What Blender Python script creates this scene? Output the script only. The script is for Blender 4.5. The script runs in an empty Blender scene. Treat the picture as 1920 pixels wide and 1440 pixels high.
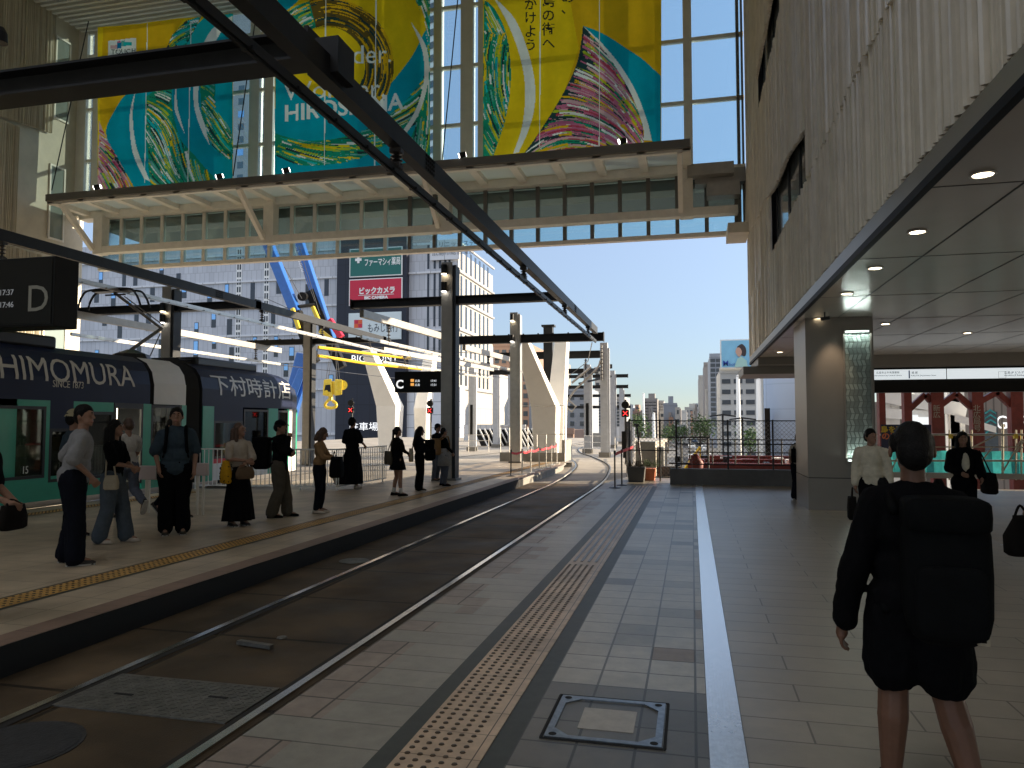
import bpy, bmesh, math, random
from mathutils import Vector, Matrix, noise
R = math.radians
C = bpy.context.scene.collection
S = bpy.context.scene
rnd = random.Random(7)

# ------------------------------------------------------------------ camera, sky, sun, exposure
FPX, CAMH = 1400.0, 1.65
PSI, TH = math.atan(337 / FPX), math.atan(74 / FPX)
cam = bpy.data.cameras.new('camera'); cam.sensor_width = 36; cam.lens = FPX / 1920 * 36
cam.clip_start = 0.05; cam.clip_end = 6000
camo = bpy.data.objects.new('camera', cam); C.objects.link(camo)
camo.location = (0, 0, CAMH); camo.rotation_euler = (R(90) + TH, 0, PSI)
S.camera = camo

SUN_AZ, SUN_EL = 66.0, 14.0          # degrees right of the view down the track, degrees up
w = bpy.data.worlds.new('World'); S.world = w; w.use_nodes = True
nt = w.node_tree; bg = nt.nodes['Background']
sky = nt.nodes.new('ShaderNodeTexSky'); sky.sky_type = 'NISHITA'; sky.sun_disc = False
sky.sun_elevation = R(SUN_EL + 6); sky.sun_rotation = R(SUN_AZ)
sky.air_density = 0.75; sky.dust_density = 0.0; sky.ozone_density = 2.0
hs = nt.nodes.new('ShaderNodeHueSaturation'); hs.inputs['Saturation'].default_value = .74
nt.links.new(sky.outputs[0], hs.inputs['Color']); tcw = nt.nodes.new('ShaderNodeTexCoord'); spw = nt.nodes.new('ShaderNodeSeparateXYZ'); mrw = nt.nodes.new('ShaderNodeMapRange'); mxw = nt.nodes.new('ShaderNodeMix'); mxw.data_type = 'RGBA'; mxw.blend_type = 'MULTIPLY'; mxw.inputs[0].default_value = 1
nt.links.new(tcw.outputs['Generated'], spw.inputs[0]); nt.links.new(spw.outputs[2], mrw.inputs[0]); mrw.inputs[1].default_value = 0.0; mrw.inputs[2].default_value = .55; mrw.inputs[3].default_value = .285; mrw.inputs[4].default_value = 1.05
nt.links.new(mrw.outputs[0], mxw.inputs[7]); nt.links.new(hs.outputs[0], mxw.inputs[6]); mr2 = nt.nodes.new('ShaderNodeMapRange'); mr2.inputs[1].default_value = .55; mr2.inputs[2].default_value = .95; mr2.inputs[3].default_value = 0; mr2.inputs[4].default_value = 1   # unseen zenith brightened, added to light the hall
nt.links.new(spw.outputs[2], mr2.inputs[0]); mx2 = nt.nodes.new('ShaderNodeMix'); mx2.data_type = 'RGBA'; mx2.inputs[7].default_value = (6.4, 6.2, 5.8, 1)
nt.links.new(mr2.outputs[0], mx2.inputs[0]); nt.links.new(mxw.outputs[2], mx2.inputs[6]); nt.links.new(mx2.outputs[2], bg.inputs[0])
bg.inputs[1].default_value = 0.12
sun = bpy.data.lights.new('sun', 'SUN'); sun.energy = 4.0; sun.angle = R(0.5); sun.color = (1, .83, .6)
suno = bpy.data.objects.new('sun', sun); C.objects.link(suno)
az, el = R(SUN_AZ), R(SUN_EL)
sd = Vector((math.sin(az) * math.cos(el), math.cos(az) * math.cos(el), math.sin(el)))
suno.rotation_euler = (-sd).to_track_quat('-Z', 'Y').to_euler()
S.view_settings.view_transform = 'Standard'; S.view_settings.look = 'None'
S.view_settings.exposure = 1.55; S.view_settings.gamma = 1
S.cycles.max_bounces = 8; S.cycles.diffuse_bounces = 5; S.cycles.glossy_bounces = 3
S.cycles.transparent_max_bounces = 12; S.cycles.use_denoising = True
S.cycles.sample_clamp_indirect = 6

# ------------------------------------------------------------------ survey: photograph ray -> a plane of the place
_f = Vector((-math.sin(PSI) * math.cos(TH), math.cos(PSI) * math.cos(TH), math.sin(TH)))
_r = Vector((math.cos(PSI), math.sin(PSI), 0)); _u = _r.cross(_f)
def ray(px, py): return _f * FPX + _r * (px - 960) + _u * (720 - py)
def PZ(px, py, z): d = ray(px, py); t = (z - CAMH) / d.z; return Vector((d.x * t, d.y * t, z))
def PY(px, py, y): d = ray(px, py); t = y / d.y; return Vector((d.x * t, y, CAMH + d.z * t))
def PX(px, py, x): d = ray(px, py); t = x / d.x; return Vector((x, d.y * t, CAMH + d.z * t))

# ------------------------------------------------------------------ materials
M = {}
def mat(name, col, rough=.6, metal=0., ns=None, na=.25, bump=0., bs=60., emit=None, es=1., coat=0., joint=None, jcol=.35, transl=0., spec=.5, rn=0., n2=0.):
    m = bpy.data.materials.new(name); m.use_nodes = True; M[name] = m
    n = m.node_tree.nodes; l = m.node_tree.links; b = n['Principled BSDF']
    c4 = tuple(col) + (1,)
    b.inputs['Base Color'].default_value = c4
    b.inputs['Roughness'].default_value = rough; b.inputs['Metallic'].default_value = metal
    b.inputs['Specular IOR Level'].default_value = spec
    if coat: b.inputs['Coat Weight'].default_value = coat; b.inputs['Coat Roughness'].default_value = .08
    tc = n.new('ShaderNodeTexCoord'); out = None
    if ns:
        t = n.new('ShaderNodeTexNoise'); t.inputs['Scale'].default_value = ns; t.inputs['Detail'].default_value = 6
        t.inputs['Roughness'].default_value = .65
        l.new(tc.outputs['Object'], t.inputs['Vector'])
        r = n.new('ShaderNodeMapRange'); r.inputs['From Min'].default_value = .3; r.inputs['From Max'].default_value = .7
        r.inputs['To Min'].default_value = 1 - na; r.inputs['To Max'].default_value = 1 + na
        l.new(t.outputs['Fac'], r.inputs['Value'])
        mx = n.new('ShaderNodeMix'); mx.data_type = 'RGBA'; mx.blend_type = 'MULTIPLY'; mx.inputs[0].default_value = 1
        mx.inputs[6].default_value = c4; l.new(r.outputs[0], mx.inputs[7]); out = mx.outputs[2]
        if rn:
            r2 = n.new('ShaderNodeMapRange'); r2.inputs['From Min'].default_value = .3; r2.inputs['From Max'].default_value = .7
            r2.inputs['To Min'].default_value = max(.02, rough - rn); r2.inputs['To Max'].default_value = min(1, rough + rn)
            l.new(t.outputs['Fac'], r2.inputs['Value']); l.new(r2.outputs[0], b.inputs['Roughness'])
    if n2:
        t3 = n.new('ShaderNodeTexNoise'); t3.inputs['Scale'].default_value = 1.3; t3.inputs['Detail'].default_value = 3; t3.inputs['Roughness'].default_value = .5
        l.new(tc.outputs['Object'], t3.inputs['Vector'])
        r3 = n.new('ShaderNodeMapRange'); r3.inputs['From Min'].default_value = .35; r3.inputs['From Max'].default_value = .65; r3.inputs['To Min'].default_value = 1 - n2; r3.inputs['To Max'].default_value = 1 + n2 * .5
        l.new(t3.outputs['Fac'], r3.inputs['Value'])
        m3 = n.new('ShaderNodeMix'); m3.data_type = 'RGBA'; m3.blend_type = 'MULTIPLY'; m3.inputs[0].default_value = 1
        if out: l.new(out, m3.inputs[6])
        else: m3.inputs[6].default_value = c4
        l.new(r3.outputs[0], m3.inputs[7]); out = m3.outputs[2]
    if joint:
        bk = n.new('ShaderNodeTexBrick'); bk.offset = joint[3] if len(joint) > 3 else 0; bk.inputs['Scale'].default_value = 1
        bk.inputs['Brick Width'].default_value = joint[0]; bk.inputs['Row Height'].default_value = joint[1]
        bk.inputs['Mortar Size'].default_value = joint[2]; bk.inputs['Mortar Smooth'].default_value = .1
        bk.inputs['Color1'].default_value = (1, 1, 1, 1); bk.inputs['Color2'].default_value = (.9, .9, .9, 1) if len(joint) < 5 else tuple([joint[4]] * 3) + (1,)
        bk.inputs['Mortar'].default_value = (jcol, jcol, jcol, 1)
        ax = joint[5] if len(joint) > 5 else 'xy'
        if ax == 'xy': l.new(tc.outputs['Object'], bk.inputs['Vector'])
        else:
            sp = n.new('ShaderNodeSeparateXYZ'); cb = n.new('ShaderNodeCombineXYZ'); l.new(tc.outputs['Object'], sp.inputs[0])
            l.new(sp.outputs['XYZ'.index(ax[0].upper())], cb.inputs[0]); l.new(sp.outputs['XYZ'.index(ax[1].upper())], cb.inputs[1])
            l.new(cb.outputs[0], bk.inputs['Vector'])
        mj = n.new('ShaderNodeMix'); mj.data_type = 'RGBA'; mj.blend_type = 'MULTIPLY'; mj.inputs[0].default_value = 1
        if out: l.new(out, mj.inputs[6])
        else: mj.inputs[6].default_value = c4
        l.new(bk.outputs['Color'], mj.inputs[7]); out = mj.outputs[2]
    if out: l.new(out, b.inputs['Base Color'])
    if bump:
        t2 = n.new('ShaderNodeTexNoise'); t2.inputs['Scale'].default_value = bs; t2.inputs['Detail'].default_value = 4
        l.new(tc.outputs['Object'], t2.inputs['Vector'])
        bp = n.new('ShaderNodeBump'); bp.inputs['Strength'].default_value = bump; bp.inputs['Distance'].default_value = .01
        l.new(t2.outputs['Fac'], bp.inputs['Height']); l.new(bp.outputs[0], b.inputs['Normal'])
    if emit:
        b.inputs['Emission Color'].default_value = tuple(emit) + (1,); b.inputs['Emission Strength'].default_value = es
    if transl:
        tr = n.new('ShaderNodeBsdfTranslucent'); ms = n.new('ShaderNodeMixShader'); ms.inputs[0].default_value = transl
        if out: l.new(out, tr.inputs[0])
        else: tr.inputs[0].default_value = c4
        l.new(b.outputs[0], ms.inputs[1]); l.new(tr.outputs[0], ms.inputs[2]); l.new(ms.outputs[0], n['Material Output'].inputs[0])
    return m
def glass(name, tint=(.8, .92, .95), refl=.18, rough=.02):
    m = bpy.data.materials.new(name); m.use_nodes = True; M[name] = m
    n = m.node_tree.nodes; l = m.node_tree.links; n.remove(n['Principled BSDF'])
    t = n.new('ShaderNodeBsdfTransparent'); t.inputs[0].default_value = tuple(tint) + (1,)
    g = n.new('ShaderNodeBsdfGlossy'); g.inputs['Roughness'].default_value = rough
    fr = n.new('ShaderNodeFresnel'); fr.inputs[0].default_value = 1.45
    ad = n.new('ShaderNodeMath'); ad.operation = 'MULTIPLY_ADD'; ad.inputs[1].default_value = .8; ad.inputs[2].default_value = refl * .3
    l.new(fr.outputs[0], ad.inputs[0])
    ms = n.new('ShaderNodeMixShader'); l.new(ad.outputs[0], ms.inputs[0]); l.new(t.outputs[0], ms.inputs[1]); l.new(g.outputs[0], ms.inputs[2])
    l.new(ms.outputs[0], n['Material Output'].inputs[0])
    return m

# ------------------------------------------------------------------ mesh helpers
def wloc(o):
    v = Vector((0, 0, 0))
    while o: v += o.location; o = o.parent
    return v
class MB:
    def __init__(s): s.v = []; s.f = []; s.m = []; s.c = 0
    def add(s, vs, fs, c=None):
        b = len(s.v); s.v += [Vector(q) for q in vs]; s.f += [[i + b for i in q] for q in fs]; s.m += [s.c if c is None else c] * len(fs); return s
    def box(s, x0, x1, y0, y1, z0, z1, c=None):
        return s.add([(x, y, z) for z in (z0, z1) for y in (y0, y1) for x in (x0, x1)],
                     [(0, 2, 3, 1), (4, 5, 7, 6), (0, 1, 5, 4), (2, 6, 7, 3), (0, 4, 6, 2), (1, 3, 7, 5)], c)
    def hexa(s, bot, top, c=None):
        n = len(bot)
        return s.add(list(bot) + list(top), [tuple(range(n))[::-1], tuple(range(n, 2 * n))] + [(i, (i + 1) % n, n + (i + 1) % n, n + i) for i in range(n)], c)
    def loft(s, rings, c=None, cap=True):
        n = len(rings[0]); vs = [p for r_ in rings for p in r_]; fs = []
        for k in range(len(rings) - 1):
            for i in range(n):
                a = k * n + i; b = k * n + (i + 1) % n; fs.append((a, b, b + n, a + n))
        if cap: fs.append(tuple(range(n))[::-1]); fs.append(tuple(range(len(vs) - n, len(vs))))
        return s.add(vs, fs, c)
    def beam(s, p0, p1, wd, ht, c=None, up=(0, 0, 1)):
        p0, p1 = Vector(p0), Vector(p1); d = (p1 - p0).normalized(); u = Vector(up)
        if abs(d.dot(u)) > .98: u = Vector((0, 1, 0))
        sx = d.cross(u).normalized() * wd / 2; sy = sx.cross(d).normalized() * ht / 2
        q = [(-1, -1), (1, -1), (1, 1), (-1, 1)]
        return s.hexa([p0 + sx * a + sy * b for a, b in q], [p1 + sx * a + sy * b for a, b in q], c)
    def ibeam(s, p0, p1, wd, ht, t=.02, c=None):
        p0, p1 = Vector(p0), Vector(p1); d = (p1 - p0).normalized(); sx = d.cross(Vector((0, 0, 1))).normalized(); u = sx.cross(d)
        s.beam(p0 + u * (ht / 2 - t / 2), p1 + u * (ht / 2 - t / 2), wd, t, c); s.beam(p0 - u * (ht / 2 - t / 2), p1 - u * (ht / 2 - t / 2), wd, t, c)
        return s.beam(p0, p1, t * 1.2, ht - 2 * t, c)
    def tube(s, pts, r, n=8, c=None, r1=None, cap=True):
        pts = [Vector(p) for p in pts]; rings = []; k = len(pts)
        ref = Vector((0, 0, 1))
        for i, p in enumerate(pts):
            d = (pts[min(i + 1, k - 1)] - pts[max(i - 1, 0)]).normalized()
            u = ref if abs(d.dot(ref)) < .95 else Vector((0, 1, 0))
            a = d.cross(u).normalized(); b = a.cross(d).normalized()
            rr = r if r1 is None else r + (r1 - r) * i / (k - 1)
            rings.append([p + (a * math.cos(t) + b * math.sin(t)) * rr for t in [2 * math.pi * j / n for j in range(n)]])
        return s.loft(rings, c, cap)
    def lathe(s, base, prof, n=16, c=None):
        base = Vector(base)
        return s.loft([[base + Vector((r * math.cos(2 * math.pi * j / n), r * math.sin(2 * math.pi * j / n), z)) for j in range(n)] for r, z in prof], c)
    def poly(s, pts, thick, c=None):
        pts = [Vector(p) for p in pts]; t = Vector(thick)
        return s.hexa(pts, [p + t for p in pts], c)
    def quad(s, a, b, c_, d, c=None): return s.add([a, b, c_, d], [(0, 1, 2, 3)], c)
    def ball(s, ctr, r, n=10, c=None):
        rx, ry, rz = (r, r, r) if not hasattr(r, '__len__') else r
        rings = []
        for i in range(n // 2 + 1):
            a = math.pi * (i / (n // 2) - .5); cr = max(math.cos(a), .02)
            rings.append([Vector(ctr) + Vector((rx * cr * math.cos(2 * math.pi * j / n), ry * cr * math.sin(2 * math.pi * j / n), rz * math.sin(a))) for j in range(n)])
        return s.loft(rings, c)
    def build(s, name, mats, parent=None, smooth=False, origin=None):
        if not isinstance(mats, (list, tuple)): mats = [mats]
        off = wloc(parent) if parent else Vector(origin or (0, 0, 0))
        me = bpy.data.meshes.new(name); me.from_pydata([p - off for p in s.v], [], s.f)
        for k in mats: me.materials.append(M[k] if isinstance(k, str) else k)
        if max(s.m, default=0) > 0: me.polygons.foreach_set('material_index', s.m)
        if smooth: me.polygons.foreach_set('use_smooth', [True] * len(s.f))
        bm = bmesh.new(); bm.from_mesh(me); bmesh.ops.recalc_face_normals(bm, faces=bm.faces[:]); bm.to_mesh(me); bm.free()
        o = bpy.data.objects.new(name, me); C.objects.link(o)
        if parent: o.parent = parent
        else: o.location = off
        return o
def bevel(o, wd=.01, seg=2):
    b = o.modifiers.new('bevel', 'BEVEL'); b.width = wd; b.segments = seg; b.limit_method = 'ANGLE'; return o
def tag(o, label=None, cat=None, group=None, kind=None):
    if label: o['label'] = label
    if cat: o['category'] = cat
    if group: o['group'] = group
    if kind: o['kind'] = kind
    return o
def thing(name, loc, label, cat, group=None):
    o = bpy.data.objects.new(name, None); C.objects.link(o); o.location = loc; o.empty_display_size = .2
    return tag(o, label, cat, group)
def struct(name, mb, mats, **k): return tag(mb.build(name, mats, **k), kind='structure')
def dup(o, parent=None):
    c = o.copy(); C.objects.link(c); c.parent = parent
    for ch in list(o.children): dup(ch, c)
    return c
def copy_at(o, loc, label, group=None, rz=None):
    c = dup(o); c.location = loc; c['label'] = label
    if group: c['group'] = group
    if rz is not None: c.rotation_euler.z = rz
    return c
def text(body, size, m, org, xd, yd, parent=None, name='lettering', align='LEFT', offset=0., ext=.002, sx=1., line=1.):
    c = bpy.data.curves.new(name, 'FONT'); c.body = body; c.size = size; c.align_x = align; c.offset = offset; c.extrude = ext; c.space_line = line
    c.resolution_u = 3
    o = bpy.data.objects.new(name, c); C.objects.link(o)
    me = bpy.data.meshes.new_from_object(o.evaluated_get(bpy.context.evaluated_depsgraph_get()))
    bpy.data.objects.remove(o); bpy.data.curves.remove(c)
    xd, yd = Vector(xd).normalized(), Vector(yd).normalized(); zd = xd.cross(yd); off = wloc(parent) if parent else Vector((0, 0, 0))
    for v in me.vertices: v.co = Vector(org) + xd * v.co.x * sx + yd * v.co.y + zd * v.co.z - off
    me.materials.clear(); me.materials.append(M[m])
    o = bpy.data.objects.new(name, me); C.objects.link(o); o.parent = parent
    return o
def spline(pts, n=8):
    out = []; pts = [Vector(p) for p in pts]; k = len(pts)
    for i in range(k - 1):
        a, b, c, d = pts[max(i - 1, 0)], pts[i], pts[i + 1], pts[min(i + 2, k - 1)]
        for j in range(n):
            t = j / n
            out.append(.5 * ((2 * b) + (c - a) * t + (2 * a - 5 * b + 4 * c - d) * t * t + (3 * b - a - 3 * c + d) * t ** 3))
    return out + [pts[-1]]

# palette
mat('tile_light', (.46, .425, .365), .33, n2=.16, ns=9, na=.18, bump=.25, bs=260, joint=(.3, .3, .008), jcol=.18, rn=.035)
mat('tile_mid', (.34, .31, .265), .33, n2=.22, ns=9, na=.2, bump=.25, bs=260, joint=(.3, .3, .008), jcol=.18, rn=.035)
mat('tile_dark', (.15, .138, .12), .34, n2=.2, ns=9, na=.2, bump=.25, bs=260, joint=(.3, .3, .008), jcol=.2, rn=.035)
mat('tile_pink', (.34, .275, .23), .45, n2=.2, ns=9, na=.2, bump=.25, bs=260, joint=(.3, .3, .008), jcol=.2, rn=.035)
mat('slab_long', (.31, .29, .245), .36, n2=.14, ns=9, na=.16, bump=.25, bs=260, joint=(30, .3, .006), jcol=.35, rn=.035)
mat('tile_inlay', (.43, .385, .32), .36, ns=9, na=.18, bump=.25, bs=260)
mat('tile_hall', (.37, .325, .26), .33, n2=.1, ns=6, na=.1, bump=.12, bs=200, joint=(1.2, .3, .006, .5, .88), jcol=.35, rn=.04)
mat('tile_lobby', (.36, .26, .16), .33, n2=.15, ns=3, na=.14, bump=.15, bs=200, joint=(1.2, .6, .007), jcol=.5, rn=.035)
mat('tile_far', (.5, .4, .285), .45, n2=.2, ns=2.5, na=.16, bump=.2, bs=200, joint=(.9, .45, .006), jcol=.5)
mat('tile_edge', (.25, .165, .125), .6, ns=6, na=.15, joint=(.6, .6, .006), jcol=.6)
mat('border_dark', (.055, .06, .055), .5, ns=8, na=.2)
mat('tactile', (.68, .5, .35), .45, n2=.2, ns=7, na=.2, joint=(3, .3, .004), jcol=.4)
mat('tactile_dome', (.07, .045, .028), .35, ns=9, na=.3)
mat('tactile_yellow', (.6, .34, .09), .55, n2=.25, ns=5, na=.22, joint=(3, .3, .006), jcol=.55)
mat('slab', (.1, .07, .042), .65, spec=.25, n2=.4, ns=1.1, na=.45, bump=.3, bs=90, joint=(4, 1.45, .022, 0, .8), jcol=.25, rn=.15)
mat('deck', (.36, .32, .27), .75, ns=.7, na=.25, bump=.25, bs=60, joint=(6, 5, .02), jcol=.7)
mat('groove', (.02, .018, .016), .8)
mat('rail_steel', (.62, .6, .57), .22, 1., ns=4, na=.15)
mat('drain_steel', (.86, .88, .9), .26, .7, ns=30, na=.12)
mat('hatch_steel', (.3, .33, .37), .35, .9, ns=25, na=.25)
mat('plate_steel', (.17, .165, .15), .5, .55, ns=6, na=.4, bump=1., bs=45)
mat('iron', (.05, .05, .055), .6, .4, ns=12, na=.3, bump=.5, bs=70)
mat('concrete', (.3, .29, .27), .8, ns=1.6, na=.2, bump=.3, bs=40)
mat('concrete_dark', (.13, .125, .12), .8, ns=1.6, na=.25, bump=.3, bs=40)
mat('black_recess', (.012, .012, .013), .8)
mat('champagne', (.76, .7, .6), .36, .25, ns=2, na=.12)
mat('champagne_light', (.62, .58, .48), .5, .1, ns=1.5, na=.1)
mat('backing', (.2, .17, .145), .5, .2, ns=1, na=.15)
mat('soffit', (.52, .48, .43), .24, .2, ns=.5, na=.06)
mat('soffit_line', (.02, .018, .016), .5)
mat('fascia_blue', (.006, .008, .016), .6, 0, spec=.15)
mat('pier_panel', (.24, .22, .195), .38, .2, ns=1.2, na=.06)
mat('ceiling_white', (.72, .72, .68), .6, ns=.6, na=.05)
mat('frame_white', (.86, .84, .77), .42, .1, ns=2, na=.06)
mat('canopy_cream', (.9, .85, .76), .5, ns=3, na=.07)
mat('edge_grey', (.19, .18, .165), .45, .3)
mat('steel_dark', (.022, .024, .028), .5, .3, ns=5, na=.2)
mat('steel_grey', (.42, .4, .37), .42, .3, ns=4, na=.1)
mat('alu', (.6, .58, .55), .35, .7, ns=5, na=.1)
mat('col_grey', (.42, .44, .48), .45, .2, ns=4, na=.1)
mat('insulator', (.05, .045, .045), .3, 0)
mat('sign_black', (.01, .01, .01), .5, spec=.2)
mat('sign_face', (.014, .013, .011), .4, spec=.2)
mat('led_white', (.6, .6, .6), .5, emit=(.9, .95, 1), es=.3)
mat('led_orange', (.6, .3, .1), .5, emit=(1, .45, .1), es=.3)
mat('letter_grey', (.3, .29, .25), .5)
mat('letter_dim', (.2, .2, .2), .5, emit=(.8, .85, .9), es=.05)
mat('white_paint', (.8, .8, .78), .45, ns=3, na=.04)
mat('off_white', (.82, .8, .76), .6, ns=1.2, na=.06)
mat('navy', (.011, .017, .05), .4, .0, spec=.25, ns=2, na=.1)
mat('blue_navy', (.03, .055, .16), .3, .1, coat=.2)
mat('tram_green', (.03, .36, .24), .3, coat=.4, ns=2, na=.1)
mat('tram_black', (.012, .012, .014), .3)
mat('tram_letter', (.62, .58, .5), .45)
mat('bellows', (.018, .018, .02), .7)
mat('tram_interior', (.1, .1, .085), .7)
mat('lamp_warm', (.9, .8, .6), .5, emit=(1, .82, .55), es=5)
mat('lamp_cool', (.9, .9, .9), .5, emit=(.85, 1, .95), es=2.2)
mat('lamp_white', (.9, .9, .9), .5, emit=(1, .95, .85), es=3)
mat('red_light', (.5, .02, .02), .4, emit=(1, .04, .04), es=.7)
mat('sign_lit', (.8, .8, .8), .4, emit=(.86, .95, 1), es=.24)
mat('ink', (.06, .07, .09), .6)
mat('ink_blue', (.03, .07, .35), .6)
mat('crane_blue', (.025, .12, .42), .35, coat=.3, ns=3, na=.12)
mat('crane_yellow', (.72, .52, .04), .4, ns=6, na=.15)
mat('pipe_yellow', (.85, .55, .02), .35)
mat('rope', (.05, .05, .05), .6)
mat('tape_red', (.75, .05, .07), .5)
mat('red_steel', (.15, .024, .02), .5, .1, ns=3, na=.3)
mat('scaffold', (.42, .38, .3), .4, .7, ns=9, na=.25)
mat('teal_net', (.05, .36, .38), .8, ns=3, na=.4, transl=.3)
mat('orange', (.65, .19, .08), .6, ns=6, na=.2)
mat('planter', (.09, .085, .08), .7)
mat('bench_pink', (.55, .45, .42), .5)
mat('wire', (.12, .12, .125), .4, .8)
glass('glass_clear'); glass('glass_canopy', (.72, .88, .9), .3); glass('glass_tram', (.34, .4, .36), .1); glass('glass_green', (.75, .88, .85), .4)
mat('grille', (.8, .8, .74), .5, .0, transl=.55)
mat('asphalt', (.055, .055, .058), .85, ns=.6, na=.2)
mat('city_ground', (.16, .155, .15), .9, ns=.05, na=.3)
mat('leaf', (.05, .1, .03), .7, ns=2, na=.5, transl=.2)
mat('bark', (.09, .07, .05), .9)
mat('pane_dark', (.03, .035, .04), .06, 0, spec=.8); mat('pane_grey', (.12, .14, .15), .08, .3); mat('pane_pale', (.3, .36, .34), .12, .2)
mat('chevron_back', (.16, .19, .175), .35); mat('chevron_a', (.36, .42, .39), .35); mat('chevron_b', (.22, .26, .24), .35)
mat('letter_white', (.9, .9, .9), .5, emit=(1, 1, 1), es=.3)

# ================================================================== ground, decks, platforms
b = MB(); b.quad((-3000, -200, -5.0), (3000, -200, -5.0), (3000, 5000, -5.0), (-3000, 5000, -5.0)); struct('ground', b, 'city_ground')
b = MB(); b.quad((-2, 60, -4.98), (16, 60, -4.98), (34, 1500, -4.98), (-20, 1500, -4.98)); struct('road', b, 'asphalt')
b = MB()
for k in range(40):
    y = 70 + k * 14; cx = 7 + (y - 60) * 0.0
    for dx in (-3.2, 0, 3.2): b.box(cx + dx - .08, cx + dx + .08, y, y + 6, -4.979, -4.976)
struct('road_markings', b, 'off_white')
# track deck
outer = [(-40, -12), (-2.6, -12), (-2.6, 21), (-1.9, 21.02), (-1.95, 26), (-2.3, 34), (-3.2, 44), (-4.2, 60), (-3, 95), (-40, 95)]
b = MB(); b.poly([(x, y, -1.2) for x, y in outer], (0, 0, 1.0)); struct('track_deck', b, 'deck')
cl = spline([(-3.4, -12, 0), (-3.4, 4, 0), (-3.4, 15, 0), (-3.4, 22, 0), (-3.65, 27, 0), (-4.3, 33, 0), (-5.8, 40, 0), (-7.6, 47, 0), (-8.8, 55, 0), (-8.9, 63, 0), (-8, 74, 0), (-6, 92, 0)], 10)
def offs(line, d):
    out = []
    for i, p in enumerate(line):
        t = line[min(i + 1, len(line) - 1)] - line[max(i - 1, 0)]; t.normalize(); out.append(p + Vector((t.y, -t.x, 0)) * d)
    return out
def strip(mb, line, d0, d1, z, c=None):
    a, e = offs(line, d0), offs(line, d1)
    for i in range(len(line) - 1):
        mb.quad((a[i].x, a[i].y, z), (e[i].x, e[i].y, z), (e[i + 1].x, e[i + 1].y, z), (a[i + 1].x, a[i + 1].y, z), c)
def rails(line, label, z0=-.17):
    for sgn in (-1, 1):
        b = MB(); d = sgn * .72
        a, e = offs(line, d - .03), offs(line, d + .03)
        for i in range(len(line) - 1):
            q = [a[i], e[i], e[i + 1], a[i + 1]]
            b.hexa([(p.x, p.y, z0 - .02) for p in q], [(p.x, p.y, z0 + .014) for p in q], 0)
        strip(b, line, d + (-.085 if sgn > 0 else .03), d + (-.03 if sgn > 0 else .085), z0 + .0035, 1)
        tag(b.build('rail', ['rail_steel', 'groove']), label[0 if sgn < 0 else 1], 'rail', 'steel tram rails')
near = [p for p in cl if p.y <= 24]
b = MB(); b.quad((-4.86, -12, -.176), (-2.6, -12, -.176), (-2.6, 22.6, -.176), (-4.86, 22.6, -.176)); struct('track_slab', b, 'slab')  # hall shadow and brake dust both put into this dark colour
rails(cl, ('left rail of the near tram track, beside the island platform kerb', 'right rail of the near tram track, beside the wide tiled concourse'), -.172)
for cx, nm in ((-13.1, 'the tram stands on'), (-18.6, 'farthest to the left')):
    ln = spline([(cx, -12, 0), (cx, 10, 0), (cx, 24, 0), (cx + .4, 32, 0), (cx + 1.6, 42, 0), (cx + 3, 56, 0), (cx + 3.4, 70, 0), (cx + 3.2, 92, 0)], 6)
    rails(ln, (f'left rail of the track {nm}', f'right rail of the track {nm}'), -.19)
ln = spline([(-9.9, 24, 0), (-9.6, 32, 0), (-8.6, 42, 0), (-8.6, 50, 0)], 6)
# covers in the track
t = thing('track_cover', (-3.4, 4.5, -.17), 'chequered steel cover plate let in between the near rails', 'cover plate')
b = MB(); b.box(-4.05, -2.78, 4.1, 4.72, -.175, -.166)
for i in range(24):
    for j in range(12):
        x, y = -4.02 + i * .052, 4.13 + j * .05; s_ = 1 if (i + j) % 2 else -1
        b.beam((x - .014, y - s_ * .014, -.1645), (x + .014, y + s_ * .014, -.1645), .007, .003)
b.build('plate', 'plate_steel', t)
b = MB(); b.box(-3.8, -3.66, 4.35, 4.375, -.165, -.162); b.build('grip_slot', 'black_recess', t)
b = MB(); b.box(-3.15, -3.01, 4.45, 4.475, -.165, -.162); b.build('grip_slot', 'black_recess', t)
b = MB(); b.lathe((-3.75, 3.55, -.176), [(.33, 0), (.33, .008), (.29, .012), (.01, .012)], 28); b.lathe((-3.75, 3.55, -.176), [(.355, 0), (.355, .005), (.34, .005)], 28)
tag(b.build('manhole_cover', 'iron', smooth=False, origin=(-3.75, 3.55, -.17)), 'round dark manhole cover between the rails at the bottom left corner', 'manhole cover')
b = MB(); q = PZ(478, 1208, -.15); b.beam(q + Vector((-.17, .03, 0)), q + Vector((.17, -.03, 0)), .05, .03)
tag(b.build('track_bar', 'plate_steel', origin=q), 'short steel bar fixed across the near track', 'track fitting')
b = MB(); b.lathe(q + Vector((.08, .28, -.02)), [(.045, 0), (.04, .01), (.01, .012)], 12)
tag(b.build('track_stud', 'plate_steel', origin=q), 'small round stud in the near track just beyond the short steel bar', 'track fitting')
q = PZ(664, 1052, -.17)
b = MB(); b.lathe(q, [(.2, 0), (.2, .006), (.18, .008), (.01, .008)], 20); tag(b.build('drain_cover', 'plate_steel', origin=q), 'round metal drain cover beside the left rail under the island kerb', 'drain cover')
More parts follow.
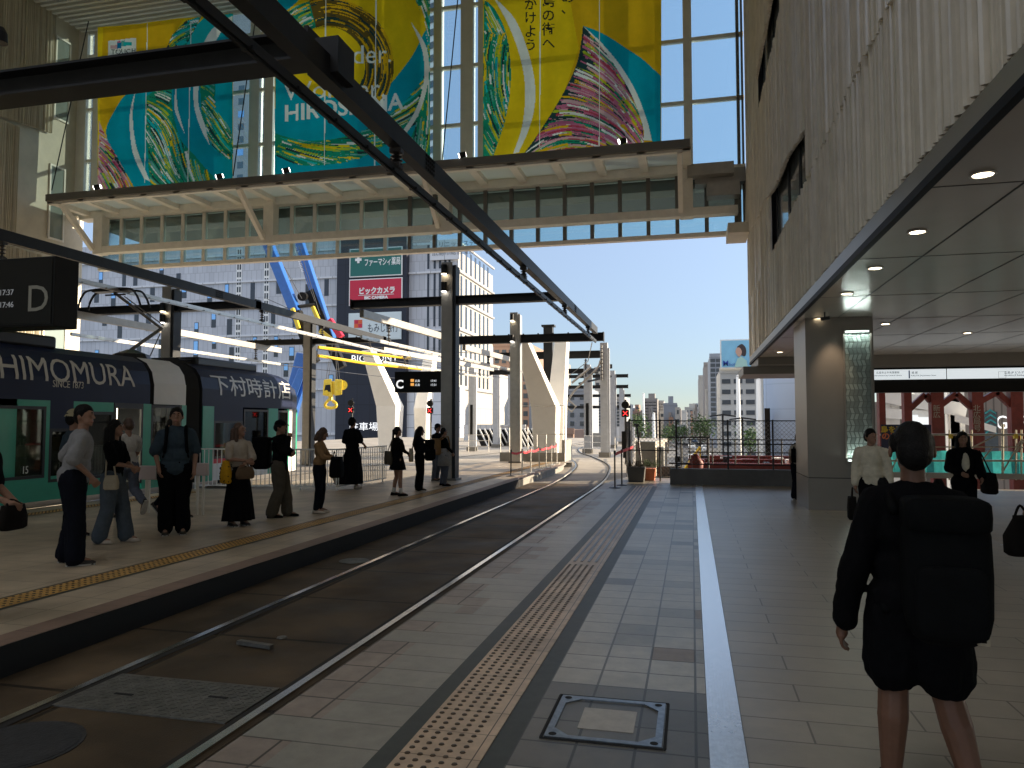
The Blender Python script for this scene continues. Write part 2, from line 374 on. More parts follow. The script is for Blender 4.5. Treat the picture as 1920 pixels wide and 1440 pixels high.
# concourse floor, tile by tile
b = MB()
def tile_at(cx, cy):
    if cx < -2.04: return 3 if rnd.random() < .8 else 8
    if cx < -1.85: return 3 if rnd.random() < .15 else 8
    if cx < -1.5: return 8
    if 3.6 < cy < 4.8: return 2
    if cy > 12 and int(cy * 10 / 3 / 3) % 4 == 1: return 2 if rnd.random() < .75 else 1
    return 2 if rnd.random() < (.02 if cy < 9 else .1) else (3 if rnd.random() < .02 else (1 if rnd.random() < .12 else 0))
bounds = [(-2.34, -2.04), (-2.04, -1.87), (-1.87, -1.56), (-.9, -.6), (-.6, -.3), (-.3, .0), (.0, .06)]
y = -2.4
while y < 20.85:
    for x0, x1 in bounds:
        b.quad((x0, y, 0), (x1, y, 0), (x1, y + .3, 0), (x0, y + .3, 0), tile_at((x0 + x1) / 2, y + .15))
    y += .3
b.quad((-2.34, -12, 0), (.06, -12, 0), (.06, -2.4, 0), (-2.34, -2.4, 0), 1)
b.quad((.25, -12, 0), (1.6, -12, 0), (5.1, 20.9, 0), (.25, 20.9, 0), 4)
b.quad((1.6, -12, 0), (40, -12, 0), (40, 24.5, 0), (5.1, 20.9, 0), 5)
b.quad((-1.56, -12, 0), (-1.45, -12, 0), (-1.45, 20.1, 0), (-1.56, 20.1, 0), 6); b.quad((-1.02, -12, 0), (-.9, -12, 0), (-.9, 20.1, 0), (-1.02, 20.1, 0), 6)
b.quad((-1.56, 20.1, 0), (-.9, 20.1, 0), (-.9, 20.9, 0), (-1.56, 20.9, 0), 1)
b.quad((-2.34, 20.9, 0), (.2, 20.9, 0), (-.2, 24, 0), (-1.9, 24, 0), 1)
b.quad((-2.34, -12, 0), (-2.34, 21, 0), (-2.34, 21, -.2), (-2.34, -12, -.2), 7)
b.quad((-1.45, -12, -.002), (-1.02, -12, -.002), (-1.02, 20.1, -.002), (-1.45, 20.1, -.002), 2)
b.quad((.06, -12, -.004), (.25, -12, -.004), (.25, 20.9, -.004), (.06, 20.9, -.004), 2)
struct('concourse_floor', b, ['tile_light', 'tile_mid', 'tile_dark', 'tile_pink', 'tile_hall', 'tile_lobby', 'border_dark', 'concrete_dark', 'slab_long'])
b = MB(); b.poly([(x, y, -1.2) for x, y in [(-2.33, -12), (40, -12), (40, 24.4), (5.1, 20.9), (.2, 20.9), (-.2, 24), (-1.9, 24), (-2.33, 21)]], (0, 0, 1.19)); struct('concourse_slab', b, 'concrete_dark')
b = MB(); b.box(-1.445, -1.025, -2, 20.1, .0, .004, 0)
yy = 2.4
while yy < 8.8:
    for k in range(5):
        x = -1.405 + k * .067
        b.lathe((x, yy, .004), [(.0165, 0), (.013, .005), (.006, .0065)], 7, 1)
    yy += .0667
for k in range(4): b.box(-1.4 + k * .085, -1.37 + k * .085, 8.95, 20.05, .004, .0095, 1)
b.box(-1.072, -1.066, -2, 20.1, .004, .0046, 1)
tag(b.build('tactile_paving', ['tactile', 'tactile_dome']), 'worn tan tactile strip with dark studs running down the concourse', 'tactile paving')
b = MB(); b.box(.065, .245, -3, 20.88, -.002, .004)
for k in range(9): b.box(.075 + k * .0185, .083 + k * .0185, -3, 20.88, .004, .007)
tag(b.build('drain_grating', 'drain_steel'), 'long bright steel slot drain running straight along the concourse', 'drain')
fs = thing('floor_stud_line', (3, 8, 0), 'dotted line of small bright metal studs between the two concourse floors', 'floor studs')
for k in range(34):
    y = 2.2 + k * .55; x = 1.6 + (y + 12) * (3.5 / 32.9)
    b = MB(); b.box(x - .05, x - .01, y, y + .03, .0, .006); b.build('stud', 'drain_steel', fs)
hc = PZ(1140, 1350, 0)
t = thing('access_hatch', hc, 'square tile filled access hatch with blue steel frame and chamfered corners', 'hatch')
b = MB(); h0, h1 = .305, .268
for sx, sy in ((1, 0), (-1, 0), (0, 1), (0, -1)):
    cx, cy = hc.x + sx * (h0 + h1) / 2, hc.y + sy * (h0 + h1) / 2
    lx, ly = ((h0 - h1) / 2 if sx else h0), ((h0 - h1) / 2 if sy else h1)
    b.box(cx - lx, cx + lx, cy - ly, cy + ly, 0, .0075)
for sx in (-1, 1):
    for sy in (-1, 1):
        q = [(hc.x + sx * h1, hc.y + sy * h1, 0), (hc.x + sx * (h1 - .085), hc.y + sy * h1, 0), (hc.x + sx * h1, hc.y + sy * (h1 - .085), 0)]
        b.poly(q, (0, 0, .007))
b.build('hatch_frame', 'hatch_steel', t)
b = MB()
for sx in (-1, 1):
    for sy in (-1, 1): b.lathe((hc.x + sx * .265, hc.y + sy * .268, .0075), [(.022, 0), (.021, .001), (.002, .001)], 12)
for e in (-.32, .32): b.box(hc.x - .325, hc.x + .325, hc.y + e - .008, hc.y + e + .008, 0, .004); b.box(hc.x + e - .008, hc.x + e + .008, hc.y - .31, hc.y + .31, 0, .004)
b.build('key_hole', 'black_recess', t)
b = MB(); b.box(hc.x - .15, hc.x + .15, hc.y - .15, hc.y + .15, -.001, .0022); b.build('tile_inlay', 'tile_inlay', t)
# island platform
isl = [(-4.84, -12), (-4.84, 28.6), (-5.0, 30.2), (-5.5, 31.4), (-6.6, 32.2), (-7.6, 31.8), (-8.2, 30.6), (-8.3, 29), (-8.3, 16.55), (-12.0, 16.2), (-12.0, -12)]
b = MB(); n_ = len(isl); b.add([(x, y, .05) for x, y in isl], [tuple(range(n_))], 0); b.add([(x, y, z) for z in (-.01, .05) for x, y in isl], [(i, (i + 1) % n_, n_ + (i + 1) % n_, n_ + i) for i in range(n_)] + [tuple(range(n_))[::-1]], 1)
struct('island_platform', b, ['tile_far', 'concrete'])
inner = [(-5.15, -12), (-5.15, 21.5), (-4.9, 21.6), (-4.93, 28.6), (-5.08, 30.1), (-5.56, 31.25), (-6.6, 32.0), (-5.0, 31.65), (-8.1, 30.5), (-8.2, 29), (-8.2, 16.45), (-11.9, 16.1), (-11.9, -12)]
b = MB(); b.poly([(x, y, -.22) for x, y in inner], (0, 0, .209), 0); struct('platform_wall', b, ['concrete'])
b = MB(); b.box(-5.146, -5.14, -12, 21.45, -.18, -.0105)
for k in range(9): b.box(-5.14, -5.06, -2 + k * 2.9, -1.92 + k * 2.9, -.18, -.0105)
b.box(-4.842, -4.836, -12, 21.5, -.18, .052); struct('platform_recess_shade', b, 'black_recess')  # shade under the platform edge put in as black sheets
b = MB(); b.quad((-5.1, -12, .054), (-4.845, -12, .054), (-4.845, 28.6, .054), (-5.1, 28.6, .054)); struct('platform_edge', b, 'tile_edge')
def ystrip(line, label, wd=.3):
    b = MB(); strip(b, line, -wd / 2, wd / 2, .056, 0); strip(b, line, -wd / 2 - .05, wd / 2 + .05, .053, 2)
    L = 0
    for i in range(len(line) - 1):
        p, q = line[i], line[i + 1]; d = (q - p); n = max(1, int(d.length / .075)); d.normalize(); sd_ = Vector((d.y, -d.x, 0))
        for j in range(n):
            c0 = p + (q - p) * (j / n)
            if c0.y < 2: continue
            for k in range(4): b.lathe(c0 + sd_ * (-.11 + k * .073) + Vector((0, 0, .056)), [(.017, 0), (.011, .006)], 5, 1)
    return tag(b.build('tactile_paving', ['tactile_yellow', 'tactile_dome', 'border_dark']), label, 'tactile paving')
ystrip([Vector((-6.05, -4, 0)), Vector((-5.98, 6, 0)), Vector((-5.9, 12, 0)), Vector((-5.8, 30, 0))], 'yellow tactile strip along the track edge of the island platform')
ystrip([Vector((-11.35, -4, 0)), Vector((-11.35, 15.4, 0))], 'yellow tactile strip along the platform beside the green tram')

# ================================================================== the station hall
def pleats(y0, y1, dep, r, wmin=.03, wmax=.1):
    pts = []; y = y0
    while y < y1:
        wd = r.uniform(wmin, wmax); dd = dep * r.uniform(.35, 1); k = r.random()
        if k < .72: prof = [(0, 0), (.2, .75), (.5, 1), (.8, .75), (1, 0)]
        elif k < .9: prof = [(0, 0), (.12, .9), (.35, 1), (.5, .4), (1, .08)]
        else: prof = [(0, 0), (1, .05)]
        for u, v in prof[:-1]: pts.append((y + u * wd, v * dd))
        y += wd
    pts.append((y1, 0)); return [p for p in pts if p[0] <= y1]
def pleat_wall(mb, x, sgn, y0, y1, zb, zt, dep, r, ragged=.0):
    pr = pleats(y0, y1, dep, r)
    rag = 0
    for i in range(len(pr) - 1):
        (a, da), (e, de) = pr[i], pr[i + 1]
        if da < .002: rag = r.uniform(0, ragged)
        z0 = (zb(a) if callable(zb) else zb) + rag; z1 = zt(a) if callable(zt) else zt
        mb.quad((x + sgn * da, a, z0), (x + sgn * de, e, z0), (x + sgn * de, e, z1), (x + sgn * da, a, z1))
        mb.quad((x + sgn * da, a, z0), (x + sgn * de, e, z0), (x - sgn * .03, e, z0), (x - sgn * .03, a, z0))
FX = 1.93
rb = thing('station_building', (FX, 10, 0), 'tall station block clad in pleated champagne metal over a dark soffit', 'building')
b = MB(); b.box(2.14, 40, -12, 26.9, 3.74, 45); b.build('wall', 'backing', rb)  # wall above view raised to block the sun
r1 = random.Random(3)
for nm, y0, y1, zb, zt in ((0, -8, 26.9, 3.93, 5.82), (1, -8, 13.3, 5.78, 10.4), (2, 13.3, 26.9, lambda y: 7.0 + .1 * (y - 16) + .06 * math.sin(y * 1.3), 10.4), (3, 19.5, 26.9, 5.78, 8.0), (4, -8, 16.5, 10.36, 22), (5, 16.5, 22.5, 11.7, 22), (6, 22.5, 26.9, 10.36, 22)):
    b = MB(); pleat_wall(b, FX + .08 - .02 * (nm % 3), -1, y0, y1, zb, zt, .085, r1, .015); b.build('pleated_panel', 'champagne', rb)
b = MB(); b.box(1.96, 2.139, -12, 26.9, 3.742, 3.92); b.build('lower_band', 'pier_panel', rb)
for (y0, y1, z0, z1) in ((13.6, 15.2, 6.0, 7.5), (15.3, 16.9, 6.0, 7.5), (17, 19.2, 6.0, 7.5), (16.6, 19.4, 10.6, 12.6), (19.5, 22.3, 10.6, 12.6)):
    wf = MB(); wf.box(2.1, 2.139, y0, y1, z0, z0 + .06); wf.box(2.1, 2.139, y0, y1, z1 - .06, z1); wf.box(2.1, 2.139, y0, y0 + .05, z0 + .06, z1 - .06); wf.box(2.1, 2.139, y1 - .05, y1, z0 + .06, z1 - .06)
    o = wf.build('window', 'steel_dark', rb); g = MB(); g.box(2.12, 2.135, y0 + .05, y1 - .05, z0 + .06, z1 - .06); g.build('pane', 'pane_grey', o)
b = MB(); b.box(2.0, 40, -12, 24, 3.68, 3.735, 0)
for k in range(0, 14): b.box(2.75 + k * 1.15 - .011, 2.75 + k * 1.15 + .011, -12, 24, 3.6765, 3.6795, 1)
for k in range(-3, 9): b.box(2.0, 26, 1.2 + k * 2.9 - .008, 1.2 + k * 2.9 + .008, 3.677, 3.6794, 1)
b.build('soffit', ['soffit', 'soffit_line'], rb)
b = MB(); b.box(1.95, 2.02, -12, 26.9, 3.66, 3.738); b.build('fascia', 'fascia_blue', rb)
b = MB(); b.box(4.9, 40, 24.0, 24.5, 3.3, 3.74, 0); b.box(2.0, 5.0, 24.0, 26.9, 3.45, 3.735, 1); b.box(1.6, 6, 24.6, 27.1, 3.2, 3.45, 1); b.build('bulkhead', ['pier_panel', 'edge_grey'], rb)
# pier
x0, x1, yf, yb = 2.15, 3.36, 15.3, 16.95
b = MB(); b.box(x0, x1, yf, yb, .62, 3.678); b.box(x0 - .003, x1 + .003, yf - .003, yb + .003, .0, .605); b.box(x0 + .01, x1 - .01, yf + .01, yb - .01, .6, .625, 1)
pl = tag(b.build('pillar', ['pier_panel', 'black_recess'], origin=(x0, yf, 0)), 'square stone coloured pillar with a lit chevron panel under the soffit', 'pillar')
a0, a1 = PY(1583, 620, yf - .02), PY(1637, 866, yf - .02)
lb = MB(); lb.box(a0.x, a1.x, yf - .012, yf - .004, a1.z, a0.z, 0)
xm = (a0.x + a1.x) / 2; rows = 22; hh = (a0.z - a1.z) / rows; nc = 6; cw = (a1.x - a0.x) / nc
pal = random.Random(5)
for i in range(rows):
    for j in range(nc):
        z = a1.z + i * hh; x = a0.x + j * cw; sl = cw * .42 * (1 if i % 2 else -1)
        xa, xb = x + cw * .1, x + cw * .82; lo = max(a0.x + .005, min(a1.x - .005, xa)); 
        q = [(max(a0.x, xa - sl / 2), z + .006), (min(a1.x, xb - sl / 2), z + .006), (min(a1.x, xb + sl / 2), z + hh - .006), (max(a0.x, xa + sl / 2), z + hh - .006)]
        lb.poly([(u, yf - .0135, v) for u, v in q], (0, -.003, 0), 1 + pal.randrange(2))
lp = lb.build('light_panel', ['chevron_back', 'chevron_a', 'chevron_b'], pl)
b = MB(); b.box(a0.x + .02, a1.x - .02, yf - .035, yf - .018, a0.z - .03, a0.z - .012); b.box(a0.x + .02, a1.x - .02, yf - .035, yf - .018, a1.z + .012, a1.z + .03); b.build('light_strip', 'lamp_cool', lp)
b = MB(); b.box(a0.x - .03, a0.x, yf - .04, yf - .004, a1.z - .03, a0.z + .03); b.box(a1.x, a1.x + .03, yf - .04, yf - .004, a1.z - .03, a0.z + .03); b.box(a0.x, a1.x, yf - .04, yf - .004, a0.z, a0.z + .03); b.box(a0.x, a1.x, yf - .04, yf - .004, a1.z - .03, a1.z); b.build('panel_frame', 'pier_panel', lp)
for e, p_ in ((a0.z - .05, 1), (a1.z + .05, -1)):
    L = bpy.data.lights.new('panel_lamp', 'AREA'); L.shape = 'RECTANGLE'; L.size = .45; L.size_y = .03; L.energy = 1.6; L.color = (.85, 1, .93)
    o = bpy.data.objects.new('panel_lamp', L); C.objects.link(o); o.location = (xm, yf - .06, e); o.rotation_euler = (R(-28) if p_ > 0 else R(180 + 28), 0, 0)
# downlights
dl = [(1843, 326, 'largest and nearest recessed round downlight in the soffit'), (1720, 434, 'second nearest recessed downlight in the soffit row'), (1641, 502, 'third recessed downlight along the soffit row'), (1588, 550, 'fourth recessed downlight along the soffit row'), (1534, 597, 'recessed downlight right beside the head of the pillar'), (1660, 607, 'small recessed downlight right of the pillar head'), (1814, 624, 'small recessed downlight above the white sign band'), (1462, 660, 'faint downlight left of the pillar, at the far soffit edge')]
proto = None
for px, py, lab in dl:
    q = PZ(px, py, 3.676)
    if proto is None:
        proto = thing('downlight', q, lab, 'downlight', 'round downlights in the soffit')
        b = MB(); b.lathe(q + Vector((0, 0, -.012)), [(.095, .012), (.1, .0), (.078, .0), (.075, .01)], 24); b.build('trim_ring', 'white_paint', proto)
        b = MB(); b.lathe(q + Vector((0, 0, -.006)), [(.076, 0), (.076, .005), (.01, .005)], 24); b.build('lens', 'lamp_warm', proto)
    else: copy_at(proto, q, lab)
L = bpy.data.lights.new('downlight_beam', 'SPOT'); L.energy = 16; L.color = (1, .74, .5); L.spot_size = R(50); L.spot_blend = .9; L.shadow_soft_size = .05
o = bpy.data.objects.new('downlight_beam', L); C.objects.link(o); o.location = (2.62, 14.85, 3.62); o.rotation_euler = (R(22), 0, 0)
t = thing('security_camera', PZ(1546, 585, 3.67), 'small dark security camera hanging from the soffit by the pillar', 'camera')
q = t.location; b = MB(); b.tube([q, q + Vector((0, 0, -.12))], .012); b.build('bracket', 'steel_dark', t); b = MB(); b.beam(q + Vector((-.07, -.02, -.13)), q + Vector((.08, 0, -.11)), .06, .06); bevel(b.build('camera_body', 'steel_dark', t), .008)

# left wall
LX = -26.0
lbd = thing('station_wing', (LX, 20, 0), 'opposite station wing clad in pale pleated panels behind the tram', 'building')
b = MB(); b.box(-34, LX - .2, -12, 27.4, -1, 20); b.build('wall', 'champagne_light', lbd)
r2 = random.Random(9)
for y0, y1, zb, zt, d in ((5, 25.2, -1, 8.6, .14), (5, 23.9, lambda y: 8.5 + (y - 20) * .12, 13.5, .2), (5, 25.4, lambda y: 13.3 + (y - 20) * .1, 19.5, .16)):
    b = MB(); pleat_wall(b, LX - d * .4, 1, y0, y1, zb, zt, .12, r2); b.build('pleated_panel', 'champagne_light', lbd)
for (y0, y1, z0, z1) in ((25.5, 26.3, 9.4, 12.6), (25.6, 26.4, 14.6, 18.2), (25.4, 26.6, 4.5, 7.6)):
    wf = MB(); wf.box(LX - .19, LX - .12, y0, y1, z0, z0 + .08); wf.box(LX - .19, LX - .12, y0, y1, z1 - .08, z1); wf.box(LX - .19, LX - .12, y0, y0 + .07, z0 + .08, z1 - .08); wf.box(LX - .19, LX - .12, y1 - .07, y1, z0 + .08, z1 - .08)
    o = wf.build('window', 'frame_white', lbd); g = MB(); g.box(LX - .18, LX - .16, y0 + .07, y1 - .07, z0 + .08, z1 - .08); g.build('pane', 'pane_pale', o)
# roof
b = MB(); b.box(-34, 2.2, .3, 23.2, 18.8, 19.6, 0); b.box(-34, 2.2, 23.2, 27.4, 19.1, 19.6, 0)  # left open over the viewer to let sky light onto the floor
rf = tag(b.build('hall_roof', ['ceiling_white'], origin=(-12, 10, 18.8)), 'white panelled ceiling high over the tram hall', 'roof')
b = MB()
for k in range(13): b.box(-25.9, 2, 23.3 + k * .3, 23.42 + k * .3, 18.84, 19.0)
b.build('ceiling_louvre', 'ceiling_white', rf)
b = MB(); b.box(-34, 40, -12.6, -12, 6, 22); tag(b.build('rear_wall', 'pier_panel', origin=(0, -12, 0)), 'plain rear wall of the hall behind the viewer', 'wall')

for i, (x0_, y0_, x1_, y1_, lab) in enumerate(((97, 357, 166, 40, 'thin stay rod rising from the left end of the canopy'), (437, 330, 480, 30, 'thin stay rod rising from the canopy between the left and middle banners'), (829, 303, 862, -40, 'thin stay rod rising from the canopy in the gap before the right banner'))):
    p_, q_ = PY(x0_, y0_, 24.56), PY(x1_, y1_, 25.2); b = MB(); b.tube([p_, q_], .022, 6); o = b.build('rod', 'steel_dark', None, origin=p_); o.name = 'stay_rod'; tag(o, lab, 'stay rod', 'stay rods of the canopy')
# glass front: upper curtain wall, canopy, lower glazed strip
GY = 27.0
gw = thing('glass_wall', (-12, GY, 10.7), 'tall glazed end wall with white mullions above the cream canopy', 'glass wall')
def mull(px, wd, z0, z1, m='frame_white', dp=.3):
    x = PY(px, 200, GY).x; b = MB(); b.box(x - wd / 2, x + wd / 2, GY - dp / 2, GY + dp / 2, z0, z1); return b.build('mullion', m, gw), x
for px, wd in ((157, .5), (186, .4), (480, .45), (507, .4), (822, .32), (877, .5), (903, .22), (1290, .3)): mull(px, wd, 10.7, 19.05)
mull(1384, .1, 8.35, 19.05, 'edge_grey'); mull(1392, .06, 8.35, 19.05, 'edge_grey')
for k, z in enumerate((13.1, 15.4, 17.8)):
    b = MB(); b.box(-25.9, FX, GY - .06, GY + .1, z, z + .12); b.build('transom', 'frame_white', gw)
b = MB(); b.box(-25.9, FX, GY - .19, GY + .36, 10.52, 10.715); b.build('gap_sill', 'canopy_cream', gw)  # added to close a gap that let sun onto the mullion tops
b = MB(); b.box(-25.9, FX, GY - .012, GY + .012, 10.72, 19.05); b.build('pane', 'glass_clear', gw)
cn = thing('canopy', (-12, 25.7, 10.7), 'long cream canopy with perforated panels and slanting braces over the tracks', 'canopy')
CF, CX0, CX1 = 24.5, -25.3, .05
b = MB(); b.box(CX0, CX1, CF, CF + .12, 10.62, 10.9); b.build('front_edge', 'edge_grey', cn)
b = MB()
for k in range(18):
    x = CX0 + .1 + k * (CX1 - CX0 - .2) / 17; b.box(x - .14, x + .14, CF + .12, GY - .2, 10.56, 10.8)
b.box(CX0, CX1, GY - .45, GY - .2, 10.45, 10.83); b.box(CX0, CX1, CF + .12, CF + .3, 10.52, 10.82); b.build('rib', 'canopy_cream', cn)
b = MB(); b.quad((CX0 + .2, CF + .3, 10.75), (CX1 - .2, CF + .3, 10.75), (CX1 - .2, GY - .45, 10.75), (CX0 + .2, GY - .45, 10.75)); b.build('perforated_panel', 'grille', cn)
for px in (190, 508, 835, 1288):
    x = PY(px, 430, 26.6).x; x = min(x, CX1 - .12)
    p = MB(); p.box(x - .22, x + .22, GY - .62, GY - .2, 8.85, 10.55); p.build('post', 'canopy_cream', cn)
    p = MB(); p.beam((x - .2, CF + .15, 10.55), (x - .2, GY - .62, 9.05), .16, .2); p.build('brace', 'canopy_cream', cn)
b = MB(); b.box(CX0 + .6, FX - .3, GY - .6, GY - .2, 8.88, 9.16); b.build('lower_rail', 'canopy_cream', cn)
ls = thing('glazed_strip', (-12, GY, 9), 'low glazed walkway strip of square panes hanging under the canopy', 'glass strip')
for k in range(27):
    x = CX0 + .4 + k * 1.02
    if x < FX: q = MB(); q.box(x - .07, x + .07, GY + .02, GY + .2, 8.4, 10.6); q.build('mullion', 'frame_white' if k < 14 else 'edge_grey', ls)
b = MB(); b.box(CX0 + .3, FX, GY, GY + .25, 8.27, 8.42); b.build('sill_rail', 'canopy_cream', ls)
b = MB(); b.box(CX0 + .3, FX, GY + .08, GY + .1, 8.42, 10.5); b.build('pane', 'glass_canopy', ls)
b = MB(); b.box(CX0 + .3, FX - .1, GY + .3, GY + 4.2, 10.1, 10.5); b.build('walkway_ceiling', 'edge_grey', ls)
b = MB(); b.box(.2, 1.9, GY - .5, GY + .5, 10.0, 10.5); b.box(.6, 1.7, GY - .7, GY - .1, 9.5, 9.98); b.box(-.05, 1.5, GY - .9, GY - .4, 10.2, 10.6); tag(b.build('cable_duct', 'steel_grey', origin=(1, GY, 10)), 'stepped grey service ducts between the canopy end and the right block', 'duct')
b = MB(); b.box(1.25, 1.93, 25.6, 27.2, 8.0, 8.34); tag(b.build('junction_box', 'champagne_light', origin=(1.6, 26, 8)), 'flat pale metal box where the glass strip meets the right block', 'metal box')
for i, (px, py) in enumerate(((183, 341), (412, 326), (537, 317), (731, 300), (867, 289), (1167, 263))):
    q = PY(px, py, CF + .05); q.z = 10.9
    lab = ['leftmost canopy floodlight below the pink strokes', 'canopy floodlight under the right edge of the left banner', 'canopy floodlight at the left edge of the middle banner', 'canopy floodlight below the end of the white lettering', 'canopy floodlight in the gap before the right banner', 'rightmost canopy floodlight under the pink swirl'][i]
    if i == 0:
        fl = thing('floodlight', q, lab, 'floodlight', 'floodlights along the canopy edge')
        b = MB(); b.tube([q, q + Vector((0, 0, .08))], .02, 6); b.build('bracket', 'steel_dark', fl)
        b = MB(); b.tube([q + Vector((-.1, -.05, .1)), q + Vector((.1, .04, .16))], .1, 12); b.build('lamp_body', 'steel_dark', fl)
        b = MB(); b.tube([q + Vector((.1, .04, .16)), q + Vector((.115, .045, .165))], .085, 12); b.tube([q + Vector((-.1, -.05, .1)), q + Vector((-.115, -.055, .095))], .085, 12); b.build('lens', 'lamp_white', fl)
    else: copy_at(fl, q, lab)

# ================================================================== hanging banners
for nm, c_ in (('cloth_yellow', (.9, .6, .012)), ('cloth_gold', (.82, .46, .012)), ('cloth_teal', (.0, .36, .46)), ('cloth_aqua', (.01, .5, .5)), ('cloth_blue', (.0, .2, .42)), ('cloth_white', (.88, .86, .78)), ('cloth_green', (.01, .3, .17)), ('cloth_lime', (.5, .58, .03)),
               ('cloth_dark', (.02, .06, .06)), ('cloth_brown', (.16, .1, .02)), ('cloth_pink', (.62, .16, .27)), ('cloth_red', (.55, .06, .1)), ('cloth_rose', (.7, .42, .42)), ('cloth_ink', (.02, .02, .02)), ('cloth_sea', (.16, .45, .38))):
    mat(nm, c_, .8, transl=.62, ns=1.3, na=.1)
BY = 25.9
def bp(px, py, e=0.): p = PY(px, py, BY); p.y -= e; return p
def inpoly(x, y, P):
    k = False; j = len(P) - 1
    for i in range(len(P)):
        if (P[i][1] > y) != (P[j][1] > y) and x < (P[j][0] - P[i][0]) * (y - P[i][1]) / (P[j][1] - P[i][1]) + P[i][0]: k = not k
        j = i
    return k
def sm2(P, n=5):
    q = spline([(x, y, 0) for x, y in P], n); return [(p.x, p.y) for p in q]
class Print:
    """one banner cloth: the printed picture is a fine grid of cells, each cell one ink"""
    def __init__(s, quadp, base):
        xs = [p[0] for p in quadp]; ys = [p[1] for p in quadp]; s.q = quadp; s.st = 1.3
        s.xe = [min(xs) + k * s.st for k in range(int((max(xs) - min(xs)) / s.st) + 1)] + [max(xs)]
        y = max(ys); s.ye = [y]
        while y > min(ys): y -= s.st if y > -4 else 14; s.ye.append(max(y, min(ys)))
        s.g = [[base] * (len(s.xe) - 1) for _ in range(len(s.ye) - 1)]
    def fill(s, P, c):
        xs = [p[0] for p in P]; ys = [p[1] for p in P]; x0, x1, y0, y1 = min(xs), max(xs), min(ys), max(ys)
        i0 = max(0, int((x0 - s.xe[0]) / s.st) - 1); i1 = min(len(s.xe) - 1, int((x1 - s.xe[0]) / s.st) + 2)
        for j in range(len(s.ye) - 1):
            cy = (s.ye[j] + s.ye[j + 1]) / 2
            if cy < y0 or cy > y1: continue
            row = s.g[j]; hits = []
            for k in range(len(P)):
                (ax, ay), (bx_, by_) = P[k - 1], P[k]
                if (ay > cy) != (by_ > cy): hits.append(ax + (bx_ - ax) * (cy - ay) / (by_ - ay))
            hits.sort()
            for k in range(0, len(hits) - 1, 2):
                for i in range(max(i0, int((hits[k] - s.xe[0]) / s.st + .5)), min(i1, int((hits[k + 1] - s.xe[0]) / s.st + .5))): row[i] = c
    def build(s, name, mats, t):
        b = MB(); (ax, ay), (bx_, by_), (cx_, cy_), (dx_, dy_) = s.q; nx = len(s.xe)
        for y in s.ye:
            for x in s.xe:
                u = (x - s.xe[0]) / (s.xe[-1] - s.xe[0]); yt = ay + (by_ - ay) * u; yb = dy_ + (cy_ - dy_) * u
                yy = min(max(y, yt), yb); b.v.append(bp(x, yy, .03 * math.sin(x / 23) + .012 * math.sin(x / 7.3)))
        for j in range(len(s.ye) - 1):
            for i in range(nx - 1):
                a = j * nx + i; b.f.append([a, a + 1, a + nx + 1, a + nx]); b.m.append(s.g[j][i])
        o = b.build(name, mats, t)
        return o
def shape(mb, P, e, c): mb.fill(P, c)
def strokes(mb, P, flow, n, pal, e0, rs, ln=(16, 48), wd=(1.6, 3.6)):
    n = int(n * 1.5); ln = (ln[0] * 1.3, ln[1] * 1.7); wd = (wd[0] * .95, wd[1])
    xs = [p[0] for p in P]; ys = [p[1] for p in P]; k = 0; tries = 0
    while k < n and tries < n * 30:
        tries += 1
        x, y = rs.uniform(min(xs), max(xs)), rs.uniform(min(ys), max(ys))
        if not inpoly(x, y, P): continue
        L = rs.uniform(*ln); W = rs.uniform(*wd); pts = [(x, y)]; st = L / 5
        for i in range(5):
            a = flow(x, y); x += math.cos(a) * st; y += math.sin(a) * st
            if not inpoly(x, y, P): break
            pts.append((x, y))
        if len(pts) < 3: continue
        c = rs.choice(pal); up = []; dn = []
        for i, (x, y) in enumerate(pts):
            (xa, ya), (xb, yb) = pts[max(i - 1, 0)], pts[min(i + 1, len(pts) - 1)]; d = math.hypot(xb - xa, yb - ya) or 1; nx, ny = -(yb - ya) / d * W / 2, (xb - xa) / d * W / 2
            up.append((x + nx, y + ny)); dn.append((x - nx, y - ny))
        mb.fill(up + dn[::-1], c); k += 1
CL = ['cloth_yellow', 'cloth_gold', 'cloth_teal', 'cloth_aqua', 'cloth_blue', 'cloth_white', 'cloth_green', 'cloth_lime', 'cloth_dark', 'cloth_brown', 'cloth_pink', 'cloth_red', 'cloth_rose', 'cloth_ink', 'cloth_sea']
Ye, Go, Te, Aq, Bl, Wh, Gr, Li, Dk, Br, Pk, Rd, Ro, Ik, Se = range(15)
GREENS = [Gr, Gr, Gr, Li, Ye, Dk, Se, Wh, Aq, Gr]
PINKS = [Pk, Pk, Ro, Rd, Wh, Li, Dk, Go, Gr, Pk, Ro]
BROWNS = [Br, Br, Go, Br, Dk, Go]
rs = random.Random(21)
def ptext(pr, s, size, x, y, c, sx=1., slope=0., line=1., offset=0.):
    cu = bpy.data.curves.new('t', 'FONT'); cu.body = s; cu.space_line = line; cu.offset = offset; cu.resolution_u = 4
    o = bpy.data.objects.new('t', cu); C.objects.link(o); me = bpy.data.meshes.new_from_object(o.evaluated_get(bpy.context.evaluated_depsgraph_get())); bpy.data.objects.remove(o); bpy.data.curves.remove(cu)
    for p in me.polygons: pr.fill([(x + me.vertices[i].co.x * size * sx, y - me.vertices[i].co.y * size + slope * me.vertices[i].co.x * size * sx) for i in p.vertices], c)
    bpy.data.meshes.remove(me)
def banner(label, quadp, base):
    t = thing('banner', bp(*quadp[3]), label, 'banner', 'hanging festival banners')
    return t, Print(quadp, base)
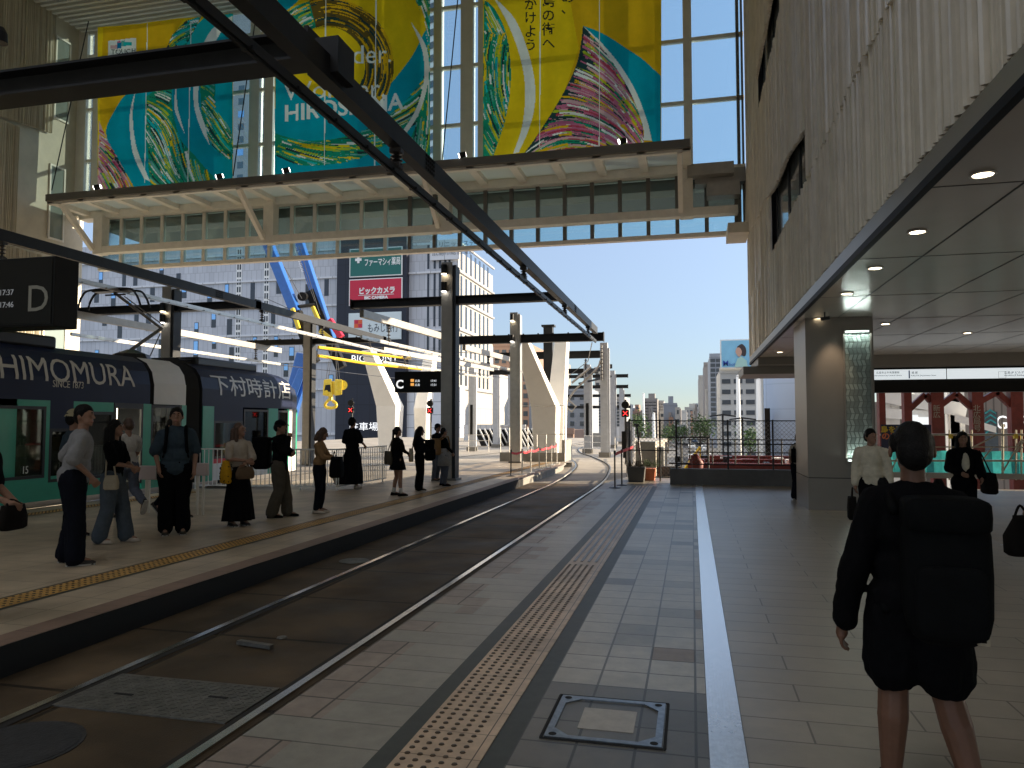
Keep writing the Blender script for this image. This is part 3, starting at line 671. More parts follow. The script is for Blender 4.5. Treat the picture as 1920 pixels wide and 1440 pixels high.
# left banner
t, b = banner('left banner with teal waves, white logo square and pink strokes in the corner', [(195, 52), (437, 24), (436, 345), (184, 358)], Ye)
shape(b, [(195, 53), (345, 36), (310, 95), (260, 160), (215, 210), (192, 250), (188, 205)], .002, Go)
shape(b, sm2([(262, 160), (232, 180), (208, 220), (200, 250), (212, 290), (246, 357)]) + [(436, 346), (437, 26), (385, 30), (340, 90), (300, 140)], .003, Te)
shape(b, sm2([(345, 92), (362, 55), (385, 30)]) + [(437, 25)] + sm2([(437, 45), (410, 62), (392, 90)]), .005, Aq)
shape(b, sm2([(376, 92), (398, 52), (436, 30)]) + sm2([(436, 42), (412, 62), (396, 92)]), .006, Wh)
P = sm2([(272, 182), (318, 158), (325, 210), (340, 262), (372, 300), (404, 347), (340, 350), (287, 354), (276, 280), (271, 230), (272, 182)]); shape(b, P, .004, Gr)
strokes(b, P, lambda x, y: .25 + .75 * math.sin((y - 180) / 60) + (x - 270) / 200, 330, GREENS, .006, rs)
P = [(310, 96), (325, 66), (350, 38), (378, 30), (345, 92)]; shape(b, P, .004, Dk); strokes(b, P, lambda x, y: -.9 + (x - 310) / 80, 90, GREENS, .006, rs, (10, 26), (1.5, 3))
P = sm2([(375, 158), (400, 150), (404, 205), (432, 244), (434, 300), (398, 272), (380, 225), (375, 158)]); shape(b, P, .004, Gr); strokes(b, P, lambda x, y: .5 + .5 * math.sin((y - 150) / 50), 150, GREENS, .006, rs)
P = [(187, 228), (205, 270), (225, 305), (252, 357), (184, 358)]; shape(b, P, .004, Ro); strokes(b, P, lambda x, y: .5 + (y - 230) / 180, 130, PINKS, .006, rs, (12, 36))
for L_, Rr in (([(254, 165), (248, 215), (256, 280), (282, 341)], [(272, 341), (248, 285), (243, 215), (254, 165)]), ([(362, 156), (364, 200), (376, 240), (392, 272)], [(392, 272), (384, 235), (372, 195), (373, 152)]), ([(331, 157), (334, 200), (340, 225), (347, 252)], [(347, 252), (335, 225), (328, 200), (331, 157)])):
    shape(b, sm2(L_) + sm2(Rr)[1:], .012, Wh)
for x in (275, 357): shape(b, [(x, 44), (x + 1.6, 44), (x - 4, 342), (x - 5.6, 342)], .014, Wh)
shape(b, [(203, 77), (254, 70), (254, 125), (203, 130)], .015, Wh); 
for (x0_, y0_, x1_, y1_, c) in ((208, 85, 219, 92, Ro), (219, 80, 227, 91, Bl), (227, 76, 233, 87, Se), (231, 79, 247, 86, Aq), (219, 77, 226, 80, Pk)): shape(b, [(x0_, y0_), (x1_, y0_ - 1), (x1_, y1_ - 1), (x0_, y1_)], .017, c)
ptext(b, 'TOUCH', 13, 208, 102, Ik, 1, -.06)
b.build('cloth', CL, t)
# middle banner
t, b = banner('middle banner with white lettering over a yellow ring and teal waves', [(520, -330), (806, -360), (806, 319), (515, 339)], Ye)
shape(b, sm2([(516, 130), (560, 160), (600, 178), (660, 185), (720, 168), (770, 110), (796, 60)]) + [(806, 50), (806, 320), (515, 340)], .003, Te)
shape(b, sm2([(520, 30), (560, 0), (595, -40)]) + [(520, -60)], .004, Te)
def ring(cx, cy, r0, r1, a0, a1, n=28, ky=1.):
    a = [(cx + r1 * math.cos(R(a0 + (a1 - a0) * i / n)), cy - ky * r1 * math.sin(R(a0 + (a1 - a0) * i / n))) for i in range(n + 1)]
    c = [(cx + r0 * math.cos(R(a0 + (a1 - a0) * i / n)), cy - ky * r0 * math.sin(R(a0 + (a1 - a0) * i / n))) for i in range(n + 1)]
    return a + c[::-1]
P = ring(612, 122, 72, 126, -38, 105); shape(b, P, .006, Br)
strokes(b, P, lambda x, y: math.atan2(y - 122, x - 612) + math.pi / 2, 230, BROWNS, .008, rs, (18, 50), (2, 4))
P = ring(612, 122, 73, 124, 105, 150); shape(b, P, .006, Gr); strokes(b, P, lambda x, y: math.atan2(y - 122, x - 612) + math.pi / 2, 80, GREENS, .008, rs, (12, 30), (2, 4))
P = sm2([(516, 250), (560, 262), (620, 262), (690, 240), (760, 190), (806, 130)]) + sm2([(806, 215), (760, 245), (700, 285), (640, 305), (570, 310), (516, 290)]); shape(b, P, .006, Gr)
strokes(b, P, lambda x, y: .3 - (x - 516) / 330 + (y - 250) / 300, 420, GREENS, .008, rs, (16, 46), (1.8, 4))
P = sm2([(760, -40), (796, 40), (800, 130), (790, 200), (770, 260), (740, 300)]) + [(806, 296), (806, -40)]; shape(b, P, .005, Gr)
strokes(b, P, lambda x, y: 1.45 + (y - 120) / 500, 240, GREENS, .014, rs, (16, 46), (1.8, 4))
shape(b, sm2([(770, 40), (800, 90), (803, 150), (785, 215), (745, 272)]) + sm2([(738, 270), (778, 210), (795, 150), (792, 95), (770, 40)])[1:], .0195, Wh)
for x in (614, 707): shape(b, [(x, -335), (x + 2, -335), (x - 4, 310), (x - 6, 310)], .021, Wh)
ptext(b, 'Wonder.', 50, 560, 122, Wh, .95, -.03); ptext(b, 'Wonder.', 50, 530, 187, Wh, 1.05, -.03); ptext(b, 'HIROSHIMA.', 43, 531, 227, Wh, .99, -.1, offset=.022)
b.build('cloth', CL, t)
# right banner
t, b = banner('right banner with dark vertical writing and a pink striped swirl', [(910, -340), (1240, -370), (1240, 272), (906, 304)], Ye)
shape(b, [(1090, -350), (1240, -368), (1240, 273), (1060, 290), (1000, 296), (1050, 200), (1085, 90), (1060, -50)], .002, Go)
P = sm2([(908, 0), (928, 18), (948, 60), (957, 120), (956, 170), (948, 220), (938, 255), (922, 303)]) + [(906, 304)]; shape(b, P, .004, Gr)
strokes(b, P, lambda x, y: 1.9 - (y - 40) / 260 * 1.0 if y > 60 else 1.1, 300, GREENS, .006, rs, (14, 44), (1.6, 3.6))
shape(b, sm2([(932, 0), (965, 35), (988, 90), (1002, 150), (1002, 200), (990, 245), (972, 286)]) + sm2([(962, 287), (978, 240), (984, 190), (982, 140), (970, 90), (950, 40), (925, -5)]), .012, Wh)
P = sm2([(1093, 48), (1084, 110), (1062, 165), (1020, 235), (975, 297)]) + [(1209, 276)] + sm2([(1205, 235), (1185, 180), (1160, 135), (1130, 90), (1093, 48)]); shape(b, P, .004, Dk)
strokes(b, P, lambda x, y: .28 + (x - 1090) / 130 - (y - 200) / 500, 520, PINKS, .006, rs, (16, 52), (1.8, 4.2))
shape(b, sm2([(1093, 48), (1130, 62), (1165, 85), (1205, 112), (1239, 142)]) + [(1239, 273), (1225, 275)] + sm2([(1216, 235), (1196, 180), (1168, 130), (1130, 82), (1093, 48)]), .013, Te)
shape(b, sm2([(1093, 48), (1130, 90), (1160, 135), (1185, 180), (1205, 235), (1208, 264)]) + [(1222, 263)] + sm2([(1216, 235), (1196, 180), (1168, 130), (1130, 82), (1093, 48)]), .0145, Wh)
for x in (1013, 1124): shape(b, [(x, -350), (x + 1.6, -350), (x, 275), (x - 1.6, 275)], .017, Wh)
ptext(b, 'か\nけ\nよ\nう', 25, 982, 16, Ik, 1, 0, 1.02, .012); ptext(b, '島\nの\n街\nへ', 25, 1016, 12, Ik, 1, 0, 1.05, .012); ptext(b, 'あ\n、', 25, 1052, 4, Ik, 1, 0, .85, .012)
b.build('cloth', CL, t)

# ================================================================== columns, cross beams, conductor beams
def column(px_, y, x, ztop, label, lampz=(6.0, 5.5), m='steel_grey', wd=.42, z0=.05, lamps=True):
    t = thing('overhead_line_column', (x, y, z0), label, 'column', 'overhead line columns')
    b = MB(); h = wd / 2
    b.box(x - h, x + h * .55, y - h, y - h + .025, z0, ztop); b.box(x - h, x + h * .55, y + h - .025, y + h, z0, ztop); b.box(x - h * .35, x - h * .15, y - h + .025, y + h - .025, z0, ztop)
    b.box(x - h, x - h + .02, y - h + .025, y + h - .025, z0, ztop)
    b.build('shaft', m, t)
    b = MB(); b.box(x + h * .56, x + h, y - h + .03, y + h - .03, z0, ztop - .1); b.build('cable_cover', 'steel_dark' if m == 'steel_grey' else m, t)
    b = MB(); b.box(x - h - .05, x + h + .05, y - h - .05, y + h + .05, z0, z0 + .06); b.build('base_plate', 'edge_grey', t)
    if lamps:
        for z in lampz:
            b = MB(); b.tube([(x - h * .5, y - h - .09, z + .16), (x - h * .5, y - h - .09, z - .1)], .085, 12); lo = b.build('lamp', 'steel_dark', t)
            b = MB(); b.tube([(x - h * .5, y - h - .09, z - .1), (x - h * .5, y - h - .09, z - .115)], .07, 12); b.build('lens', 'lamp_warm' if z == lampz[0] else 'lamp_white', lo)
    return t
column(845, 20.3, -6.7, 6.25, 'dark grey column in the shade carrying the letter C departure sign')
column(968, 29.8, -7.0, 6.2, 'sunlit column near the platform tip with red tape at its foot', m='alu', lampz=(5.95, 5.1))
column(325, 20.3, -15.95, 5.95, 'column standing behind the tram joint, partly sunlit', lampz=(5.25, 4.9), z0=-.17)
column(585, 30.0, -16.45, 6.3, 'sunlit cream column standing just past the tram nose', m='steel_grey', z0=-.17, lamps=False)
column(-200, 6.3, -10.2, 6.3, 'dark column beyond the left picture edge holding the nearest cross beam', lamps=False)
def cross(x0, x1, y, z, label, wd=.26, ht=.24, clips=False, m='steel_dark'):
    t = thing('cross_beam', ((x0 + x1) / 2, y, z), label, 'cross beam', 'overhead cross beams')
    b = MB(); b.ibeam((x0, y, z), (x1, y, z), wd, ht, .025); b.build('girder', m, t)
    b = MB(); b.box(x1 - .02, x1 + .02, y - wd / 2 - .02, y + wd / 2 + .02, z - ht / 2 - .02, z + ht / 2 + .02); b.box(x0 - .02, x0 + .02, y - wd / 2 - .02, y + wd / 2 + .02, z - ht / 2 - .02, z + ht / 2 + .02); b.build('end_plate', m, t)
    if clips:
        b = MB(); n = int((x1 - x0) / .62)
        for k in range(n): b.box(x0 + .3 + k * .62, x0 + .36 + k * .62, y - .03, y + .03, z + ht / 2, z + ht / 2 + .05)
        b.build('bird_clip', m, t)
    return t
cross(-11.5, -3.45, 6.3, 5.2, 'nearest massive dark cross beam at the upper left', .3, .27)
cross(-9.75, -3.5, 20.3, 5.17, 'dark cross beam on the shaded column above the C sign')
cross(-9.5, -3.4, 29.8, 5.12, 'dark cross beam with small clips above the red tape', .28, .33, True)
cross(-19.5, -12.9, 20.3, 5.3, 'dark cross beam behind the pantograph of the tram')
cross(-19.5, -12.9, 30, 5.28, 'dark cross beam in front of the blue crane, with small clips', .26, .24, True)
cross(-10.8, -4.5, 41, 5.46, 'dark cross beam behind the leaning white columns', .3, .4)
def insulator(mb, p, top):
    mb.tube([(p.x, p.y, top), (p.x, p.y, p.z)], .022, 6)
    for k in range(4): z = p.z + (top - p.z) * (.2 + .2 * k); mb.lathe((p.x, p.y, z - .02), [(.03, 0), (.075, .015), (.03, .04)], 12)
    mb.box(p.x - .07, p.x + .07, p.y - .05, p.y + .05, top - .05, top)
    mb.box(p.x - .06, p.x + .06, p.y - .06, p.y + .06, p.z - .0, p.z + .06)
def conductor(x, y0, y1, zb, zr, label, hang, mb_='steel_dark', mr='steel_dark', dx=0., gusset=()):
    t = thing('overhead_conductor_beam', (x, (y0 + y1) / 2, zb), label, 'overhead beam', 'overhead conductor beams')
    b = MB(); b.beam((x, y0, zb), (x + dx, y1, zb), .14, .23); b.build('beam', mb_, t)
    b = MB(); b.beam((x, y0, zr + .05), (x + dx, y1, zr + .05), .06, .085); b.beam((x, y0, zr - .006), (x + dx, y1, zr - .006), .03, .02)
    n = int((y1 - y0) / .7)
    for k in range(n): yy = y0 + .35 + k * .7; b.box(x + dx * (yy - y0) / (y1 - y0) - .05, x + dx * (yy - y0) / (y1 - y0) + .05, yy - .02, yy + .02, zr + .0, zr + .03)
    b.build('contact_rail', mr, t)
    for yy in hang:
        b = MB(); insulator(b, Vector((x + dx * (yy - y0) / (y1 - y0), yy, zr + .08)), zb - .125); b.build('insulator', 'insulator', t)
    b = MB()
    for yy in gusset:
        for i in range(5):
            for j in range(4): b.tube([(x + .071, yy + i * .07, zb - .08 + j * .055), (x + .08, yy + i * .07, zb - .08 + j * .055)], .018, 6)
    if gusset: b.build('bolt_group', 'black_recess', t)
    return t
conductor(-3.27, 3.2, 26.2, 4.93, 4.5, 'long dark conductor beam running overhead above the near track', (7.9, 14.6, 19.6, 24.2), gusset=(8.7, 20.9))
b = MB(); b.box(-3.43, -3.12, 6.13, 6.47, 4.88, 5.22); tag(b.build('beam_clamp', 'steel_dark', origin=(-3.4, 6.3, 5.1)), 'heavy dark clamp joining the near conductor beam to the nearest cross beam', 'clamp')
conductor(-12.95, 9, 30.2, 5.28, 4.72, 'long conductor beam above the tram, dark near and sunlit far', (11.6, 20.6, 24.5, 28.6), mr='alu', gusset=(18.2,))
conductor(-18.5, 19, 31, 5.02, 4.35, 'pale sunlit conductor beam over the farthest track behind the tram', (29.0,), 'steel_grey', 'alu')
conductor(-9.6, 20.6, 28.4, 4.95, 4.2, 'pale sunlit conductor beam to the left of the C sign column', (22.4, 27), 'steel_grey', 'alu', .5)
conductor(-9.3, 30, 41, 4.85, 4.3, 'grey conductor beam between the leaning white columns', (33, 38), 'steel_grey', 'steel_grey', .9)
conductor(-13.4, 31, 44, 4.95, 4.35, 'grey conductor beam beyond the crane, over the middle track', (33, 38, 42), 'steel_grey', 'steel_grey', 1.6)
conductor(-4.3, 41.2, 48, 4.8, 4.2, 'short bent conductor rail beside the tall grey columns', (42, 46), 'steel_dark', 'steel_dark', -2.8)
# contact wires
b = MB()
for pts in ([(-12.95, 30.2, 4.7), (-12.2, 44, 4.6), (-10.5, 60, 4.6)], [(-18.5, 31, 4.35), (-17.2, 45, 4.4)], [(-9.1, 28.4, 4.2), (-8.5, 45, 4.3)], [(-3.4, 26.2, 4.5), (-4.6, 34, 4.5), (-7.6, 46, 4.5)], [(-16.4, 30, 5.0), (-12.5, 40, 4.6)], [(-16.4, 30, 5.2), (-9.6, 36, 5.1)]):
    b.tube(pts, .018, 5)
tag(b.build('contact_wires', 'wire', origin=(-10, 40, 4.5)), 'thin contact wires fanning out between the far columns', 'wires')
for i, (y, z) in enumerate(((0, 0), (1, 0))):
    p = [PY(597, 651, 31), PY(700, 664, 35), PY(770, 672, 38)] if i == 0 else [PY(597, 667, 31), PY(690, 682, 35), PY(790, 692, 39)]
    b = MB(); b.tube(p, .07, 8); tag(b.build('insulated_pipe', 'pipe_yellow', origin=p[0]), 'upper yellow insulating pipe below the white bank sign' if i == 0 else 'lower yellow insulating pipe below the white bank sign', 'pipe', 'yellow insulating pipes')
# leaning white columns
def rect(cx, cy, wx, wy, z): return [(cx - wx / 2, cy - wy / 2, z), (cx + wx / 2, cy - wy / 2, z), (cx + wx / 2, cy + wy / 2, z), (cx - wx / 2, cy + wy / 2, z)]
def vcol(x, y, s, label, z0=-.17, gx=0):
    b = MB(); b.loft([rect(x, y, .95 * s, .95 * s, z0), rect(x - .02 * s, y, 1.18 * s, 1.18 * s, 2.4 * s), rect(x - .92 * s, y - .9 * s, .55 * s, .8 * s, 5.45 * s)], 0)
    o = b.build('leaning_column', 'off_white', origin=(x, y, z0)); tag(o, label, 'column', 'leaning white columns'); bevel(o, .025 * s, 1)
    return o
def vcol2(x, y, s, label, z0=-.17):
    b = MB(); b.loft([rect(x + .1, y, .66 * s, .9 * s, z0), rect(x + .08 * s, y, .8 * s, 1.0 * s, 2.4 * s), rect(x + .12 * s, y + 1.2 * s, .62 * s, .8 * s, 5.75 * s)], 0)
    o = b.build('leaning_column', 'off_white', origin=(x, y, z0)); tag(o, label, 'column', 'leaning white columns'); bevel(o, .025 * s, 1)
    return o
vcol(-6.55, 34, 1.0, 'sunlit white column leaning left, nearest the platform tip')
vcol2(-6.35, 35.3, 1.0, 'pale column leaning right, directly behind the nearest leaning column')
vcol(-18.9, 45, 1.15, 'white column leaning left, beside the yellow hook block')
vcol2(-17.2, 46.2, 1.1, 'shaded white column leaning right behind the C sign')
# far grey columns
for px, pb, pt, y, lab in ((1102, 849, 684, 46, 'grey column with a dark plate, left of the tallest bare column'), (1134, 856, 643, 41, 'tallest bare grey column right of the curved track'), (885, 846, 690, 48, 'grey column by the row of slanted dark panels'), (930, 842, 690, 55, 'thin grey column behind the dark slanted panels'), (957, 838, 700, 60, 'faint grey column far behind the sunlit column'), (1149, 845, 695, 56, 'light grey column in front of the grey office block'), (1166, 842, 725, 66, 'slim grey column behind the red cross signal')):
    p = PY(px, pb, y); q = PY(px, pt, y); p.z = -.17
    b = MB(); h = .2 if y < 60 else .18; b.box(p.x - h, p.x + h, y - h, y + h, p.z, q.z); b.box(p.x + h, p.x + h + .1, y - h * .6, y + h * .6, p.z, q.z - .3)
    o = tag(b.build('overhead_line_column', 'col_grey', origin=p), lab, 'column', 'overhead line columns')
    b = MB(); b.box(p.x - h - .1, p.x + h + .1, y - h - .1, y + h + .1, p.z, p.z + .25); b.build('base_plate', 'edge_grey', o)
    if px in (1102, 885): b = MB(); b.box(p.x - .08, p.x + .1, y - h - .02, y - h, .9, 2.9); b.build('dark_plate', 'sign_black', o)
cross(-12.5, -5.6, 46, 4.9, 'far dark cross beam left of the tallest bare column', .3, .3)
for k, (y, z, x0_, x1_) in enumerate(((56, 5.2, -9, -4.6), (56, 4.4, -9, -4.6), (66, 4.1, -11, -5.2), (66, 3.1, -11, -5.2))):
    cross(x0_, x1_, y, z, ['upper slim cross beam by the light grey column', 'lower slim cross beam by the light grey column', 'upper thin cross beam behind the signal', 'lower thin cross beam behind the signal'][k], .2, .25)

q = PY(1029, 610, 40.8); b = MB(); b.box(q.x - .25, q.x + .25, 40.5, 40.95, 3.4, q.z); b.box(q.x - .36, q.x + .36, 40.45, 41.0, q.z - .1, q.z); tag(b.build('hanging_post', 'steel_dark', origin=q), 'short thick dark post on the beam behind the leaning white column', 'post')
for px_, y_, z0_, z1_, lab in ((1128, 40.6, 4.0, 5.9, 'tall stack of insulators beside the top of the tallest bare column'), (1098, 40.7, 4.2, 5.2, 'shorter insulator stack left of the tallest bare column')):
    q = PY(px_, 640, y_); b = MB(); b.tube([(q.x, y_, z0_), (q.x, y_, z1_)], .035, 6)
    for k in range(9): b.lathe((q.x, y_, z0_ + (z1_ - z0_) * (k + .5) / 9.5), [(.05, 0), (.12, .02), (.05, .05)], 10)
    tag(b.build('insulator_stack', 'insulator', origin=q), lab, 'insulator')
b = MB(); b.tube(spline([PY(1060, 760, 40.6), PY(1075, 735, 40.6), PY(1098, 712, 40.6), PY(1120, 690, 40.6), PY(1126, 676, 40.6)], 5), .06, 6); b.tube([PY(1072, 718, 40.4), PY(1108, 688, 40.4)], .07, 6); b.tube([PY(1066, 750, 40.4), PY(1080, 762, 40.4), PY(1072, 772, 40.4), PY(1062, 764, 40.4)], .06, 6); tag(b.build('cable_bundle', 'steel_grey', origin=PY(1060, 760, 40.6)), 'looped cables and bent conductor hanging under the far beam by the tallest bare column', 'cables')

# ================================================================== tram
TX, TZ = -12.2, 3.15
def tram_ring(y, s=0., zt=0., x_in=0.):
    # cross-section, right (platform) side first; s narrows towards the nose
    h = 1.25 - s; cx = TX - 1.25; pts = [(h, .16), (h, 2.1), (h, 2.55 - zt * .3), (h - .07, 2.85 - zt * .6), (h - .22, 3.06 - zt), (h - .5, 3.2 - zt), (0, 3.26 - zt)]
    full = pts + [(-x, z) for x, z in pts[-2::-1]]
    return [(cx + x, y, z) for x, z in full]
tram = thing('tram', (TX - 1.25, 14, 0), 'green and navy tram with gold lettering standing at the island platform', 'tram')
TE = 0.004
def body(y0, y1, nose=False, name='body_section'):
    b = MB(); rings = [tram_ring(y0), tram_ring(y1)] if not nose else [tram_ring(y0), tram_ring(y1 - 1.7), tram_ring(y1 - .9, .06, .05), tram_ring(y1 - .35, .22, .2), tram_ring(y1 - .05, .55, .55), tram_ring(y1, .75, .8)]
    n = len(rings[0]); 
    for k in range(len(rings) - 1):
        for i in range(n):
            a = rings[k]; e = rings[k + 1]; j = (i + 1) % n
            zc = (a[i][2] + a[j][2]) / 2
            c = 1 if (i == 0 or i == n - 2) else (2 if i == n - 1 else 0)
            if c == 1:
                continue
            b.quad(a[i], a[j], e[j], e[i], c)
    b.add(rings[0], [tuple(range(n))[::-1]], 3); b.add(rings[-1], [tuple(range(n))], 3 if not nose else 0)
    return b.build(name, ['navy', 'tram_green', 'tram_black', 'bellows'], tram, smooth=False)
body(-4, 14.85); 
NY = 22.2
o = body(16.75, NY, True)
b = MB(); b.box(TX - 1.9, TX - 1.25 + .0, -3.9, 14.8, .3, .5); b.box(TX - 2.49, TX - 2.45, -3.9, 21, .17, 2.1); b.build('far_side', 'tram_interior', tram)
b = MB(); b.box(TX - 2.4, TX - .1, -3.9, 14.8, .17, .34); b.box(TX - 2.4, TX - .1, 16.8, 20.6, .17, .34); b.build('floor', 'tram_interior', tram)
# near side wall of the lower body: green posts and skirts with glazing between
def side(y0, y1, z0, z1, m, nm, e=0., th=.05): b = MB(); b.box(TX - th, TX + e, y0, y1, z0, z1); return b.build(nm, m, tram)
for y0, y1, wnd in ((-4, 6.5, 0), (6.5, 8.1, 1), (8.1, 8.5, 0), (8.5, 10.9, 1), (10.9, 11.35, 0)):
    if wnd:
        side(y0, y1, .16, .62, 'tram_green', 'skirt'); side(y0, y1, 2.0, 2.1, 'tram_green', 'window_header'); o = side(y0, y1, .62, 2.0, 'tram_black', 'window', -.03, .04)
    else: side(y0, y1, .16, 2.1, 'tram_green', 'side_panel')
side(11.0, 12.5, .16, .62, 'tram_green', 'skirt', .002); 
yA = lambda px: PX(px, 800, TX).y
def win(pa, pb, z0, z1, nm='window'):
    y0, y1 = yA(pa), yA(pb); b = MB(); t_ = .06
    b.box(TX - .05, TX + .003, y0, y1, z1 - t_, z1); b.box(TX - .05, TX + .003, y0, y1, z0, z0 + t_); b.box(TX - .05, TX + .003, y0, y0 + t_, z0 + t_, z1 - t_); b.box(TX - .05, TX + .003, y1 - t_, y1, z0 + t_, z1 - t_)
    o = b.build(nm, 'tram_black', tram); g = MB(); g.box(TX - .03, TX - .02, y0 + t_, y1 - t_, z0 + t_, z1 - t_); g.build('pane', 'glass_tram', o); return o
def pan(pa, pb, z0, z1, m='tram_green', nm='side_panel'): return side(yA(pa), yA(pb), z0, z1, m, nm)
win(-60, 86, .6, 1.98); pan(-60, 86, .16, .6); pan(-60, 86, 1.98, 2.1); pan(86, 93, .16, 2.1); pan(93, 137, 1.55, 2.1, 'navy'); pan(93, 137, .16, .5, 'bench_pink'); win(93, 137, .5, 1.55)
pan(137, 142, .16, 2.1); win(142, 212, .5, 1.9); pan(142, 212, 1.9, 2.1); pan(142, 212, .16, .5)
# open doorway
y0, y1 = yA(214), yA(268); b = MB(); b.box(TX - .05, TX + .003, y0, y1, 1.98, 2.1); b.box(TX - .05, TX + .003, y0, y0 + .06, .3, 1.98); b.box(TX - .05, TX + .003, y1 - .06, y1, .3, 1.98); b.build('door_frame', 'tram_black', tram)
b = MB(); b.tube([(TX - .3, y0 + .4, .34), (TX - .3, y0 + .4, 2.05)], .018); b.tube([(TX - 1.6, y1 - .4, .34), (TX - 1.6, y1 - .4, 2.05)], .018); b.build('grab_pole', 'lamp_warm', tram)  # poles are no lamps, glow put into their material
pan(268, 283, .16, 2.1); win(283, 340, .95, 2.08); pan(283, 340, .16, .95); pan(340, 349, .16, 2.1)
b = MB(); b.quad((TX + .004, yA(287), 2.1), (TX + .004, yA(347), 2.1), (TX + .004, yA(347), 2.6), (TX + .004, yA(287), 2.6)); 
cx = TX - 1.25; rr = tram_ring(0)
for i in range(2, 5): b.quad((rr[i][0] + .004, yA(287), rr[i][2] + .002), (rr[i][0] + .004, yA(347), rr[i][2] + .002), (rr[i + 1][0] + .004, yA(347), rr[i + 1][2] + .003), (rr[i + 1][0] + .004, yA(287), rr[i + 1][2] + .003))
b.build('white_band', 'off_white', tram)
# bellows
b = MB(); k = 0; y = 14.86
while y < 16.74:
    s = .1 if k % 2 else .02; b.loft([tram_ring(y, s, s), tram_ring(min(y + .1, 16.75), .1 if s < .05 else .02, .1 if s < .05 else .02)], 0, False); y += .1; k += 1
b.build('bellows', 'bellows', tram)
# front car side
pan(380, 401, .16, 2.1); pan(401, 455, 1.72, 2.1, 'navy'); win(401, 455, .72, 1.72); win(457, 503, .72, 2.05); pan(401, 503, .6, .72, 'tape_red'); pan(401, 503, .16, .6, 'white_paint'); pan(503, 521, .16, 2.1); win(521, 540, .6, 2.05, 'cab_window'); pan(521, 540, .16, .6, 'white_paint')
b = MB(); rA = [tram_ring(NY - .9, .06)[0], tram_ring(NY - .35, .22)[0], tram_ring(NY - .04, .6)[0]]
pts = [(TX, 20.9), (rA[0][0], rA[0][1]), (rA[1][0], rA[1][1]), (rA[2][0], rA[2][1]), (TX - 1.25, NY), (TX - 1.9, NY - .04), (TX - 2.28, NY - .35), (TX - 2.44, NY - .9)]
for i in range(len(pts) - 1):
    (a, c), (e, f) = pts[i], pts[i + 1]
    b.quad((a, c, .16), (e, f, .16), (e, f, .75), (a, c, .75), 0); b.quad((a, c, .75), (e, f, .75), (e, f, 2.1), (a, c, 2.1), 1 if i > 0 else 0)
b.build('nose', ['white_paint', 'pane_dark'], tram)
b = MB(); b.box(TX - .1, TX + .0, 20.9, 21.02, .2, 2.1); b.box(TX - .34, TX - .2, 21.72, 21.86, .2, 2.1); b.build('nose_pillar', 'tram_green', tram)
b = MB(); b.box(TX - 2.2, TX - .4, 9, 12.6, 3.16, 3.42); bevel(b.build('roof_box', 'tram_black', tram), .05); b = MB(); b.box(TX - 2.1, TX - .5, 17.2, 20, 3.18, 3.42); bevel(b.build('roof_box', 'tram_black', tram), .05)
pc = PX(215, 545, -13.2); pb = Vector((-13.3, pc.y + .7, 3.45)); kn = Vector((-13.3, pc.y + 1.75, 4.1))
b = MB(); b.tube([pb, kn], .045); b.tube([kn, pc + Vector((0, 0, -.05))], .035); b.tube([pb + Vector((.05, .6, -.1)), kn + Vector((0, -.05, -.15))], .014); b.tube([kn + Vector((.06, 0, .08)), pc + Vector((.06, .25, -.1))], .014)
b.build('pantograph_arm', 'edge_grey', tram)
b = MB()
for dy in (-.18, .12): b.tube(spline([pc + Vector((-.85, dy, -.42)), pc + Vector((-.75, dy, -.15)), pc + Vector((-.5, dy, 0)), pc + Vector((.5, dy, 0)), pc + Vector((.75, dy, -.15)), pc + Vector((.88, dy, -.42))], 5), .025)
b.box(pc.x - .5, pc.x + .5, pc.y - .16, pc.y + .1, pc.z - .04, pc.z + .015); b.tube([pc + Vector((-.25, 0, -.1)), pc + Vector((.3, 0, -.1))], .02); b.build('pantograph_head', 'tram_black', tram)
b = MB(); b.lathe(pb + Vector((0, 0, -.3)), [(.5, 0), (.4, .18), (.1, .3)], 10); b.tube([(-12.9, pb.y + 1.2, 3.3), (-12.9, pb.y + 3.2, 3.35)], .03); b.build('pantograph_base', 'tram_black', tram)
def tramtext(s, size, px0, px1, pyb, m, off=0.):
    a = PX(px0, pyb, TX); y1_ = PX(px1, pyb, TX).y
    o = text(s, size, m, (0, 0, 0), (1, 0, 0), (0, 1, 0), None, offset=off, ext=.003); me = o.data
    wd = max(v.co.x for v in me.vertices); prof = [(1.25, 1.0), (1.25, 2.55), (1.18, 2.85), (1.03, 3.06), (.75, 3.2)]; org = wloc(tram)
    z0 = PX((px0 + px1) / 2, pyb, TX).z
    bm = bmesh.new(); bm.from_mesh(me)
    cut = 2.55 - z0
    for cc in (cut, cut + .308, cut + .566): bmesh.ops.bisect_plane(bm, geom=bm.verts[:] + bm.edges[:] + bm.faces[:], plane_co=(0, cc, 0), plane_no=(0, 1, 0), dist=1e-5)
    bm.to_mesh(me); bm.free()
    for v in me.vertices:
        s_ = z0 - 1.0 + v.co.y; k = 0; e = v.co.z + .007
        while k < 3:
            L_ = math.hypot(prof[k + 1][0] - prof[k][0], prof[k + 1][1] - prof[k][1])
            if s_ <= L_: break
            s_ -= L_; k += 1
        L_ = math.hypot(prof[k + 1][0] - prof[k][0], prof[k + 1][1] - prof[k][1]); dx, dz = (prof[k + 1][0] - prof[k][0]) / L_, (prof[k + 1][1] - prof[k][1]) / L_
        v.co = Vector((TX - 1.25 + prof[k][0] + dx * s_ + dz * e, a.y + v.co.x / wd * (y1_ - a.y), prof[k][1] + dz * s_ - dx * e)) - org
    o.parent = tram; return o
tramtext('SHIMOMURA', .7, -32, 253, 716, 'tram_letter'); tramtext('SINCE 1873', .2, 98, 156, 727, 'tram_letter')
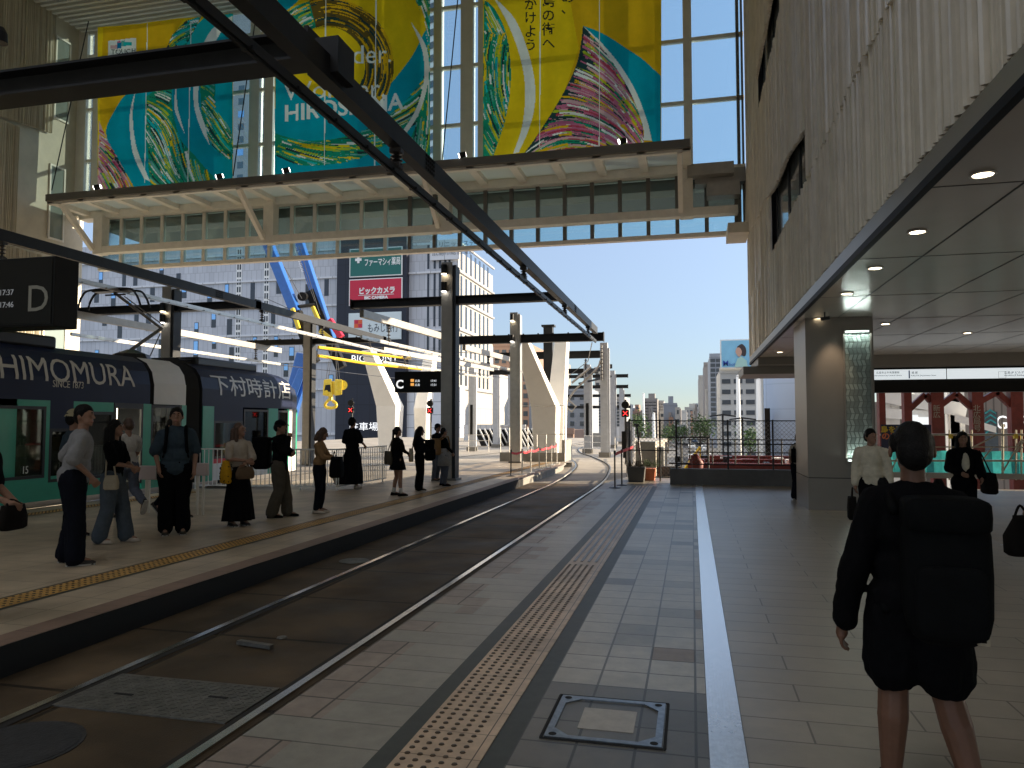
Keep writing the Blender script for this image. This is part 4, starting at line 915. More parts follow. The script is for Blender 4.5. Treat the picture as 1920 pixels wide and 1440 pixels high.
tramtext('下村時計店', .62, 397, 546, 741, 'white_paint', .004); tramtext('15', .2, 40, 52, 888, 'white_paint')
b = MB(); b.box(TX - 1.6, TX - .9, 8.7, 13.6, 2.04, 2.07); b.build('ceiling_light', 'lamp_cool', tram)

# ================================================================== hanging signs
t = thing('departure_sign', (-7.8, 6.7, 3.1), 'big black hanging departure box lettered D at the upper left', 'sign', 'hanging departure signs')
xr = PY(102, 550, 6.75).x
b = MB(); b.box(xr - 2.2, xr, 6.75, 7.08, 2.72, 3.5); bevel(b.build('housing', 'sign_black', t), .01)
b = MB(); b.box(xr - 2.17, xr - .03, 6.742, 6.749, 2.75, 3.47); b.build('screen', 'sign_face', t)
text('D', .42, 'letter_grey', PY(48, 584, 6.738), (1, 0, 0), (0, 0, 1), t); text('17:37', .09, 'letter_dim', PY(-2, 554, 6.738), (1, 0, 0), (0, 0, 1), t); text('17:46', .09, 'letter_dim', PY(-2, 577, 6.738), (1, 0, 0), (0, 0, 1), t)
b = MB(); b.box(xr - 1.9, xr - 1.8, 6.85, 6.95, 3.5, 5.08); b.build('hanger', 'steel_dark', t)
t = thing('departure_sign', (-7.4, 20.2, 2.8), 'black departure board lettered C fixed to the shaded column', 'sign', 'hanging departure signs')
a = PY(740, 697, 20.1); e = PY(832, 735, 20.1); b = MB(); b.box(a.x, -6.9, 20.1, 20.4, e.z, a.z); bevel(b.build('housing', 'sign_black', t), .01)
text('C', .34, 'letter_white', PY(742, 728, 20.096), (1, 0, 0), (0, 0, 1), t, offset=.008)
for yy, tm in ((716, '17:41'), (723.5, '17:51')):
    b = MB(); q = PY(770, yy, 20.097); b.box(q.x, q.x + .1, 20.09, 20.097, q.z, q.z + .08); b.build('route_mark', 'led_orange', t); text('広島', .075, 'led_white', PY(778, yy, 20.096), (1, 0, 0), (0, 0, 1), t); text(tm, .085, 'led_white', PY(807, yy, 20.096), (1, 0, 0), (0, 0, 1), t)
# lit sign band under the bulkhead
t = thing('direction_sign', (8, 24, 3), 'long lit white direction sign band over the lobby exit', 'sign')
b = MB(); b.box(4.95, 16, 24.0, 24.3, 2.56, 3.29); b.build('header', 'sign_black', t)
for x0_, x1_ in ((5.0, 7.19), (7.22, 11.5), (11.53, 15.5)):
    b = MB(); b.box(x0_, x1_, 23.97, 23.999, 2.94, 3.235); b.build('lit_panel', 'sign_lit', t)
def st(s, sz, px, py, m='ink'): return text(s, sz, m, PY(px, py, 23.966), (1, 0, 0), (0, 0, 1), t)
st('広島市立中央図書館', .07, 1643, 700.5); st('Hiroshima City Central Library', .058, 1640, 705.5); st('福 屋', .075, 1709, 700.5); st('FUKUYA Department Store', .058, 1708, 705.5); st('広島 JP ビルディング', .08, 1883, 700.5); st('Hiroshima JP Building', .058, 1883, 705)
b = MB(); q = PY(1706, 708, 23.968); b.box(q.x - .03, q.x, 23.96, 23.969, 2.97, 3.2); b.build('blue_bar', 'ink_blue', t)
b = MB(); q = PY(1873, 709, 23.968); h_ = .19
for (u0, u1, v0, v1) in ((0, h_, 0, .006), (0, h_, h_ - .006, h_), (0, .006, .006, h_ - .006), (h_ - .006, h_, .006, h_ - .006)): b.box(q.x - .01 + u0, q.x - .01 + u1, 23.964, 23.969, q.z + v0, q.z + v1)
b.build('square_mark', 'steel_grey', t)
# mirror post and benches on the platform
t = thing('mirror_post', PZ(410, 906, .05), 'dark post with a white backed mirror standing in front of the tram', 'mirror post')
q = t.location; b = MB(); b.tube([q, q + Vector((0, 0, 2.0))], .03); b.build('post', 'steel_dark', t)
zc = 2.0; b = MB(); p0, p1, p2, p3 = [PY(x_, y_, q.y) for x_, y_ in ((378, 706), (395, 706), (395, 745), (386, 745))]; b.poly([p0, p1, p2, p3], (0, .04, 0)); b.build('mirror_back', 'off_white', t)
b = MB(); b.box(p1.x - .02, q.x + .15, q.y - .02, q.y + .02, 1.92, 1.98); b.build('arm', 'steel_dark', t)
def bench(px0, px1, pyt, pyb, pyg, label, first=[None]):
    g = PZ((px0 + px1) / 2, pyg, .05); y = g.y; a = PY(px0, pyt, y); e = PY(px1, pyb, y)
    t = thing('leaning_rail', g, label, 'leaning rail', 'pale leaning rails on the platform')
    b = MB(); b.hexa([(a.x, y, e.z), (e.x, y, e.z), (e.x, y + .08, e.z), (a.x, y + .08, e.z)], [(a.x, y - .03, a.z), (e.x, y - .03, a.z), (e.x, y + .06, a.z), (a.x, y + .06, a.z)]); bevel(b.build('board', 'bench_pink', t), .015)
    for x in (a.x + .2, e.x - .2): b = MB(); b.box(x - .018, x + .018, y + .01, y + .045, .05, e.z); b.build('leg', 'champagne', t)
bench(256, 296, 873, 900, 962, 'pale leaning rail behind the woman in jeans'); bench(362, 388, 868, 892, 966, 'pale leaning rail right of the man in the blue grey shirt')
# railing at the end of the platform
def railing(pts, h, label, sp=.11, m='white_paint', z0=.05, bars=True, rails_=1, r=.012):
    t = thing('railing', Vector(pts[0]) , label, 'railing')
    b = MB()
    for i in range(len(pts) - 1):
        p, q = Vector(pts[i]), Vector(pts[i + 1])
        for k in range(rails_): b.beam(p + Vector((0, 0, h * (1 - k / max(1, rails_)) )), q + Vector((0, 0, h * (1 - k / max(1, rails_)))), .05, .03)
        if bars: b.beam(p + Vector((0, 0, .1)), q + Vector((0, 0, .1)), .03, .03)
    b.build('rail', m, t)
    b = MB()
    for i in range(len(pts) - 1):
        p, q = Vector(pts[i]), Vector(pts[i + 1]); n = max(1, int((q - p).length / sp))
        for k in range(n + 1): c_ = p + (q - p) * k / n; b.tube([c_ + Vector((0, 0, .1 if bars and k % 12 else 0)), c_ + Vector((0, 0, h))], r if (bars and k % 12) else r * 1.6, 6)
    b.build('baluster', m, t); return t
railing([(-11.8, 16.0, .05), (-8.25, 16.4, .05), (-8.22, 19.3, .05)], .98, 'white barred railing across the platform end in front of the tram nose')
# barrier posts with red tape
def stanchion(px, py, h, label, m='steel_grey', z=.05, grp='thin posts of the red tape barrier'):
    q = PZ(px, py, z); t = thing('barrier_post', q, label, 'barrier post', grp)
    b = MB(); b.tube([q, q + Vector((0, 0, h))], .02, 8); b.lathe(q + Vector((0, 0, h - .08)), [(.03, 0), (.03, .08), (.01, .09)], 10); b.build('pole', m, t)
    b = MB(); b.lathe(q, [(.15, 0), (.15, .012), (.03, .03)], 18); b.build('foot', m, t); return q
bp_ = [((958, 893), 'black post at the near end of the red tape, beside the sunlit column', 'steel_dark'), ((979, 890), 'second thin post along the red tape', 'alu'), ((995, 886), 'third thin post along the red tape', 'alu'), ((1011, 881), 'middle thin post of the red tape barrier', 'alu'), ((1024, 877), 'thin post third from the far end of the red tape', 'alu'), ((1034, 872), 'thin post second from the far end of the red tape', 'alu'), ((1044, 868), 'thin post at the far end of the red tape', 'alu')]
qs = [stanchion(p[0], p[1], .8, lab, m) for p, lab, m in bp_]
b = MB()
for i in range(len(qs) - 1):
    n = 6
    for k in range(n):
        u, v = k / n, (k + 1) / n; sg = lambda s: .72 - .05 * math.sin(math.pi * s)
        p, q = qs[i].lerp(qs[i + 1], u), qs[i].lerp(qs[i + 1], v); b.hexa([(p.x, p.y, p.z + sg(u) - .035), (q.x, q.y, q.z + sg(v) - .035), (q.x + .004, q.y + .004, q.z + sg(v) - .035), (p.x + .004, p.y + .004, p.z + sg(u) - .035)], [(p.x, p.y, p.z + sg(u) + .035), (q.x, q.y, q.z + sg(v) + .035), (q.x + .004, q.y + .004, q.z + sg(v) + .035), (p.x + .004, p.y + .004, p.z + sg(u) + .035)])
tag(b.build('barrier_tape', 'tape_red', origin=qs[0]), 'long red tape strung along the thin posts at the platform tip', 'tape')
g2 = 'black posts by the track exit'
q1 = stanchion(1153, 915, .95, 'black barrier post nearest the track, left of its twin', 'steel_dark', 0, g2); q2 = stanchion(1166, 910, .95, 'black barrier post standing next to the mesh gate', 'steel_dark', 0, g2)
b = MB(); e = Vector((-1.75, 23, .9)); b.hexa([q1 + Vector((0, 0, .82)), q2 + Vector((0, 0, .86)), e, e + Vector((.004, 0, 0)), q2 + Vector((.004, .004, .86)), q1 + Vector((.004, .004, .82))], [q1 + Vector((0, 0, .9)), q2 + Vector((0, 0, .94)), e + Vector((0, 0, .07)), e + Vector((.004, 0, .07)), q2 + Vector((.004, .004, .94)), q1 + Vector((.004, .004, .9))])
tag(b.build('barrier_tape', 'tape_red', origin=q1), 'short red tape between the two black posts and the gate', 'tape')
# signals with red crosses
def signal(px, py, y, label, s=1., zg=-.17, box=True):
    c_ = PY(px, py, y); t = thing('tram_signal', (c_.x, y, zg), label, 'signal', 'tram signals showing a red cross')
    b = MB(); b.tube([(c_.x, y, zg), (c_.x, y, c_.z + .62 * s)], .05 * s, 10); b.build('pole', 'steel_dark', t)
    b = MB(); b.box(c_.x - .17 * s, c_.x + .17 * s, y - .22, y - .06, c_.z - .17 * s, c_.z + .17 * s); hd = bevel(b.build('signal_head', 'sign_black', t), .04 * s)
    b = MB()
    for sg in (-1, 1): b.beam((c_.x - .1 * s, y - .226 - .002 * sg, c_.z - .1 * s * sg), (c_.x + .1 * s, y - .226 - .002 * sg, c_.z + .1 * s * sg), .004, .035 * s, up=(0, 1, 0)) if False else b.poly([(c_.x - .11 * s, y - .224 - .003 * sg, c_.z - .085 * s * sg), (c_.x - .085 * s, y - .224 - .003 * sg, c_.z - .11 * s * sg), (c_.x + .11 * s, y - .224 - .003 * sg, c_.z + .085 * s * sg), (c_.x + .085 * s, y - .224 - .003 * sg, c_.z + .11 * s * sg)], (0, -.002, 0))
    b.build('red_cross', 'red_light', hd)
    b = MB(); b.tube([(c_.x, y - .22, c_.z + .38 * s), (c_.x, y - .06, c_.z + .38 * s)], .18 * s, 8); bevel(b.build('upper_lamp', 'sign_black', t), .03)
    if box: b = MB(); b.box(c_.x - .17 * s, c_.x + .17 * s, y - .2, y + .1, .35 * s, 1.3 * s); b.box(c_.x - .12 * s, c_.x + .12 * s, y - .15, y + .1, .1, .35 * s); bevel(b.build('control_box', 'sign_black', t), .02)
signal(1173, 775, 34, 'red cross signal with a black control box beside the mesh gate'); signal(660, 769, 40, 'red cross signal below the yellow hook block', 1.1, box=False); signal(808, 770, 38, 'red cross signal seen just under the C sign', 1.0, box=False)

# ================================================================== the shopping building behind the tracks
mat('clad_grey', (.52, .53, .57), .5, .15, ns=.25, na=.06, joint=(.9, 4.6, .05, .5, .86, 'xz'), jcol=.7)
mat('clad_side', (.46, .44, .41), .5, .1, ns=.2, na=.05, joint=(1.6, 4.6, .05, 0, .93, 'yz'), jcol=.7)
mat('clad_podium', (.66, .67, .7), .5, .1, joint=(2.4, 2.0, .06, 0, .95, 'xz'), jcol=.5)
mat('clad_navy', (.018, .02, .034), .45, .2, joint=(2.2, 3.2, .05, 0, .85, 'xz'), jcol=.5)
mat('slot_dark', (.035, .04, .05), .15, .1); mat('sky_reflection', (.25, .5, .85), .12, .3)  # sky reflection on the panes is put into this blue
BYF = 110.0
bx = lambda px: PY(px, 700, BYF).x
bz = lambda py, px=700: PY(px, py, BYF).z
bb = thing('shopping_building', (bx(700), BYF, -5.0), 'large grey slotted shopping building with a navy sign tower', 'building')
XL, XD0, XD1, XR = bx(120), bx(636), bx(766), bx(858)
yE = PX(924, 515, bx(858) + .02).y
b = MB(); b.box(XL, XD0, BYF, BYF + 40, -5.0, 33, 0); b.box(XD1, XR, BYF, yE - .1, 7, 28.4, 0); b.box(XD1, XR + .6, BYF - .6, BYF + 2, -5.0, 7, 1); b.build('wall', ['clad_grey', 'clad_podium'], bb)
b = MB(); b.box(XD0, XD1, BYF - 1.2, BYF + 25, -5.0, 34); b.build('sign_tower', 'clad_navy', bb)
sx_ = bx(858) + .02
b = MB(); yE = PX(924, 515, sx_).y; b.quad((sx_, BYF + .02, -5.0), (sx_, yE, -5.0), (sx_, yE, 28.6), (sx_, BYF + .02, 28.6)); b.build('side_wall', 'clad_side', bb)
b = MB()
for k in range(6): z = 7 + k * 4.55; b.box(XL, XD0, BYF - .25, BYF - .02, z, z + .28); b.box(XD1, XR, BYF - .25, BYF - .02, z, z + .28); b.box(sx_ + .02, sx_ + .35, BYF, yE, z, z + .3)
b.box(XL, XD0, BYF - .3, BYF - .02, -.2, .2); b.build('floor_band', 'clad_podium', bb)
rs = random.Random(12); slots = []
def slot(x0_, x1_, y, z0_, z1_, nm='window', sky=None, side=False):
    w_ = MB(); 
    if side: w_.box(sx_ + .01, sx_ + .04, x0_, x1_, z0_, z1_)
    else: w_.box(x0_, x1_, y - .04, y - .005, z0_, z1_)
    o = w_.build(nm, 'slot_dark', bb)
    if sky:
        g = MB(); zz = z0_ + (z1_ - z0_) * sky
        g.box(x0_ + .08, x1_ - .08, y - .06, y - .042, zz, z1_ - .1); g.build('pane', 'sky_reflection', o)
n = 0
for fl_ in range(-1, 5):
    z = 7.3 + fl_ * 4.55; x = XL + 2
    while x < XD0 - 1.5 and n < 62:
        if bx(160) < x and (x < bx(430) or x > bx(505) or rs.random() < .4):
            h_ = rs.uniform(1.6, 3.9); up = rs.random() < .5; z0_ = z + .1 if not up else z + 4.15 - h_
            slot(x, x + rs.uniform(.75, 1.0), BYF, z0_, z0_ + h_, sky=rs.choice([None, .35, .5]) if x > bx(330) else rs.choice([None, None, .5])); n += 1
        x += rs.uniform(2.2, 5.4)
# ladder like window stacks
for pxs in (445, 497):
    b = MB(); g = MB(); x0_, x1_ = bx(pxs - 5), bx(pxs + 5)
    b.box(x0_, x1_, BYF - .05, BYF - .01, -2, 31)
    for k in range(26):
        z = -2 + k * 1.27; g.box(x0_ + .15, (x0_ + x1_) / 2 - .08, BYF - .08, BYF - .055, z + .2, z + 1.1); g.box((x0_ + x1_) / 2 + .08, x1_ - .15, BYF - .08, BYF - .055, z + .2, z + 1.1)
    o = b.build('window_stack', 'white_paint', bb); g.build('pane', 'slot_dark', o)
for px_, k0, k1 in ((776, 0, 4), (790, 0, 4), (800, 0, 5), (812, 0, 5), (822, 0, 5), (832, 0, 5), (840, 1, 5)):
    for k in range(k0, k1): z = 7.5 + k * 4.55; slot(bx(px_), bx(px_ + (3 if px_ < 800 else 4)), BYF, z + .2, z + 4.0 if px_ > 795 else z + 3.9) if (px_ > 795 and k > 0) else None
for k in range(5):
    z = 7.35 + k * 4.55; y = BYF + 1.2; 
    while y < yE - 1.5:
        slot(y, y + 1.0, 0, z + .3, z + 3.9, 'window', None, True); y += 2.6
for k in range(3):
    b = MB(); 
    for j in range(5): b.box(bx(771) + j * 1.1, bx(771) + j * 1.1 + .06, BYF - .64, BYF - .61, -5 + k * 4, -1.2 + k * 4)
# signs on the navy tower
SY = BYF - 1.22
def bsign(x0p, x1p, y0p, y1p, m, border='white_paint'):
    a, e = PY(x0p, y0p, SY), PY(x1p, y1p, SY); w_ = MB()
    w_.box(a.x, e.x, SY - .25, SY - .03, e.z, a.z); o = w_.build('sign_panel', border, bb); o2 = MB(); o2.box(a.x + .15, e.x - .15, SY - .28, SY - .252, e.z + .15, a.z - .15); o2.build('sign_face', m, o); return o
def btext(s, px, py, hpx, m, o, wpx=None, off=0.):
    sz = hpx * BYF * 1.0 / FPX * 1.12; q = PY(px, py, SY - .3); t_ = text(s, sz, m, q, (1, 0, 0), (0, 0, 1), o, ext=.01, offset=off)
    if wpx:
        xs = [v.co.x for v in t_.data.vertices]; x0_ = min(xs); k_ = (PY(px + wpx, py, SY).x - q.x) / (max(xs) - x0_)
        for v in t_.data.vertices: v.co.x = x0_ + (v.co.x - x0_) * k_
    return t_
mat('sign_green', (.01, .13, .11), .5); mat('sign_red', (.55, .015, .05), .5); mat('sign_pale', (.62, .7, .72), .5); mat('sign_orange', (.7, .12, .03), .5)
o = bsign(657, 755, 468, 516, 'sign_green'); btext('ファーマシィ薬局', 682, 498, 15, 'white_paint', o, 68, .02)
b = MB(); q = PY(672, 487, SY - .3); b.box(q.x - .55, q.x + .55, q.y - .03, q.y, q.z - .2, q.z + .2); b.box(q.x - .2, q.x + .2, q.y - .034, q.y - .001, q.z - .55, q.z + .55); b.build('cross_mark', 'white_paint', o)
o = bsign(656, 755, 525, 570, 'sign_red'); btext('ビックカメラ', 672, 551, 13, 'white_paint', o, 68, .05); btext('BIC CAMERA', 683, 561, 7, 'white_paint', o, 46, .04)
b = MB(); q = PY(672, 554, SY - .3); b.box(q.x, PY(740, 554, SY).x, q.y - .02, q.y, q.z - .04, q.z + .04); b.build('rule', 'white_paint', o)
o = bsign(655, 753, 588, 636, 'sign_pale', 'sign_pale'); btext('もみじ銀行', 688, 622, 18, 'ink', o, 58)
b = MB(); q = PY(664, 615, SY - .3)
for i in range(2):
    for j in range(2): b.box(q.x + i * .7, q.x + i * .7 + .68, q.y - .02 , q.y, q.z + j * .65, q.z + j * .65 + .63, (i + j) % 2)
b.build('logo_blocks', ['sign_orange', 'sign_red'], o)
o = bsign(659, 752, 414, 442, 'white_paint'); btext('個別のトライ', 664, 429, 13, 'ink', o, 84); btext('トラ', 662, 440, 9, 'ink', o)
btext('BIGFRONT', 658, 679, 18, 'letter_white', bb, 88); btext('駐車場', 654, 806, 16, 'letter_white', bb, 56)
b = MB(); a, e = PY(808, 452, BYF - .3), PY(862, 486, BYF - .3); b.box(a.x, e.x, BYF - .6, BYF - .3, e.z, a.z); o = b.build('sign_panel', 'clad_podium', bb)
t_ = text('クリニックステップ', 1.0, 'ink', PY(810, 464, BYF - .62), (1, 0, 0), (0, 0, 1), o); t_ = text('広島市総合健診', 1.0, 'ink', PY(810, 479, BYF - .62), (1, 0, 0), (0, 0, 1), o)
text('歯', 2.2, 'white_paint', PY(558, 440, BYF - .05), (1, 0, 0), (0, 0, 1), bb)
# tower
mat('tower_wall', (.34, .35, .36), .5, ns=.1, na=.05); mat('tower_glass', (.1, .13, .16), .15)
TY = 165.0; tx = lambda px: PY(px, 300, TY).x
tw = thing('tower_block', (tx(640), TY, -5.0), 'tall grey residential tower rising behind the shopping building', 'building')
kk = (TY + 30) / TY; b = MB(); b.hexa([(tx(430), TY, -5), (tx(792), TY, -5), (tx(792) * kk, TY + 30, -5), (tx(430) * kk, TY + 30, -5)], [(tx(430), TY, 150), (tx(792), TY, 150), (tx(792) * kk, TY + 30, 150), (tx(430) * kk, TY + 30, 150)]); b.build('wall', 'tower_wall', tw)
b = MB(); kk = (TY + 20) / TY; b.hexa([(tx(792.5), TY + .5, -5), (tx(816), TY + .5, -5), (tx(816) * kk, TY + 20, -5), (tx(794) * kk, TY + 20, -5)], [(tx(792.5), TY + .5, 150), (tx(816), TY + .5, 150), (tx(816) * kk, TY + 20, 150), (tx(794) * kk, TY + 20, 150)])
b.build('balcony_column', 'white_paint', tw); b = MB(); g = MB()
for k in range(44): z = 8 + k * 3.2; b.hexa([(tx(797), TY + .3, z), (tx(815), TY + .3, z + .6), (tx(815), TY + .48, z + .6), (tx(797), TY + .48, z)], [(tx(797), TY + .3, z + 1.6), (tx(815), TY + .3, z + 2.2), (tx(815), TY + .48, z + 2.2), (tx(797), TY + .48, z + 1.6)])
b.build('balcony_window', 'tower_glass', tw)
for k in range(22):
    for px_ in (445, 470, 488): w_ = MB(); z = 30 + k * 3.3; w_.box(tx(px_), tx(px_ + 11), TY - .05, TY - .01, z, z + 1.7); w_.build('window', 'sky_reflection' if k % 3 == 0 and px_ == 445 else 'tower_glass', tw)

# ================================================================== crane and hook
cr = thing('mobile_crane', PY(565, 760, 62), 'blue mobile crane with two telescopic booms and black boom heads', 'crane')
CYY = 62
def boomseg(p, q, w_, h_, m, nm): b = MB(); b.beam(p, q, w_, h_); return bevel(b.build(nm, m, cr), .04, 1)
P_ = lambda x, y, d=0: PY(x, y, CYY + d)
boomseg(P_(566, 615), P_(478, 395), .72, .9, 'crane_blue', 'boom'); boomseg(P_(640, 690, 2), P_(583, 545, 2), .7, .95, 'sign_black', 'boom_root')
bo = boomseg(P_(622, 640, 2), P_(534, 372, 2), .66, .85, 'crane_blue', 'boom')
boomseg(P_(556, 585, -.6), P_(590, 680, -.6), .7, .9, 'sign_black', 'boom_root'); boomseg(P_(548, 578, -1.3), P_(560, 616, -1.3), .3, .35, 'crane_yellow', 'boom_cylinder'); boomseg(P_(586, 575, .7), P_(597, 600, .7), .3, .35, 'crane_yellow', 'boom_cylinder')
for s_, px_, py_ in (('Corporation', 552, 452), ('LTM1300', 598, 577)):
    d_ = (P_(622, 640, 1.4) - P_(534, 372, 1.4)).normalized(); text(s_, .62, 'white_paint', P_(px_, py_, 1.35), d_, Vector((0, 0, 1)).cross(Vector((0, -1, 0))).cross(Vector((0, 1, 0))) if False else Vector((-d_.z, 0, d_.x)) * -1, cr) if s_ != 'LTM1300' else None
b = MB(); b.tube([P_(566, 556, .2), P_(570, 556, 1.3)], .42, 14); b.tube([P_(560, 575, 0), P_(590, 571, 1)], .16, 8); b.build('winch', 'sign_black', cr)
b = MB(); b.hexa([P_(525, 775), P_(548, 790), P_(556, 790, 2.5), P_(530, 775, 2.5)], [P_(556, 660), P_(590, 668), P_(590, 668, 2.5), P_(556, 660, 2.5)]); b.hexa([P_(540, 740, -1), P_(556, 745, -1), P_(556, 745, 1), P_(540, 740, 1)], [P_(560, 690, -1), P_(574, 694, -1), P_(574, 694, 1), P_(560, 690, 1)]); bevel(b.build('superstructure', 'crane_blue', cr), .1)
b = MB(); a = P_(520, 800); b.box(a.x, a.x + 9, CYY - 1.5, CYY + 1.5, -4.2, -2.6); bevel(b.build('carrier', 'crane_blue', cr), .1)
for k in range(4): b = MB(); b.tube([(a.x + 1 + k * 2.2, CYY - 1.7, -4.35), (a.x + 1 + k * 2.2, CYY - 1.2, -4.35)], .68, 18); b.build('wheel', 'rope', cr)
b = MB()
for x0_, y0_, x1_, y1_ in ((533, 500, 566, 560), (549, 450, 590, 565), (560, 460, 600, 590), (556, 585, 500, 560)): b.tube([P_(x0_, y0_, -.8), P_(x1_, y1_, -.2)], .03, 5)
b.build('rope', 'rope', cr)
b = MB(); b.beam(P_(618, 600, .5), P_(640, 632, .5), .5, .5, 0); b.beam(P_(600, 620, .3), P_(626, 640, .3), .2, .4, 1); b.build('jib_mount', ['sign_red', 'crane_yellow'], cr)
HB = 58
q = PY(625, 735, HB); t = thing('hook_block', q, 'big yellow crane hook block hanging in front of the navy tower', 'hook block')
H_ = lambda x, y, d=0: PY(x, y, HB + d)
b = MB(); b.hexa([H_(605, 741, -.4), H_(624, 745, -.4), H_(624, 745, .4), H_(605, 741, .4)], [H_(607, 712, -.4), H_(622, 710, -.4), H_(622, 710, .4), H_(607, 712, .4)]); b.hexa([H_(627, 742, -.4), H_(641, 740, -.4), H_(641, 740, .4), H_(627, 742, .4)], [H_(628, 711, -.4), H_(642, 712, -.4), H_(642, 712, .4), H_(628, 711, .4)]); b.hexa([H_(622, 740, -.25), H_(629, 740, -.25), H_(629, 740, .25), H_(622, 740, .25)], [H_(621, 715, -.25), H_(630, 715, -.25), H_(630, 715, .25), H_(621, 715, .25)]); bevel(b.build('sheave_housing', 'crane_yellow', t), .06)
b = MB(); b.hexa([H_(608, 733, -.45), H_(620, 735, -.45), H_(620, 735, -.41), H_(608, 733, -.41)], [H_(610, 722, -.45), H_(619, 721, -.45), H_(619, 721, -.41), H_(610, 722, -.41)]); b.build('cover_plate', 'sign_black', t)
b = MB(); b.tube([H_(642, 722, -.3), H_(642, 722, .3)], .42, 16); b.tube([H_(612, 736, -.5), H_(612, 736, -.42)], .2, 12); b.tube([H_(634, 736, -.5), H_(634, 736, -.42)], .2, 12); b.build('sheave', 'crane_yellow', t)
b = MB(); b.tube([H_(620, 740), H_(620, 752)], .2, 8); b.tube(spline([H_(618, 748), H_(610, 757), H_(611, 763), H_(620, 765), H_(629, 763), H_(630, 757), H_(624, 752)], 5), .13, 8); b.build('hook', 'crane_yellow', t)
b = MB()
for x in (611, 616, 632, 637): b.tube([H_(x, 712), PY(626 + (x - 624) * .2, 640, HB + 1)], .025, 4)
b.build('hoist_rope', 'rope', t)

# ================================================================== city beyond
mat('cty_a', (.4, .39, .37), .7, ns=.1, na=.08); mat('cty_b', (.27, .25, .24), .7, ns=.1, na=.1); mat('cty_c', (.5, .49, .46), .7, ns=.1, na=.06); mat('cty_d', (.26, .29, .34), .6, ns=.1, na=.06); mat('cty_e', (.3, .19, .14), .75, ns=.1, na=.1); mat('cty_win', (.06, .075, .09), .2)
ALLW = 0
def tower(pxl, pxr, pyt, y, m, label, side=None, wr=0, wc=0, depth=18, cap=None, wm='cty_win', pyb=800, wz=.55, ww=.6, band=False, rz=None):
    a = PY(pxl, pyt, y); e = PY(pxr, pyt, y)
    t = thing('city_building', ((a.x + e.x) / 2, y, -5.0), label, 'building', 'city buildings down the street')
    b = MB(); b.box(a.x, e.x, y, y + depth, -5.0, a.z); b.build('wall', m, t)
    if cap: 
        c0, c1, cy = cap; b = MB(); p = PY(c0, cy, y + 4); b.box(p.x, PY(c1, cy, y + 4).x, y + 3, y + 8, a.z + .003, p.z); b.build('roof_house', m, t)
    b = MB(); b.box(a.x - .15, e.x + .15, y - .15, y - .003, a.z - .7, a.z + .3); b.box(a.x, e.x, y + .003, y + .3, a.z, a.z + .3); b.build('parapet', m, t)
    zb = PY(pxl, pyb, y).z
    for i in range(wr):
        for j in range(wc):
            cw = (e.x - a.x) / wc; ch = (a.z - 1 - zb) / wr; x = a.x + j * cw + cw * (1 - ww) / 2; z = zb + i * ch + ch * .2
            w_ = MB(); w_.box(x, x + cw * ww, y - .1, y - .01, z, z + ch * wz); w_.build('window', wm, t)
    if band:
        b = MB(); ch = (a.z - zb) / wr
        for i in range(wr): b.box(a.x, e.x, y - 1.1, y - .02, zb + i * ch, zb + i * ch + 1.0)
        b.build('balcony', m, t)
    return t
tower(1207, 1232, 748, 330, 'cty_b', 'brownish apartment block with balconies, left of the pair beyond the fence', wr=9, wc=3, cap=(1216, 1228, 738), band=True)
tower(1232, 1244, 752, 345, 'cty_a', 'narrow middle block with side balconies between two taller ones', wr=9, wc=2, band=True)
tower(1244, 1269, 757, 310, 'cty_d', 'blank blue grey block with a stair head on its roof', cap=(1253, 1262, 743))
tower(1269, 1288, 770, 420, 'cty_c', 'small bright cream block right of the blue grey one')
tower(1284, 1308, 764, 480, 'cty_a', 'distant pale block in the gap at the street end', wr=4, wc=3, cap=(1292, 1304, 757))
tower(1295, 1306, 772, 440, 'cty_e', 'small distant brown block at the street end', wr=5, wc=2)
tower(1187, 1206, 772, 370, 'cty_e', 'reddish brown block behind the white poles', wr=6, wc=4)
tower(1260, 1287, 798, 250, 'cty_d', 'low blue grey house behind the mesh gate', wr=2, wc=4, pyb=815)
tower(1166, 1187, 760, 400, 'cty_d', 'faint bluish block behind the red cross signal', wr=5, wc=3)
tower(1310, 1322, 705, 300, 'cty_a', 'pale slab block, first of the tall row on the right side of the street', depth=40)
tower(1320, 1333, 681, 260, 'cty_b', 'taller grey slab, second in the row on the right side of the street', depth=30)
tower(1331, 1352, 665, 210, 'cty_d', 'rounded glass fronted block left of the billboard building', wr=14, wc=2, depth=30, ww=.85, wz=.7)
tower(1323, 1331, 731, 240, 'cty_c', 'thin white slab in front of the tall row', depth=8)
ob = tower(1350, 1440, 693, 135, 'cty_c', 'white office building with ribbon windows under the billboard', wr=9, wc=4, depth=20, ww=.72, wz=.42, pyb=880)
a, e = PY(1350, 637, 134), PY(1412, 692, 134); t = thing('billboard', ((a.x + e.x) / 2, 134, e.z), 'blue rooftop billboard with a woman in profile', 'billboard')
b = MB(); b.box(a.x, e.x, 134, 134.6, e.z + .2, a.z); b.build('panel', 'white_paint', t)
mat('bill_blue', (.25, .55, .75), .5, ns=.15, na=.2); mat('bill_hair', (.05, .035, .035), .6); mat('bill_skin', (.6, .36, .27), .6); mat('bill_shirt', (.4, .62, .55), .6)
b = MB(); b.box(a.x + .2, e.x - .2, 133.95, 133.99, e.z + .4, a.z - .2, 0)
bq = lambda x, y, d: PY(x, y, 133.9 - d)
b.poly([bq(x, y, 0) for x, y in sm2([(1382, 650), (1391, 645), (1398, 652), (1399, 662), (1396, 668), (1388, 664), (1384, 656), (1382, 650)])], (0, -.02, 0), 1)
